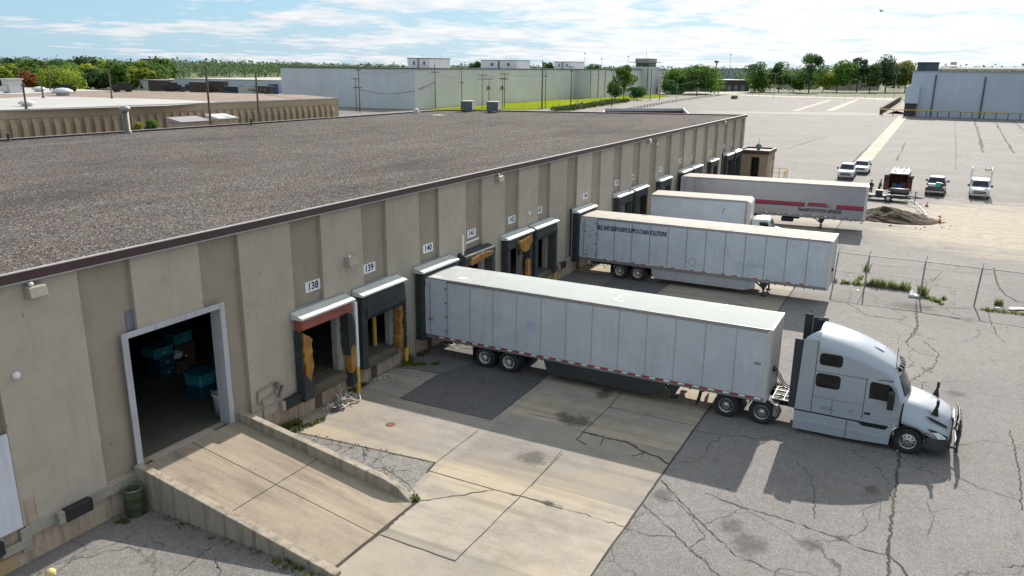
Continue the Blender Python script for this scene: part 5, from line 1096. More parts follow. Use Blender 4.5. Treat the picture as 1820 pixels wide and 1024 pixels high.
def person(label, loc, rz, pose):
    t = thing('person', label, 'person', loc, rz)
    lean = pose.get('lean', 0); ra = pose['ra']; la = pose['la']
    ch = (lean*.5, 0, 1.25); ne = (lean*.8, 0, 1.46); hd = (lean*1.1+.02, 0, 1.60)
    nodes = [((0,0,.95),.135,.115),((lean*.25,0,1.1),.13,.105),(ch,.15,.115),((lean*.7,0,1.4),.115,.09),(ne,.052),((hd[0]-.01,0,1.56),.065),(( hd[0],0,1.66),.092,.08),((hd[0],0,1.735),.055),
        ((lean*.65,-.18,1.40),.062),(ra[0],.047),(ra[1],.036),((lean*.65,.18,1.40),.062),(la[0],.047),(la[1],.036),
        ((.0,-.1,.86),.088),((pose['rk'],-.11,.48),.062),((pose['rf'],-.12,.09),.046),((.0,.1,.86),.088),((pose['lk'],.11,.48),.062),((pose['lf'],.12,.09),.046)]
    e = [(0,1),(1,2),(2,3),(3,4),(4,5),(5,6),(6,7),(3,8),(8,9),(9,10),(3,11),(11,12),(12,13),(0,14),(14,15),(15,16),(0,17),(17,18),(18,19)]
    skinmesh('body', nodes, e, SKIN, t)
    g = lambda r: r+.014
    jk = [((0,0,.93),.155,.135),((lean*.25,0,1.1),.148,.12),(ch,.166,.13),((lean*.7,0,1.4),.13,.105),((ne[0],0,1.45),.07),((lean*.65,-.18,1.40),.078),(ra[0],.062),(lerp3(ra[0],ra[1],.85),.048),((lean*.65,.18,1.40),.078),(la[0],.062),(lerp3(la[0],la[1],.85),.048)]
    skinmesh('jacket', jk, [(0,1),(1,2),(2,3),(3,4),(3,5),(5,6),(6,7),(3,8),(8,9),(9,10)], CLOD, t)
    tr_ = [((0,0,.97),.15,.13),((.0,-.1,.84),.102),((pose['rk'],-.11,.48),.076),((pose['rf'],-.12,.12),.062),((.0,.1,.84),.102),((pose['lk'],.11,.48),.076),((pose['lf'],.12,.12),.062)]
    skinmesh('trousers', tr_, [(0,1),(1,2),(2,3),(0,4),(4,5),(5,6)], CLOG, t)
    for f, y in ((pose['rf'],-.12),(pose['lf'],.12)): MB().ball((f+.06,y,.045),.14,.052,.05,8,5).build('boot', BOOT, t)
    MB().ball((hd[0]-.012,0,1.70),.104,.088,.088,10,7).build('hair', HAIRM, t)
    b = MB(); b.ball((hd[0]+.095,0,1.645),.018,.012,.02,6,4)
    for s in (-1,1): b.ball((hd[0]+.0,s*.085,1.645),.018,.012,.03,6,4)
    b.build('face', SKIN, t); b = MB()
    for s in (-1,1): b.ball((hd[0]+.082,s*.032,1.665),.008,.012,.008,6,4)
    b.rbox((hd[0]+.084,0,1.605),.01,.045,.008); b.build('eyes', HAIRM, t)
    for hnd, elb in ((ra[1],ra[0]),(la[1],la[0])):
        d = (Vector(hnd)-Vector(elb)).normalized(); q = Vector(hnd)+d*.06; sd = d.cross(Vector((0,0,1))); sd = sd.normalized() if sd.length > .1 else Vector((0,1,0))
        b = MB(); b.ball(q, .04,.032,.04,7,5)
        for k in range(4): o_ = q+sd*(.018*(k-1.5)); b.cyl(o_+d*.02, o_+d*(.075+.012*(1.5-abs(k-1.5)))+Vector((0,0,-.015)), .009,.007,6)
        b.cyl(q-sd*.03, q-sd*.05+d*.045, .010,.008,6); b.build('hand', SKIN, t)
    return t
person('person in dark clothes standing beside the red van, one arm held out', (99.2,-16.15,0), -1.9, dict(lean=.08, ra=((.22,-.22,1.2),(.42,-.14,1.12)), la=((.02,.27,1.16),(.12,.24,.93)), rk=.05, rf=0, lk=.0, lf=-.08))
person('person in a dark jacket half hidden by the end of the silver trailer', (98.4,-15.35,0), 2.6, dict(lean=.04, ra=((.03,-.26,1.15),(.16,-.22,.95)), la=((.0,.26,1.15),(.1,.22,.95)), rk=.02, rf=0, lk=.02, lf=.06))
# ------------------------------------------------------------------ dirt heap, hose, cones
b = MB(); n, k = 44, 14; vs = []
import mathutils
for j in range(k+1):
    for i in range(n):
        a = 2*PI*i/n; r = j/k; q = 1+.18*mathutils.noise.noise(Vector((math.cos(a)*1.5,math.sin(a)*1.5,3)))
        x = r*2.9*q*math.cos(a); y = r*3.7*q*math.sin(a)
        z = 1.2*max(0,1-r**1.15)*(1+.2*mathutils.noise.noise(Vector((x,y,1)))) + (.22*mathutils.noise.noise(Vector((x*1.6,y*1.6,5)))+.1*mathutils.noise.noise(Vector((x*5,y*5,2))))*(1-r*.6)
        if j == k: z = -.05
        vs.append((x, y + .9*(1-r), z))
b.add(vs, [(j*n+i,(j+1)*n+i,(j+1)*n+(i+1)%n,j*n+(i+1)%n) for j in range(k) for i in range(n)], 0, False)
DIRT = plain('damp_brown_earth', (.040,.023,.012), .95, 0, .5, 2.5, bmp=.8)
o = b.build('dirt_heap', DIRT, fix=True); o.location = (83.2,-18.6,0); tag(o, 'heap of brown dug earth beside the nose of the silver trailer', 'dirt heap')
b = MB()
for _ in range(45): 
    a = U(0,2*PI); r = U(3.0,5.4); s = U(.04,.14); b.ball((83.2+r*math.cos(a)*.95,-18.9+r*math.sin(a)*1.1,.02), s, s, s*.6, 5, 4, 0, .25)
struct(b.build('scattered_clods', DIRT), 'stuff')
b = MB(); hp = [G(1605,362),G(1625,368),G(1641,377),G(1646,386),G(1640,383),G(1628,375)]; b.tube([(x,y,.45 if i < 2 else .15) for i,(x,y) in enumerate(hp)], .06, 8); tag(b.build('hose', plain('pale_green_hose',(.3,.38,.32),.5)), 'pale green hose curving round the dirt heap', 'hose')
def cone(px, py, label, h=.5):
    x, y = G(px, py); t = thing('traffic_cone', label, 'cone', (x, y, 0)); OR = plain('cone_orange',(.6,.12,.03),.6)
    MB().lathe([(.17,.03),(.03,h),(0,h)],(0,0,0),(0,0,1),14).build('cone_body', OR, t); MB().box(-.22,.22,-.22,.22,0,.035).build('base', BLACK, t); MB().lathe([(.115,h*.42),(.075,h*.68)],(0,0,.0),(0,0,1),14).build('white_band', WHTT, t).scale = (1.06,1.06,1)
cone(1647,367,'dark traffic cone in front of the loaded pickup'); cone(1670,396,'orange traffic cone on the pale silt right of the dirt heap', .7)
# ------------------------------------------------------------------ yard fence with weeds
FP = [G(1480,510),G(1535,518),G(1634,530),G(1731,544),G(1842,559),G(1960,575)]
t = thing('chain_link_fence', 'bare chain link fence on leaning grey posts crossing the yard', 'fence', (FP[1][0],FP[1][1],0))
hs = 2.35
tops = []
for i, p in enumerate(FP):
    ln = (-.10,-.06,-.05,-.12,.02,0)[i]; b = MB(); q = (p[0]+.05,p[1]+ln,hs); tops.append(q)
    b.cyl((p[0],p[1],0),q,.045,n=8); b.cyl(q,(q[0]+.28,q[1]-.05,hs+.3),.02,n=6); b.ball(q,.055,.055,.04,8,5); b.build('post', GALV, t, True)
b = MB(); b.tube(tops,.028,6); b.build('top_rail', GALV, t, True)
b = MB()
for i in range(len(FP)-1):
    A, B_, C_, D_ = Vector((*FP[i],.05)), Vector((*FP[i+1],.05)), Vector(tops[i+1]), Vector(tops[i]); w = (B_-A).length; h = hs
    st = .22; n = int((w+h)/st)
    for k in range(n):
        u0 = k*st
        for sgn in (1,-1):
            a0 = max(0,u0-h)/w; z0 = min(u0,h)/h; a1 = min(u0,w)/w; z1 = max(0,u0-w)/h
            def pt(a,z):
                if sgn < 0: a = 1-a
                return A.lerp(B_,a).lerp(D_.lerp(C_,a),z)
            b.cyl(pt(a0,z0),pt(a1,z1),.0032,n=3,cap=False)
b.build('wire_mesh', GALV, t, True)
WEED = m_leaf('weed_leaf', (.17,.21,.06)); WEEDY = m_leaf('dry_weed', (.25,.24,.08))
def tuft(b, x, y, h, n, spread=.12, z=0):
    for _ in range(n):
        a = U(0,2*PI); r = U(0,spread); bx, by = x+r*math.cos(a), y+r*math.sin(a); l = h*U(.4,1); dx, dy = U(-.35,.35)*l, U(-.35,.35)*l; w = U(.012,.03)*(1+h); ca, sa = math.cos(a)*w, math.sin(a)*w
        b.add([(bx-ca,by-sa,z),(bx+ca,by+sa,z),(bx+dx*.5+ca*.8,by+dy*.5+sa*.8,z+l*.6),(bx+dx*.5-ca*.8,by+dy*.5-sa*.8,z+l*.6),(bx+dx,by+dy,z+l)], [(0,1,2,3),(3,2,4)])
b = MB()
def weedline(p, q, n, h, cnt=10, sp=.14):
    for _ in range(n): k = rnd(); tuft(b, p[0]+(q[0]-p[0])*k+U(-.15,.15), p[1]+(q[1]-p[1])*k+U(-.1,.1), h*U(.3,1), cnt, sp)
weedline(C7((0,440))[0], C7((330,470))[0], 26, .45); weedline(C7((330,470))[0], C7((720,520))[0], 46, .75, 14); weedline(C7((820,560))[0], C7((900,570))[0], 14, 1.0, 16); weedline(C7((880,580))[0], C7((1040,650))[0], 20, .35)
weedline(C7((1040,600))[0], C7((1060,600))[0], 4, .6); weedline(C7((1560,650))[0], C7((1620,660))[0], 8, .7); weedline(C7((1400,700))[0], C7((1820,745))[0], 30, .3); weedline(C7((310,330))[0], C7((350,330))[0], 4, .9); weedline(C7((230,430))[0], C7((290,370))[0], 8, .3)
struct(b.build('fence_weeds', WEED), 'stuff')
b = MB()
weedline((20.6,-.25),(21.6,-.35), 34, .4, 12); weedline((20.9,-.4),(21.3,-6.6), 40, .06, 5, .05); weedline((28.7,-.3),(29.6,-1.6), 40, .22, 10); weedline((28.6,-.25),(29.3,-.3), 12, .6, 10); weedline((18.7,-7.75),(19.0,-7.6), 12, .25, 10); weedline((24.6,-.15),(26.0,-.15), 14, .25, 8); weedline((14.3,-1.5),(14.35,-7), 30, .1, 8); weedline((13.2,-.5),(14.2,-.6), 12, .25, 8); weedline((14.3,-6.0),(14.2,-7.4), 14, .25, 9)
weedline((32.2,-.4),(34.0,-1.2), 26, .5, 10); weedline((51.4,-.4),(53.5,-1.2), 20, .5, 8); weedline((30,-.2),(30.8,-.3), 10, .3); weedline((20.8,-.7),(22.2,-1.0), 22, .2, 9)
struct(b.build('wall_weeds', WEED), 'stuff')
# ------------------------------------------------------------------ litter
def bag(px, py, label, s, mt, fl=.5):
    x, y = G(px, py); b = MB()
    for _ in range(5): b.ball((U(-.5,.5)*s,U(-.5,.5)*s,.12*s),s*U(.3,.6),s*U(.25,.5),s*fl*U(.3,.6),8,6,0,.18)
    o = b.build('crumpled_bag', mt); o.location = (x,y,.01); tag(o, label, 'litter')
PALE = plain('pale_plastic', (.6,.6,.57), .5, 0, .2)
bag(1620,526,'crumpled white bag at the foot of the middle fence post', .6, PALE); bag(1806,551,'flat white bag near the right fence post', .5, PALE, .25); bag(1773,548,'small white scrap among weeds under the fence', .2, PALE, .2); bag(1526,517,'small white scrap near the left fence post', .2, PALE, .2)
# debris pile at dock 138
dp = thing('debris_pile', 'heap of broken wood and rubble below dock 138', 'debris', (*G(601,727),0)); DW = plain('splintered_wood',(.30,.20,.15),.9,0,.4); DWP = plain('pale_board',(.6,.55,.48),.8); RUB = plain('purple_rubble',(.13,.09,.09),.95,0,.5,9,bmp=.6)
b = MB(); lump(b,(0,0,.03),.5,.35,.16,14); b.build('rubble', RUB, dp)
b = MB()
for _ in range(44): b.rbox((U(-.3,1.3),U(-.2,.5),U(.03,.2)),U(.15,.6),U(.02,.06),.02,U(0,3),U(-.3,.3),U(-.5,.5))
b.build('splinters', DWP, dp)
MB().rbox((.3,.05,.32),.5,.22,.1,1.2,.3,.4).build('pale_block', PALE, dp, bevel=.01); MB().rbox((.75,-.1,.15),.65,.1,.05,-.9,0,.3).build('dark_board', DW, dp)
b = MB()
for _ in range(70):
    x, y = (U(31.8,34.4),U(-2.4,-.3)) if rnd() < .5 else (U(51.2,54),U(-2.2,-.3)); b.rbox((x,y,U(.03,.12)),U(.2,.9),U(.02,.05),.02,U(0,3),0,U(-.2,.2))
struct(b.build('scattered_splinters', DWP), 'stuff')
b = MB(); b.tube([(23.9,-.25,.03),(24.2,-.3,.5)],.02); 
for _ in range(16): b.rbox((U(25.9,27.3),U(-.7,-.15),.04),U(.1,.4),.03,.02,U(0,3))
struct(b.build('dock_foot_litter', DWP), 'stuff')
# boards and yellow cap at the lower left corner
t = thing('timber_stack', 'pale timber boards against the foot of the wall at lower left', 'timber', (*G(8,1012),0)); MB().box(-.8,.25,-.3,.3,0,.45).build('lower_board', plain('fresh_timber',(.42,.3,.17),.8), t, bevel=.02); MB().rbox((-.3,-.05,.58),.9,.5,.2,.1).build('upper_board', plain('fresh_timber',(.42,.3,.17),.8), t, bevel=.02)
t = thing('post_cap', 'small yellow cap on a short post at the lower left edge', 'post', (*G(92,1030),0)); MB().lathe([(.1,.0),(.1,.18)],(0,0,0),(0,0,1),14).build('post', STEEL, t); MB().lathe([(.13,.15),(.14,.25),(.09,.31),(0,.33)],(0,0,0),(0,0,1),14).build('cap', plain('pale_yellow',(.6,.5,.22),.6), t)
# ------------------------------------------------------------------ entry annex at the far end
ax = thing('entry_annex', 'small flat roofed tan entry annex at the far end of the docks', 'annex', (101.2,-1.8,0))
b = MB(); b.box(99.1,103.6,-3.55,-.02,0,4.0); b.build('wall', plain('annex_tan_siding',(.34,.25,.17),.8,0,.12,streak=.3), ax, True)
b = MB()
for x0,x1,y0,y1 in ((98.95,103.75,-3.7,-3.5),(98.95,103.75,-.15,.0),(98.95,99.15,-3.5,-.15),(103.55,103.75,-3.5,-.15)): b.box(x0,x1,y0,y1,3.85,4.3)
b.build('roof_trim', FASC, ax, True); MB().box(99.15,103.55,-3.5,-.15,4.0,4.1).build('roof', plain('annex_roof_felt',(.3,.29,.28),.8), ax, True)
MB().box(99.07,99.1,-2.5,-1.7,.9,3.4).build('window', GLASS, ax, True); b = MB(); b.box(99.06,99.1,-2.58,-2.5,.82,3.48); b.box(99.06,99.1,-1.7,-1.62,.82,3.48); b.box(99.06,99.1,-2.5,-1.7,3.4,3.48); b.build('window_frame', FASC, ax, True)
MB().box(100.9,101.9,-3.58,-3.55,.6,2.8).build('door', plain('annex_door',(.42,.4,.36),.6), ax, True); MB().box(102.4,103,-3.6,-3.55,3.0,3.3).build('lamp', BLACK, ax, True)
o = MB().lathe([(.2,0),(.25,.35),(.38,.4),(.3,.65),(.12,.8),(.03,.82),(.02,1.5),(0,1.5)],(0,0,0),(0,0,1),12).build('roof_vent', plain('vent_grey',(.15,.19,.2),.5,.3)); o.location=(101.5,-1.9,4.1); tag(o,'grey mushroom vent on the annex roof','vent')
b = MB()
for x,y in ((100.4,-5.4),(101.6,-5.4),(102.8,-5.4),(102.8,-4.4),(102.8,-3.6)): b.cyl((x,y,0),(x,y,1.9),.04,n=6)
for z in (.7,1.3,1.9): b.tube([(100.4,-5.4,z),(102.8,-5.4,z),(102.8,-3.6,z)],.035,6)
t = thing('safety_railing','yellow pipe railing beside the annex door','railing',(101.6,-4.8,0)); b.build('rails', YEL, t, True); MB().box(100.3,102.9,-5.5,-3.6,.0,.7).build('stair_block', CURB, t, True)
# ------------------------------------------------------------------ roof equipment
def hvac(x, y, label, w=1.9, h=1.35):
    t = thing('rooftop_unit', label, 'air conditioner', (x, y, 8.18), .28); b = MB(); b.box(-w/2,w/2,-.7,.7,.18,h-.08,0)
    for k in range(9): b.box(-w/2-.02,-w/2,-.62,.62,.25+.11*k,.30+.11*k,1)
    b.build('cabinet',[plain('dark_louver_cabinet',(.06,.085,.085),.5,.2,.2), STEEL], t); MB().box(-w/2-.04,w/2+.04,-.74,.74,h-.08,h).build('lid', plain('unit_lid',(.4,.41,.4),.5,.2), t); MB().box(-w/2+.1,w/2-.1,-.75,-.65,.3,h-.15).build('side_panel', plain('unit_side',(.33,.32,.3),.6), t)
    b = MB(); b.box(-w/2,w/2,-.6,-.5,0,.18); b.box(-w/2,w/2,.5,.6,0,.18); b.build('skid', STEEL, t)
hvac(88.3,32.0,'left of two dark louvred units near the far roof corner'); hvac(88.9,28.6,'right of two dark louvred units near the far roof corner')
t = thing('vent_pipe','tall grey vent pipe with a rain cap at the back edge of the roof','vent',(43.2,37.3,8.18)); MB().lathe([(.34,0),(.34,.15),(.26,.2),(.25,1.75),(0,1.75)],(0,0,0),(0,0,1),16).build('pipe', plain('weathered_zinc',(.16,.15,.13),.6,.4,.3), t); MB().lathe([(.3,1.8),(.42,1.9),(.42,2.05),(.2,2.2),(0,2.22)],(0,0,0),(0,0,1),16).build('rain_cap', plain('pale_zinc',(.34,.33,.3),.6,.3), t)
b = MB(); b.ball((0,0,.25),.36,.36,.4,12,7); b.cyl((0,0,0),(0,0,.2),.45,n=14); o = b.build('roof_dome', plain('pale_dome',(.45,.46,.47),.5)); o.location = (80.8,34.8,8.18); tag(o,'small pale dome vent at the back edge of the roof','vent')
b = MB(); b.box(-.9,.9,-.55,.55,0,.10); b.box(-1.05,1.05,-.7,.7,0,.04); o = b.build('roof_hatch', plain('hatch_felt',(.34,.31,.29),.8)); o.location=(78.5,30.2,8.18); tag(o,'flat pale hatch on the gravel near the louvred units','hatch')
for x, y, lb in ((33.9,37.8,'short pipe stub at the left end of the back parapet'),(55.6,36.2,'short pipe stub at the middle of the back parapet')):
    o = MB().lathe([(.15,0),(.12,.12),(.1,.5),(.16,.55),(.1,.6),(0,.6)],(0,0,0),(0,0,1),10).build('pipe_stub', WOODP); o.location=(x,y,8.18); tag(o, lb, 'vent')
# bird
d = ray(1567,20); q = CAMP+d*120
t = thing('bird','small dark bird gliding high on the right of the sky','bird',q,1.0); MB().ball((0,0,0),.28,.09,.08,8,6).ball((.3,0,.03),.08,.06,.06,7,5).build('body', BLACK, t)
for s in (-1,1):
    b = MB(); b.loft([[(.1,s*.05,.02),(-.14,s*.05,.02)],[(.14,s*.35,.2),(-.1,s*.35,.18)],[(.0,s*.8,.24),(-.1,s*.8,.22)]],cap=(False,False)); b.build('wing', BLACK, t)
b = MB(); b.add([(-.22,0,0),(-.5,-.1,0),(-.5,.1,0)],[(0,1,2)]); b.build('tail', BLACK, t)
# ------------------------------------------------------------------ trees
LEAFS = [m_leaf('leaf_mid_green', (.105,.19,.035)), m_leaf('leaf_dark_green', (.07,.14,.042)), m_leaf('leaf_yellow_green', (.24,.29,.035)), m_leaf('leaf_blue_green', (.075,.13,.065)), m_leaf('leaf_rust', (.36,.17,.06))]
BARK = plain('tree_bark', (.075,.06,.048), .95, 0, .4, 4)
def leafcloud(b, c, rx, ry, rz, n, size, shell=.55):
    for _ in range(n):
        while True:
            v = Vector((U(-1,1),U(-1,1),U(-1,1)))
            if .05 < v.length <= 1: break
        v = v.normalized()*(shell+(1-shell)*rnd()**.6)
        p = Vector((c[0]+v.x*rx, c[1]+v.y*ry, c[2]+v.z*rz)); nrm = (v+Vector((U(-.7,.7),U(-.7,.7),U(-.5,.9)))).normalized()
        a = nrm.orthogonal().normalized(); q = nrm.cross(a); t = U(0,2*PI); a, q = a*math.cos(t)+q*math.sin(t), q*math.cos(t)-a*math.sin(t); s = size*U(.5,1.15)
        b.add([p-a*s, p-q*s*.55, p+a*s, p+q*s*.55], [(0,1,2,3)])
def make_tree(label, h, w, leaf, kind='round', n=1500, size=.75, group=None, trunkh=.3, cat='tree'):
    t = thing('tree', label, cat, (0,0,0), 0, group)
    b = MB(); th = h*trunkh; r0 = max(.12, h*.018)
    pts = [(0,0,-.2),(U(-.2,.2),U(-.2,.2),th*.6),(U(-.4,.4),U(-.4,.4),th*1.2),(U(-.5,.5),U(-.5,.5),h*.75)]
    for i in range(3): b.cyl(pts[i], pts[i+1], r0*(1-.28*i), r0*(1-.28*(i+1)), 8)
    blobs = []
    nb = {'round':22,'tall':24,'spread':30,'bush':12}[kind]
    for i in range(nb):
        a = U(0,2*PI); u = rnd()
        if kind == 'spread': rr = w*.42*math.sqrt(u); z = h*(.22+.55*(1-(rr/(w*.5))**2)*U(.55,1.08)); br = w*U(.12,.19)
        elif kind == 'tall': z = h*U(.28,.93); rr = w*.42*math.sqrt(u)*(1-.6*max(0,(z/h-.55))/.45); br = w*U(.11,.2)
        elif kind == 'bush': rr = w*.33*math.sqrt(u); z = h*U(.25,.75); br = w*U(.16,.25)
        else: z = h*U(.3,.88); k = (z/h-.58)/.34; rr = w*.40*math.sqrt(max(.05,1-k*k))*math.sqrt(u); br = w*U(.12,.2)
        blobs.append((rr*math.cos(a), rr*math.sin(a), z, br))
    for (x,y,z,br) in blobs[:9]: b.cyl((0,0,th*U(.7,1.3)), (x*.85,y*.85,z), r0*.4, r0*.1, 5, cap=False)
    b.build('trunk', BARK, t)
    c = MB()
    for (x,y,z,br) in blobs: leafcloud(c, (x,y,z), br*1.12, br*1.12, br*.9, int(n*1.5)//nb, size)
    c.build('crown', leaf, t)
    return t
def put_tree(px, by, ty, wpx, label, leaf, kind, n=1500, size=.75, group='trees behind the far fence', trunkh=.3, depth=None):
    x, y = G(px, by); h = topz(px, by, px, ty); d = math.hypot(x, y-CY); w = wpx*d/FOC
    if depth:
        k = depth/d; x, y = x*k, CY+(y-CY)*k; h = CH+(topz(px,by,px,ty)-CH)*k; w *= k
    t = make_tree(label, h, w, leaf, kind, n, size, group, trunkh); t.location = (x, y, 0); return t
A, B_, C_, D_, E_ = LEAFS
for a in ((1340,164,112,44,'slim tree at the left end of the row behind the far fence',B_,'tall',900,.8),(1352,164,128,52,'low light green tree in front of the slim tree',A,'bush',1200,.8),(1384,164,109,38,'second tall tree from the left behind the far fence',B_,'tall',1300,.8),
    (1410,164,122,40,'bright green bushy tree between the two tall trees behind the far fence',A,'bush',1000,.8),(1437,165,97,54,'tallest tree in the left half of the far row, behind a light pole',B_,'tall',1900,.8),(1462,164,124,34,'yellow green bush right of the tallest tree',C_,'bush',700,.8),
    (1487,164,107,62,'broad dark tree in the middle of the far row',A,'round',2200,.85),(1522,164,102,36,'narrow dark tree right of the broad middle tree',D_,'tall',1300,.85),(1573,164,97,68,'biggest dark tree near the blue grey building',D_,'round',2400,.9),(1545,165,112,34,'small dark tree leaning on the biggest dark tree',B_,'tall',900,.85),
    (1608,164,107,48,'yellow green tree beside the blue grey building',C_,'round',1600,.85)): put_tree(*a)
put_tree(1238,167,112,92,'huge wide spreading tree in front of the dark far building',A,'spread',7500,.75,None,.22); put_tree(1196,167,123,52,'lighter green tree left of the huge spreading tree',A,'round',1500,.8,None)
put_tree(1195,168,143,44,'low rounded tree under the left side of the huge spreading tree',B_,'bush',1000,.8,None); put_tree(1108,177,117,46,'tall leafy tree in front of the control tower',A,'tall',2600,.55,None,.12); put_tree(1133,178,146,32,'small leafy tree at the foot of the control tower',B_,'bush',1200,.5,None)
put_tree(1092,178,140,30,'low tree at the left foot of the tall tower tree',A,'bush',900,.5,None)
for a in ((845,150,104,26,'tree showing above the white warehouse roof, between two penthouses'),(974,150,106,22,'thin tree above the white warehouse roof left of the third penthouse'),(1055,150,110,32,'tree above the white warehouse roof right of the third penthouse')): put_tree(*a, B_, 'round', 700, .9, 'trees beyond the white warehouse', .3, 560)
for a in ((1722,160,113,36,'rounded tree beyond the blue grey building'),): put_tree(*a, A, 'bush', 900, .9, None, .3, 600)
# woods on the left: individual trees in ragged rows
kinds = ['round','tall','bush','round','spread']
ri = 0
WL = 'tree of the dense green wood beyond the white flat roof'
for row, (dep, tp, cnt) in enumerate(((620,108,15),(560,113,14),(500,122,13))):
    for i in range(cnt):
        px = -20+ (315 if row < 2 else 300)*(i+U(.2,.8))/cnt; ty = tp+U(-6,7)+(px/300)*4; k = kinds[random.randrange(4)]
        lf = random.choice([A,A,B_,C_,D_])
        put_tree(px, 153, ty, U(40,66), WL, lf, k, 1100, 1.35, 'trees of the wood on the left', .25, dep)
put_tree(118,153,124,78,'large yellow green tree at the front edge of the left wood',C_,'bush',2200,.85,None,.15,470); put_tree(52,153,126,30,'rust coloured tree among the green trees of the left wood',E_,'round',700,.9,None,.25,480); put_tree(215,153,112,34,'tall bright tree at the right end of the left wood',A,'tall',1100,1,None,.2,470)
for a in ((243,222,206,18,'bright green bush against the neighbour wall, left of its pair',C_),(268,216,203,22,'dark green bush against the neighbour wall, right of its pair',A)):
    px, by, ty, wp, lb, lf = a; x, z = WY(px, ty, 68); t = make_tree(lb, z*1.22, wp*.085, lf, 'bush', 1200, .25, None, .1, 'bush'); t.location = (x, 68, 0)
# distant woods, one mass
b = MB()
for i in range(3600):
    px = U(-250, 2150); d = U(620, 1900)
    if 330 < px < 1180 and d < 800: continue
    v = ray(px, 115); k = d/math.hypot(v.x, v.y); x, y = v.x*k, CY+v.y*k
    h = 15.5+4.5*mathutils.noise.noise(Vector((x*.006,y*.006,0)))+U(-2.5,2.5)+(2.0 if px < 560 or px > 1650 else 0); r = U(5,9); s = .8+d*.0007
    leafcloud(b, (x,y,h*.5), r, r, h*.5, 26, s*1.25, .5)
o = b.build('far_woods', m_leaf('leaf_far_woods', (.095,.145,.075))); struct(o, 'stuff')
# ------------------------------------------------------------------ neighbour warehouse behind
nb_ = thing('neighbour_warehouse', 'low tan warehouse with closely ribbed walls and a white and brown flat roof', 'warehouse', (80,100,0))
p0 = Vector((57.1,79.6)); p1 = Vector((113.7,74.4)); dr_ = (p1-p0).normalized(); nr_ = Vector((dr_.y,-dr_.x)); ps = p0-dr_*45; Lw = (p1-ps).length
NBW = m_wall('neighbour_tan_concrete', (.40,.31,.215)); NBD = m_wall('neighbour_tan_darker', (.34,.26,.175))  # the second, slightly darker tan is used on the end wall
b = MB()
def onl(s, o=0): q = ps+dr_*s+nr_*o; return (q.x,q.y)
def bar(b, s0, s1, o0, o1, z0, z1, mi=0): b.prism([onl(s0,o0),onl(s1,o0),onl(s1,o1),onl(s0,o1)], 'z', z0, z1, mi)
bar(b, 0, Lw, -.3, 0, 0, 7.9); bar(b, 0, Lw, 0, .10, 6.95, 7.9)
s = .3
while s < Lw-.8:
    A0, A1 = Vector(onl(s,0)), Vector(onl(s+.62,0)); n3 = Vector((nr_.x,nr_.y,0))
    for (q,) in ((0,),):
        pr = [(0,0),(.5,0),(.5,5.9),(.12,6.9),(0,6.9)]
        L0 = [Vector((A0.x,A0.y,0))+n3*o+Vector((0,0,z)) for o,z in pr]; L1 = [Vector((A1.x,A1.y,0))+n3*o+Vector((0,0,z)) for o,z in pr]; b.loft([L0,L1], closed=True, sm=False)
    s += 1.31
b.build('wall', NBW, nb_, True, fix=True)
b = MB(); bar(b, 0, Lw+.1, -.3, .16, 7.9, 8.1); b.build('roof_edge', TRIM, nb_, True)
e1 = Vector((113.7,74.4)); rb = [onl(0,-.2), onl(Lw,-.2), G(600,174,8), G(540,168.5,8), G(480,167,8), G(300,163,8), G(150,160,8), G(0,152.5,8), G(-120,146,8)]
MB().poly(rb, 7.98).build('roof', plain('brown_ballast_roof', (.22,.165,.13), .9, 0, .3, .4), nb_, True)
RWM = plain('white_roof_membrane', (.43,.415,.40), .6, 0, .14, .3)
b = MB(); b.poly([onl(0,-.25), G(0,197.2,8), G(300,187.6,8), G(395,181.5,8), G(330,178,8), G(230,174.5,8), G(130,172.2,8), G(60,172,8), G(-60,178,8)], 8.0); b.build('roof_membrane', RWM, nb_, True)
b = MB(); b.poly([G(-80,166,8),G(30,167.5,8),G(110,163,8),G(190,161,8),G(150,158.8,8),G(60,157,8),G(-80,154,8)], 8.0); b.build('roof_membrane', RWM, nb_, True)
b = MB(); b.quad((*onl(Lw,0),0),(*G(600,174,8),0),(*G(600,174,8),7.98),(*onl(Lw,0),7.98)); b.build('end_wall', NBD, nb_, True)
def rvent(px, py, label, kind, s=1):
    x, y = G(px, py, 8)
    b = MB()
    if kind == 'fan': b.lathe([(.9*s,0),(.9*s,.3*s),(1.5*s,.45*s),(1.4*s,.75*s),(.8*s,1.05*s),(0,1.15*s)],(0,0,0),(0,0,1),16)
    elif kind == 'box': b.box(-1.2*s,1.2*s,-1*s,1*s,0,2.2*s); b.box(-1.4*s,1.4*s,-1.2*s,1.2*s,2.2*s,2.45*s); b.box(-1.9*s,-1.2*s,-.6*s,.6*s,.2*s,1.2*s)
    elif kind == 'pipe': b.cyl((0,0,0),(0,0,2.2*s),.12,n=8); b.cyl((0,0,2.2*s),(0,0,2.35*s),.22,n=8); b.cyl((0,0,0),(0,0,.3),.25,.15,8)
    else: b.box(-2*s,2*s,-1*s,1*s,.3,1.3*s); b.box(-1.6*s,-1.2*s,-.8,.8,0,.3); b.box(1.2*s,1.6*s,-.8,.8,0,.3); b.box(-.8*s,1.2*s,-.7*s,.7*s,1.3*s,1.8*s)
    o = b.build('roof_vent', {'fan':plain('vent_white',(.55,.55,.54),.5),'box':plain('vent_white',(.55,.55,.54),.5),'pipe':WOODP,'unit':BLACK}[kind]); o.location = (x,y,8.0); tag(o, label, 'vent')
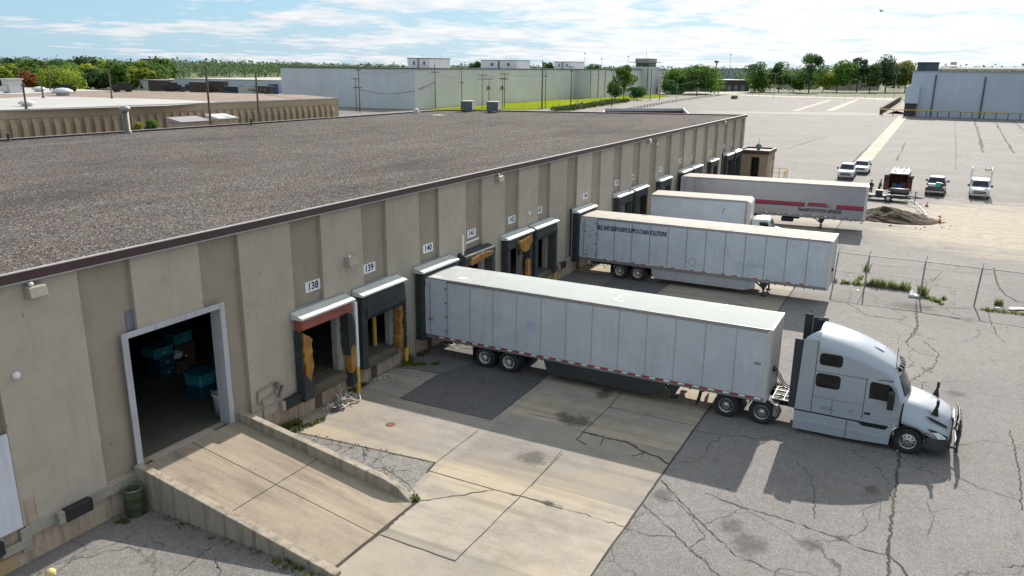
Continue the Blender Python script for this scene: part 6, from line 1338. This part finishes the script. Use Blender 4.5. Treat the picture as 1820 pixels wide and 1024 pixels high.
for a in ((48,189,'round white fan on the near white roof of the neighbour','fan',.7),(112,170,'large round white fan near the middle of the neighbour roof','fan',1.2),(70,163,'white hood at the back of the neighbour roof','fan',.9),(24,165,'square white air unit at the left of the neighbour roof','box',1.1),(116,165,'dark unit behind the large round fan','unit',.9),(218,163,'dark unit at the back of the brown roof','unit',1.0),(37,161,'tall thin pipe left of the white hood','pipe',2.2),(90,160,'thin pipe behind the round fans','pipe',2.0),(199,175,'thin pipe standing on the brown roof','pipe',2.0),(47,194,'thin pipe at the front edge of the neighbour roof','pipe',1.3),(77,174,'thin pipe between the fans','pipe',1.3),(306,160,'grey ducts at the right back of the brown roof','unit',.9)): rvent(*a)
# sheds in the alley
def shed(pts, y, label, mt):
    q = [WY(px, py, y+o) for (px, py), o in zip(pts, (0,0,2,2))]; z = q[0][1]
    t = thing('shed', label, 'shed', (q[0][0], y, 0)); x0, x1 = q[0][0], q[1][0]
    b = MB(); b.box(x0,x1,y,y+2.2,0,z-.1); b.build('wall', FOUND, t, True); b = MB(); b.prism([(y-.2,z-.1),(y-.2,z),(y+2.4,z+.45),(y+2.4,z-.1)], 'x', x0-.1, x1+.1); b.build('roof', mt, t, True)
shed([(322,217),(372,214),(360,211),(378,210)], 58, 'grey roofed shed behind the warehouse, left of the white roofed one', plain('shed_grey_roof',(.28,.26,.26),.6)); shed([(390,211),(422,210),(380,207),(415,207)], 58, 'white roofed shed behind the warehouse near the leaning pole', plain('shed_white_roof',(.5,.5,.49),.5))
# ------------------------------------------------------------------ white warehouse with penthouses and tower
def m_clad(name, col, sc=.55):
    mt, nt, p = nt_new(name); v = coords(nt)
    w = N(nt,'ShaderNodeTexWave',wave_type='BANDS',bands_direction='X'); w.inputs['Scale'].default_value = sc; L(nt, v, w.inputs['Vector'])
    w2 = N(nt,'ShaderNodeTexWave',wave_type='BANDS',bands_direction='Y'); w2.inputs['Scale'].default_value = sc; L(nt, v, w2.inputs['Vector'])
    n1 = noise(nt, v, .09, 5, .6); st = noise(nt, coords(nt,(.5,.5,.08)), 1, 5, .65)
    c = ramp(nt, n1, [(.3, tuple(x*.9 for x in col)), (.7, tuple(x*1.06 for x in col))]); c = mix(nt, ramp(nt, st, [(.5,0),(.8,.3)]), c, tuple(x*.7 for x in col))
    L(nt, c, p.inputs['Base Color']); p.inputs['Roughness'].default_value = .55
    bump(nt, p, math_(nt,'ADD',w.outputs['Fac'],w2.outputs['Fac']), .35, .08); return mt
CLAD = m_clad('white_cladding', (.60,.60,.62)); CLADB = m_clad('blue_grey_cladding', (.47,.51,.59), .35); CLADG = m_clad('pale_grey_cladding', (.61,.60,.62))
bg_ = thing('white_warehouse', 'huge windowless white warehouse across the grass with three rooftop penthouses', 'warehouse', (280,160,0))
HT = 13.0; ax0 = 218.3; ay0 = 130.4; yl = 187.8; xs = 349.1; ys_ = WX(1047,150,xs)[0]; xe = 470
MB().quad((ax0,yl,-.1),(ax0,ay0,-.1),(ax0,ay0,HT),(ax0,yl,HT)).build('end_wall', CLAD, bg_, True); MB().quad((xs,ay0,-.1),(xs,ys_,-.1),(xs,ys_,HT),(xs,ay0,HT)).build('step_wall', CLAD, bg_, True)
b = MB(); b.quad((ax0,ay0,-.1),(xs,ay0,-.1),(xs,ay0,HT),(ax0,ay0,HT)); b.quad((xs,ys_,-.1),(xe,ys_,-.1),(xe,ys_,HT),(xs,ys_,HT)); b.quad((xe,ys_,-.1),(xe,yl,-.1),(xe,yl,HT),(xe,ys_,HT)); b.quad((xe,yl,-.1),(ax0,yl,-.1),(ax0,yl,HT),(xe,yl,HT)); b.build('long_wall', CLADG, bg_, True)
MB().poly([(ax0,ay0),(xs,ay0),(xs,ys_),(xe,ys_),(xe,yl),(ax0,yl)], HT-.15).build('roof', plain('pale_roof_felt',(.42,.4,.38),.8), bg_, True)
b = MB()
for p, q in (((ax0,yl),(ax0,ay0)),((ax0,ay0),(xs,ay0)),((xs,ay0),(xs,ys_)),((xs,ys_),(xe,ys_))): edge(b, p, q, HT-.25, HT+.12, .5, 0)
b.build('roof_edge', plain('dark_coping',(.09,.085,.09),.5), bg_, True)
def pent(pc, pl, pr, ty, y, nm='penthouse'):
    x, z = WY(pc, ty, y); yb = WX(pl, ty, x)[0]; x1 = WY(pr, ty, y)[0]; b = MB()
    b.box(x, x1, y, yb, HT-.2, z-.25, 0); b.box(x-.15, x1+.15, y-.15, yb+.15, z-.25, z, 1)
    b.box(x-.2, x, y+(yb-y)*.48, y+(yb-y)*.52, HT, z-.3, 1); b.box(x-.12, x, y+(yb-y)*.2, y+(yb-y)*.27, HT+1.2, HT+2.4, 1); b.box(x-.12, x, y+(yb-y)*.66, y+(yb-y)*.73, HT+1.2, HT+2.4, 1); b.build(nm, [CLAD, plain('dark_coping',(.09,.085,.09),.5)], bg_, True)
pent(763,724,800,103,146); pent(919,855,942,107,150); pent(1015,985,1038,109.5,150)
b = MB()
for px in (1049,1063,1075): x = WY(px,150,ys_)[0]; b.box(x-.2,x+.2,ys_-.2,ys_,0,HT-.4)
b.build('downpipes', STEEL, bg_, True)
for px, y, top, lb in ((751,150,95,'thin mast on the left part of the first penthouse'),(782,150,97,'thin mast on the right part of the first penthouse'),(793,147,104,'small aerial on the roof edge beside the first penthouse')):
    x, z = WY(px, top, y); o = MB().cyl((0,0,0),(0,0,z-HT),.09,.05,6).build('mast', STEEL); MBt = MB(); o.location = (x,y,HT); tag(o, lb, 'mast')
tcx, tcy = G(1153,168.5)
tw = thing('control_tower', 'square white control tower with a glazed lookout and flat roof', 'tower', (tcx, tcy, 0))
ty1 = WX(1122,150,tcx)[0]; tx1 = WY(1170,150,tcy)[0]; th_ = topz(1153,168.5,1153,122); tt = topz(1153,168.5,1153,104)
MB().box(tcx,tx1,tcy,ty1,0,th_).build('shaft', CLAD, tw, True); b = MB(); b.box(tcx-.3,tx1+.3,tcy-.3,ty1+.3,th_,th_+.9); b.build('parapet', CLADG, tw, True)
mx, my, wx2, wy2 = (tcx+tx1)/2, (tcy+ty1)/2, (tx1-tcx)*.36, (ty1-tcy)*.36
MB().box(mx-wx2,mx+wx2,my-wy2,my+wy2,th_,tt-1.4).build('lookout_glazing', glass_dark('tower_glass',(.07,.08,.06),.2), tw, True)
b = MB()
for sx_ in (-1,0,1):
    for sy_ in (-1,0,1):
        if sx_ or sy_: b.box(mx+sx_*wx2-.15,mx+sx_*wx2+.15,my+sy_*wy2-.15,my+sy_*wy2+.15,th_,tt-1.4)
b.build('mullions', GREYP, tw, True)
b = MB(); b.box(mx-wx2*1.1,mx+wx2*1.1,my-wy2*1.1,my+wy2*1.1,tt-2.4,tt,0); b.box(tcx-1.5,tx1+1.5,tcy-1.0,ty1+1,tt-2.2,tt-1.9,0); b.build('tower_roof', plain('tower_roof_grey',(.26,.26,.24),.7), tw, True)
b = MB(); b.tube([(tcx-.2,tcy-.2,th_+1.6),(tx1+.2,tcy-.2,th_+1.6)],.06); b.tube([(tcx-.2,ty1,th_+1.6),(tcx-.2,tcy-.2,th_+1.6)],.06)
b.cyl((mx,my,tt),(mx,my,tt+6),.08,.04,6); b.build('rail_and_antenna', STEEL, tw, True)
b = MB(); b.box(tcx-.2,tcx,tcy+1,tcy+1.4,0,th_); b.box(tx1-3,tx1-1,tcy-.1,tcy,.5,3.2); b.box(tcx+2.5,tcx+2.9,tcy-.2,tcy,0,th_); b.build('downpipes', plain('dark_coping'if 0 else'tower_dark_trim',(.12,.13,.15),.5), tw, True)
# grass, hedge, guard rail along the lot
struct(MB().poly([(214,135),(235,109.5),(251,101),(317,106),(405,103),(420,108),(440,125),(xe,ys_+2),(xs,ay0+2),(214,140)], .03).build('grass_strip', GRASS))
struct(MB().poly([(205,75),(240,70),(320,79),(387,83.3),(440,84.8),(440,92),(400,100),(317,100),(251,95),(200,108)], .02).build('gravel_verge', plain('grey_gravel_verge',(.20,.17,.155),.95,0,.45,1.2)))
gr = thing('guard_rail', 'low pale guard rail along the left edge of the big yard', 'guard rail', (320,78.9,0))
gl = [(232,68.5),(240,70),(280,74.6),(320,78.7),(355,81),(387,83),(437,84.4)]
b = MB(); 
for p, q in zip(gl, gl[1:]): edge(b, p, q, .55, 1.0, .25, 0)
b.build('rail', plain('pale_rail',(.48,.47,.45),.5), gr, True)
for p, q in zip(gl, gl[1:]):
    d = Vector(q)-Vector(p); n = max(1,int(d.length/5))
    for k in range(n): c = Vector(p)+d*k/n; MB().box(c.x-.12,c.x+.12,c.y-.12,c.y+.12,0,.6).build('post', WOODP, gr, True)
b = MB()
for k in range(520):
    u = rnd(); x = 236+u*90; y = 88+u*10+U(-3,3); leafcloud(b, (x,y,.7), 1.2, 1.2, U(.4,1.1), 9, .42, .3)
struct(b.build('hedge', m_leaf('leaf_hedge',(.045,.075,.022))), 'stuff')
def farfence(label, pts, h=2.4, step=6):
    t = thing('chain_link_fence', label, 'fence', (*pts[0],0)); b = MB()
    for p, q in zip(pts, pts[1:]):
        d = Vector(q)-Vector(p); n = max(1,int(d.length/step))
        for k in range(n+1): c = Vector(p)+d*k/n; MB().cyl((c.x,c.y,0),(c.x,c.y,h),.05,n=5).build('post', GALV, t, True)
        for z in (h, h*.5): b.cyl((p[0],p[1],z),(q[0],q[1],z),.025,n=4)
    b.build('rails', GALV, t, True)
farfence('chain link fence beside the grass in front of the white warehouse', [(226,106),(251,96),(317,101),(400,100),(440,92)]); farfence('chain link fence closing the far end of the yard', [(447,84),(430,48),(434,22),(437,-.5)], 2.4, 4)
struct(MB().poly([(432,-2),(436,22),(431,48),(449,84.5),(470,86),(462,48),(468,0)], .012).build('far_verge', plain('pale_dry_verge',(.36,.32,.26),.95,0,.3,.15)))
struct(MB().poly([(470,-10),(476,86),(492,120),(505,118),(488,84),(484,-10)], .014).build('far_road', ASPHM))
struct(MB().poly([G(1170,170.5),G(1330,166),G(1330,163),G(1172,165)], .016).build('side_road', STRIPM))
o = MB().rbox((0,0,.7),4.5,2.2,1.4).rbox((1,0,1.5),1.6,1.8,.3).build('rubble_block', plain('brown_block',(.16,.11,.07),.9,0,.4,1)); o.location = (*G(1305,176),0); tag(o,'brown block standing alone at the far left of the yard','block')
b = MB(); pc = [G(1009,204,3.2),G(1090,193,3.2),G(1216,190.5,3.2),G(1222,200,3.2)]
mr = thing('maroon_roofed_shed', 'low shed with a dark maroon roof and white parapet beyond the warehouse', 'shed', (210,52,0))
q0,q1,q2,q3 = (186,52),(222,66),(238,47),(206,36)
MB().poly([q0,q3,q2,q1], 1.5).build('roof', plain('maroon_roof_sheet',(.016,.003,.004),1,0,.3,.5,spec=.0), mr, True)
b = MB()
for p, q, hh in ((q0,q1,1.9),(q1,q2,2.3),(q2,q3,2.3),(q3,q0,1.55)): edge(b, p, q, -.1, hh, .3, 0)
b.build('parapet', plain('white_parapet',(.55,.55,.55),.6), mr, True)
b = MB()
for k in range(3): c = Vector(q0).lerp(Vector(q3),(k+.5)/6); d = Vector(q1).lerp(Vector(q2),(k+.5)/6); e = c.lerp(d,.3); b.tube([(c.x,c.y,1.7),(e.x,e.y,1.65)],.08,5)
b.build('braces', GREYP, mr, True)
# ------------------------------------------------------------------ low white building and odds on the left
lw = thing('low_white_building', 'long low white building with a grey roof beyond the brown roof', 'building', (305,310,0))
zt_ = topz(400,162,400,140.5); P0 = Vector((303.6,346.2)); P1 = Vector((309.3,272))
b = MB(); edge(b, P0, P1, -.1, zt_-.4, .6, 0); b.build('wall', CLADB, lw, True); edge_ = MB(); edge(edge_, P0, P1, zt_-.4, zt_, .8, 0); edge_.build('roof_edge', TRIM, lw, True); MB().poly([(P0.x,P0.y),(P1.x,P1.y),(P1.x+90,P1.y+4),(P0.x+90,P0.y+4)], zt_-.1).build('roof', plain('pale_roof_felt'), lw, True) if 'pale_roof_felt' in MATS and False else MB().poly([(P0.x,P0.y),(P1.x,P1.y),(P1.x+90,P1.y+4),(P0.x+90,P0.y+4)], zt_-.1).build('roof', MATS['pale_roof_felt'], lw, True)
for u in (.12,.45,.62,.8): c = P0.lerp(P1,u); MB().box(c.x-.45,c.x-.3,c.y-1.4,c.y+1.4,0,3.2).build('door', plain('navy_door',(.03,.05,.13),.5), lw, True)
l2 = thing('white_gatehouse', 'small white building with a wide dark doorway left of the long low one', 'building', (300,372,0))
b = MB(); b.box(299,330,352,384,-.1,topz(270,158,270,142)); b.build('wall', CLADG, l2, True); b = MB(); b.box(298.7,299,373,380,0,5.2); b.build('door', GLASS, l2, True); b = MB(); b.box(298.6,330.4,351.6,384.4,topz(270,158,270,142),topz(270,158,270,142)+.4); b.build('roof', TRIM, l2, True)
def contain(px, py, w, h, label, mt, nm='container'):
    x, y = G(px, py); t = thing(nm, label, nm, (x,y,0)); d = 2.6; b = MB(); b.box(-d/2,d/2,-w/2,w/2,.2,h)
    for k in range(int(w/.8)): b.box(-d/2-.08,-d/2,-w/2+.2+.8*k,-w/2+.5+.8*k,.3,h-.2)
    b.build('box_body', mt, t); b = MB(); b.box(-d/2-.1,d/2+.1,-w/2-.1,w/2+.1,h,h+.2); b.build('lid', STEEL, t); b = MB()
    for s in (-1,1): b.box(-d/2,d/2,s*w*.4-.2,s*w*.4+.2,0,.2)
    b.build('skid', BLACK, t)
CB = plain('dark_brown_container',(.085,.06,.05),.8,0,.3); CN = plain('dark_blue_container',(.03,.04,.06),.6,0,.3); CWH = plain('white_container',(.5,.5,.48),.6)
for a in ((285,162.5,14,5.4,'brown fence like container left of the long white building',CB),(316,163,9,2.6,'low brown container by the corner of the long white building',CB),(355,165,11,5.0,'dark container with gear on top before the long white building',CB),(388,165,12,5.5,'brown container behind the first tall pole',CB),(415,166,9,3.2,'dark blue container before the long white building',CN),(440,167.5,9,3.6,'white container left of the second tall pole',CWH),(470,168,10,3.8,'brown container right of the second tall pole',CB),(487,167,4,4.6,'blue container at the corner of the white warehouse',plain('strong_blue',(.02,.05,.2),.5))): contain(*a)
for a in ((120,120,1),):
    pass
fb = thing('far_grey_building', 'distant grey gabled building rising over the left wood', 'building', (0,0,0)); v = ray(258,120); k = 760/math.hypot(v.x,v.y); fb.location = (v.x*k, CY+v.y*k, 0)
MB().box(-20,20,-15,15,0,8.5).build('wall', CLADB, fb); b = MB(); b.prism([(-16,8.5),(0,13.2),(16,8.5)],'x',-21,21); b.build('roof', plain('grey_far_roof',(.2,.21,.23),.6), fb); MB().box(2,10,-10,8,11,17.6).build('roof_plant', plain('blue_far_plant',(.06,.1,.16),.6), fb)
# ------------------------------------------------------------------ dark far buildings, tan shed
def fbox(nm, px0, px1, by, ty, label, mt, dep=25, rf=None):
    p, q = Vector(G(px0,by)), Vector(G(px1,by)); c = (p+q)/2; h = topz((px0+px1)/2,by,(px0+px1)/2,ty); t = thing(nm, label, 'building', (c.x,c.y,0)); u = (q-p); ln = u.length; a = math.atan2(u.y,u.x); nn = Vector((-u.y,u.x)).normalized(); nn = nn if nn.x > 0 else -nn; cc = c+nn*dep/2
    b = MB(); b.rbox((cc.x,cc.y,h/2-.2), ln, dep, h-.4, a); b.build('wall', mt, t, True); b = MB(); b.rbox((cc.x,cc.y,h-.2), ln+.6, dep+.6, .4, a); b.build('roof', rf or TRIM, t, True)
    for k in range(1,4): e = p.lerp(q,k/4)-nn*.05; MB().rbox((e.x,e.y,1.8),3,.15,3.4,a).build('door', GREYP, t, True)
DBR = plain('dark_brick',(.075,.065,.068),.9,0,.25); TANB = plain('tan_block',(.36,.31,.24),.8,0,.15)
fbox('far_brick_building',1171,1262,162.5,143,'dark brick building behind the huge spreading tree',DBR); fbox('far_brick_building',1284,1331,162,142,'dark flat building left of the slim far tree',DBR); fbox('far_tan_shed',1494,1562,160.5,142,'low tan shed seen under the far trees',TANB,18); fbox('far_pale_house',1402,1452,158.5,144,'pale low building behind the tallest far tree',TANB,15)
fbox('far_blue_roof_building',1284,1330,152,122,'distant pale building above the dark flat building',plain('pale_far_wall',(.34,.36,.38),.7),40,plain('blue_far_roof',(.12,.16,.2),.5))
# ------------------------------------------------------------------ blue grey building on the right
bb_ = thing('blue_grey_warehouse', 'blue grey metal clad warehouse at the right edge with a dark rooftop penthouse', 'warehouse', (290,-45,0))
c0 = Vector((283.5,-11.9)); u_ = Vector((0,-1.0)); nb2 = Vector((-u_.y,u_.x)); nb2 = nb2 if nb2.x > 0 else -nb2; c1 = c0+u_*150; HB = 13.5
def P2(s, d): q = c0+u_*s+nb2*d; return (q.x,q.y)
b = MB(); b.prism([P2(0,0),P2(150,0),P2(150,120),P2(0,120)], 'z', -.1, HB); b.build('wall', CLADB, bb_, True, fix=True)
MB().prism([P2(-.2,-.2),P2(150,-.2),P2(150,120.2),P2(-.2,120.2)], 'z', HB, HB+.25).build('roof', TRIM, bb_, True, fix=True)
def sAt(px, py=150):
    d = ray(px,py); den = d.x*nb2.x+d.y*nb2.y; k = ((c0.x-CAMP.x)*nb2.x+(c0.y-CAMP.y)*nb2.y)/den; q = Vector((CAMP.x+d.x*k, CAMP.y+d.y*k)); return (q-c0).dot(u_)
sp = sAt(1641,160); b = MB(); b.prism([P2(-1.2,-2.2),P2(sp-1,-2.2),P2(sp-1,0),P2(-1.2,0)], 'z', 4.0, 9.2); b.build('stair_box', m_clad('pale_blue_cladding',(.46,.52,.61)), bb_, True, fix=True)
b = MB(); b.prism([P2(-1,-1.6),P2(sp-1.2,-1.6),P2(sp-1.2,0),P2(-1,0)], 'z', 0, 4.0); b.build('entrance', plain('dark_brown_plinth',(.055,.045,.05),.7), bb_, True, fix=True)
s1_, s2_ = sAt(1630,120), sAt(1668,120); zp = CH+(127-113)*0+1.0; zp = HB+2.6
b = MB(); b.prism([P2(s1_,2),P2(s2_,2),P2(s2_,12),P2(s1_,12)], 'z', HB+.2, zp); b.build('penthouse', plain('dark_blue_penthouse',(.06,.075,.10),.5), bb_, True, fix=True); b = MB(); b.prism([P2(s1_-.2,1.7),P2(s2_+.2,1.7),P2(s2_+.2,12.3),P2(s1_-.2,12.3)], 'z', zp, zp+.3); b.prism([P2(s1_+.6,1.85),P2(s1_+2.2,1.85),P2(s1_+2.2,2),P2(s1_+.6,2)], 'z', HB+.4, zp-.2); b.build('penthouse_roof', plain('dark_teal_coping',(.02,.06,.075),.5), bb_, True, fix=True)
for px, t_ in ((1659,12.6),(1747,12.2)):
    s_ = sAt(px,170); b = MB(); b.prism([P2(s_-.18,-.35),P2(s_+.18,-.35),P2(s_+.18,0),P2(s_-.18,0)], 'z', 0, t_)
    b.build('downpipe', plain('dark_blue_pipe',(.05,.055,.075),.5), bb_, True, fix=True)
b = MB()
for k in range(4): y0 = 3+2.2*k; b.tube([(*P2(s2_+.5,y0),HB+.8+.25*k),(*P2(s2_+5,y0),HB+.8+.25*k),(*P2(s2_+5,y0+2),HB+.5)],.3,7)
b.tube([(*P2(s2_+4,6),HB+.9),(*P2(145,6),HB+.9)],.35,8); b.tube([(*P2(s2_+4,9),HB+1.3),(*P2(145,9),HB+1.3)],.25,8); b.rbox((*P2(s2_+4,8),HB+2.6),1.6,1.2,.9,.5); b.build('roof_pipework', plain('pale_pipe',(.5,.47,.43),.6,0,.3), bb_, True)
yr = thing('guard_rail','long yellow guard rail in front of the blue grey warehouse','guard rail',(*P2(30,-3),0)); b = MB(); b.tube([(*P2(-8,-3),1.95),(*P2(120,-3),1.95)],.16,6); b.build('rail', YEL, yr, True)
for k in range(38):
    s_ = -7+k*3.1; x,y = P2(s_,-3); MB().cyl((x,y,0),(x,y,1.9),.12,n=6).build('post', plain('dark_rail_post',(.05,.045,.06),.6), yr, True)
rw = MB(); edge(rw, (288,-3.9), (425,-3.6), -.1, 2.0, .5, 0); edge(rw, (288,-3.9), (425,-3.6), 2.0, 2.12, .7, 0); tag(rw.build('retaining_wall', plain('dark_brown_wall',(.075,.055,.045),.9,0,.3,.6)),'dark low retaining wall running away beside the blue grey warehouse','wall')
b = MB(); n = 12
b.add([(295+k*10, -5.2-3*j, (.05+1.3*math.sin(PI*min(1,j/2.2))*(1-.3*abs(k-5)/6)) + U(-.15,.15)) for k in range(n) for j in range(3)], [(k*3+j,(k+1)*3+j,(k+1)*3+j+1,k*3+j+1) for k in range(n-1) for j in range(2)], 0, True); struct(b.build('earth_bank', plain('pale_gravel_bank',(.32,.26,.2),.95,0,.35,.8), fix=True))
# ------------------------------------------------------------------ poles, masts and wires
def pole(px, by, ty, label, arms=(), tr_=0, r=.15, ref=None, mt=WOODP, group='wooden utility poles', light=False):
    if ref is not None:
        x, zb = WY(px[0] if isinstance(px, tuple) else px, by, ref); y = ref; pb = px; x2, z = WY(px[1] if isinstance(px, tuple) else px, ty, ref); h = z
    else:
        p0_ = px[0] if isinstance(px, tuple) else px; x, y = G(p0_, by); p1_ = px[1] if isinstance(px, tuple) else px; h = topz(p0_, by, p1_, ty); x2 = x
    t = thing('light_pole' if light else 'utility_pole', label, 'light pole' if light else 'utility pole', (x,y,0), 0, group)
    MB().cyl((0,0,0),(0,0,h),r,r*.6,8).build('pole', mt, t)
    for z, ln in arms:
        b = MB(); b.rbox((0,-.0,h-z),.16,ln,.16,.35)
        for k in (-.45,-.2,.2,.45): b.cyl((-math.sin(.35)*k*ln, math.cos(.35)*k*ln, h-z+.08),(-math.sin(.35)*k*ln, math.cos(.35)*k*ln, h-z+.3),.06,n=5)
        b.build('cross_arm', WOODP, t)
    for k in range(tr_):
        a = k*2.1+.4; MB().cyl((.5*math.cos(a),.5*math.sin(a),h*.62),(.5*math.cos(a),.5*math.sin(a),h*.62+1.1),.3,n=10).build('transformer', STEEL, t)
    if tr_: MB().box(-.9,.9,-.9,.9,h*.62-.15,h*.62).build('platform', STEEL, t)
    if light:
        b = MB(); 
        for s in (-1,1): b.tube([(0,0,h-.1),(s*.3,s*.9,h+.25)],.05,5); b.rbox((s*.35,s*1.1,h+.25),.5,.7,.2,.35)
        b.build('lamp_head', plain('lamp_grey',(.4,.4,.4),.5), t)
    return Vector((x,y,h))
PG = {}
PG['a'] = pole((374,372),215,118,'leaning pole rising over the sheds behind the warehouse',(),0,.17,56); PG['b'] = pole((460,453),206,128,'pole with a low cross arm behind the warehouse',((2.3,2.4),),0,.17,58)
PG['c'] = pole((640,637),200,122,'taller of the paired poles before the left end of the white warehouse',((.4,1.5),(5.5,2)),0,.18); PG['d'] = pole((634,632),198,138,'shorter of the paired poles, with a cross arm',((.4,2.6),(3,1.6)),0,.15)
PG['e'] = pole((774,771),193,113,'pole with a cross arm at the corner of the white warehouse',((2.8,3),),0,.18); PG['f'] = pole((821,820),193,120,'slim pole left of the rooftop units',((5.0,1.2),),0,.15)
PG['g'] = pole(857,193,132,'T topped pole above the rooftop units',((.3,3.4),(1.6,3.4)),0,.14); PG['h'] = pole(869,192,139,'pole with a transformer ring between the T topped ones',((.3,3.2),),2,.14)
PG['i'] = pole(893,193,138,'left pole of the pair carrying a transformer platform',((.3,2.8),),2,.14); PG['j'] = pole(896.5,193,130,'right pole of the pair carrying a transformer platform',((.3,3.2),(2,2.6)),0,.15)
PG['k'] = pole(963,194,107,'thick tall pole in front of the white warehouse',(),0,.28); PG['l'] = pole((969,967.5),192,120,'leaning pole right behind the thick tall one',((3,1.6),),0,.16)
PG['m'] = pole(1014,193,117,'dark pole with a small arm before the step of the white warehouse',((.4,2.2),(1.8,1.2)),0,.18); PG['n'] = pole(1087,190,122,'double armed pole left of the tower tree',((.8,2.4),),0,.18)
PG['o'] = pole((1155,1157),180,143,'pole before the control tower',(),0,.15); PG['p'] = pole(1172,180,137,'pole with a dark base right of the control tower',(),0,.15)
PG['q'] = pole((1238,1242),173,132,'leaning double pole before the huge spreading tree',((.6,3.4),(2.5,1.5)),1,.2); PG['r'] = pole((1254,1256),170,140,'plain pole right of the leaning double pole',(),0,.16)
LG = 'lot light poles'
for px, by, ty, lb in (((1027,1028),187,136,'light pole before the step of the white warehouse'),((1100,1102),186,136,'light pole in front of the tower tree'),((1202,1206),179,138,'light pole left of the huge spreading tree'),((1375,1377),174.5,131,'light pole at the left of the far fence'),((1405,1408),168,132,'light pole behind the far fence, left of the tallest tree'),((1432,1434),165,128,'light pole before the tallest far tree'),((1588,1593),175,131,'slim light pole beside the yellow green tree')):
    pole(px, by, ty, lb, (), 0, .11, None, GALV, LG, True)
for px, ty, d, lb in ((1039,94,620,'thin high mast above the third penthouse'),(1069,104,620,'thin mast right of the third penthouse'),(1116,100,640,'thin mast above the tower tree'),(1297,96,640,'very thin high mast right of the spreading tree'),(1780,117,900,'tiny mast at the right horizon')):
    v = ray(px,120); k = d/math.hypot(v.x,v.y); x,y = v.x*k, CY+v.y*k; v2 = ray(px,ty); z = CH+v2.z*d/math.hypot(v2.x,v2.y); o = MB().cyl((0,0,0),(0,0,z),.16,.1,5).box(-.5,.5,-.5,.5,z-.7,z).build('mast', GALV); o.location=(x,y,0); tag(o, lb, 'mast')
v = ray(1273,120); k = 700/math.hypot(v.x,v.y); v2 = ray(1273,107); z = CH+v2.z*700/math.hypot(v2.x,v2.y); t = thing('water_tower','slim distant water tower above the spreading tree','water tower',(v.x*k,CY+v.y*k,0)); MB().cyl((0,0,0),(0,0,z-1.5),.7,.5,8).build('stem', GALV, t); MB().lathe([(.5,z-2.4),(1.9,z-1.6),(1.9,z-.6),(.6,z),(0,z)],(0,0,0),(0,0,1),12).build('tank', STEEL, t)
def wire(a, b_, drop, sag, label, r=.03):
    p = PG[a].copy(); q = PG[b_].copy(); p.z -= drop; q.z -= drop; n = 12; pts = []
    for i in range(n+1): k = i/n; w = p.lerp(q,k); w.z -= sag*4*k*(1-k); pts.append(w)
    tag(MB().tube(pts, r, 4).build('power_cable', BLACK), label, 'cable')
wire('c','e',6.0,2.4,'thick sagging cable between the paired poles and the corner pole',.09); wire('c','e',1.0,1.2,'thin upper wire between the paired poles and the corner pole',.03); wire('b','c',1.5,2.2,'long wire from the alley pole to the paired poles',.025); wire('b','d',2.6,2.0,'dark wire sagging from the alley pole to the shorter paired pole',.035)
wire('e','f',2.8,1,'wire from the corner pole to the slim pole'); wire('g','j',.3,.7,'wire across the tops of the T topped poles'); wire('j','m',.5,1.4,'wire from the platform poles to the dark pole'); wire('m','n',.6,1.8,'wire from the dark pole to the tower tree pole'); wire('q','r',1.5,.8,'wire from the leaning double pole to the plain pole',.05); wire('p','q',2.5,1.6,'wire from the tower poles to the leaning double pole',.06); wire('a','b',1.5,1.4,'wire between the two alley poles',.02)
# far parked cars
for px, py, lb in ((1393,160,'dark car parked beyond the far fence, left one'),(1412,161.5,'pale car parked beyond the far fence, right of the dark one'),(1556,157,'white truck glimpsed under the biggest dark tree')):
    c = car('parked_car', lb, 'car', (*G(px,py),0), PI/2+.2, CARG if 'dark' in lb[:5] else CARW, 'suv')
# haze is very slight in the photograph and is left to the sky
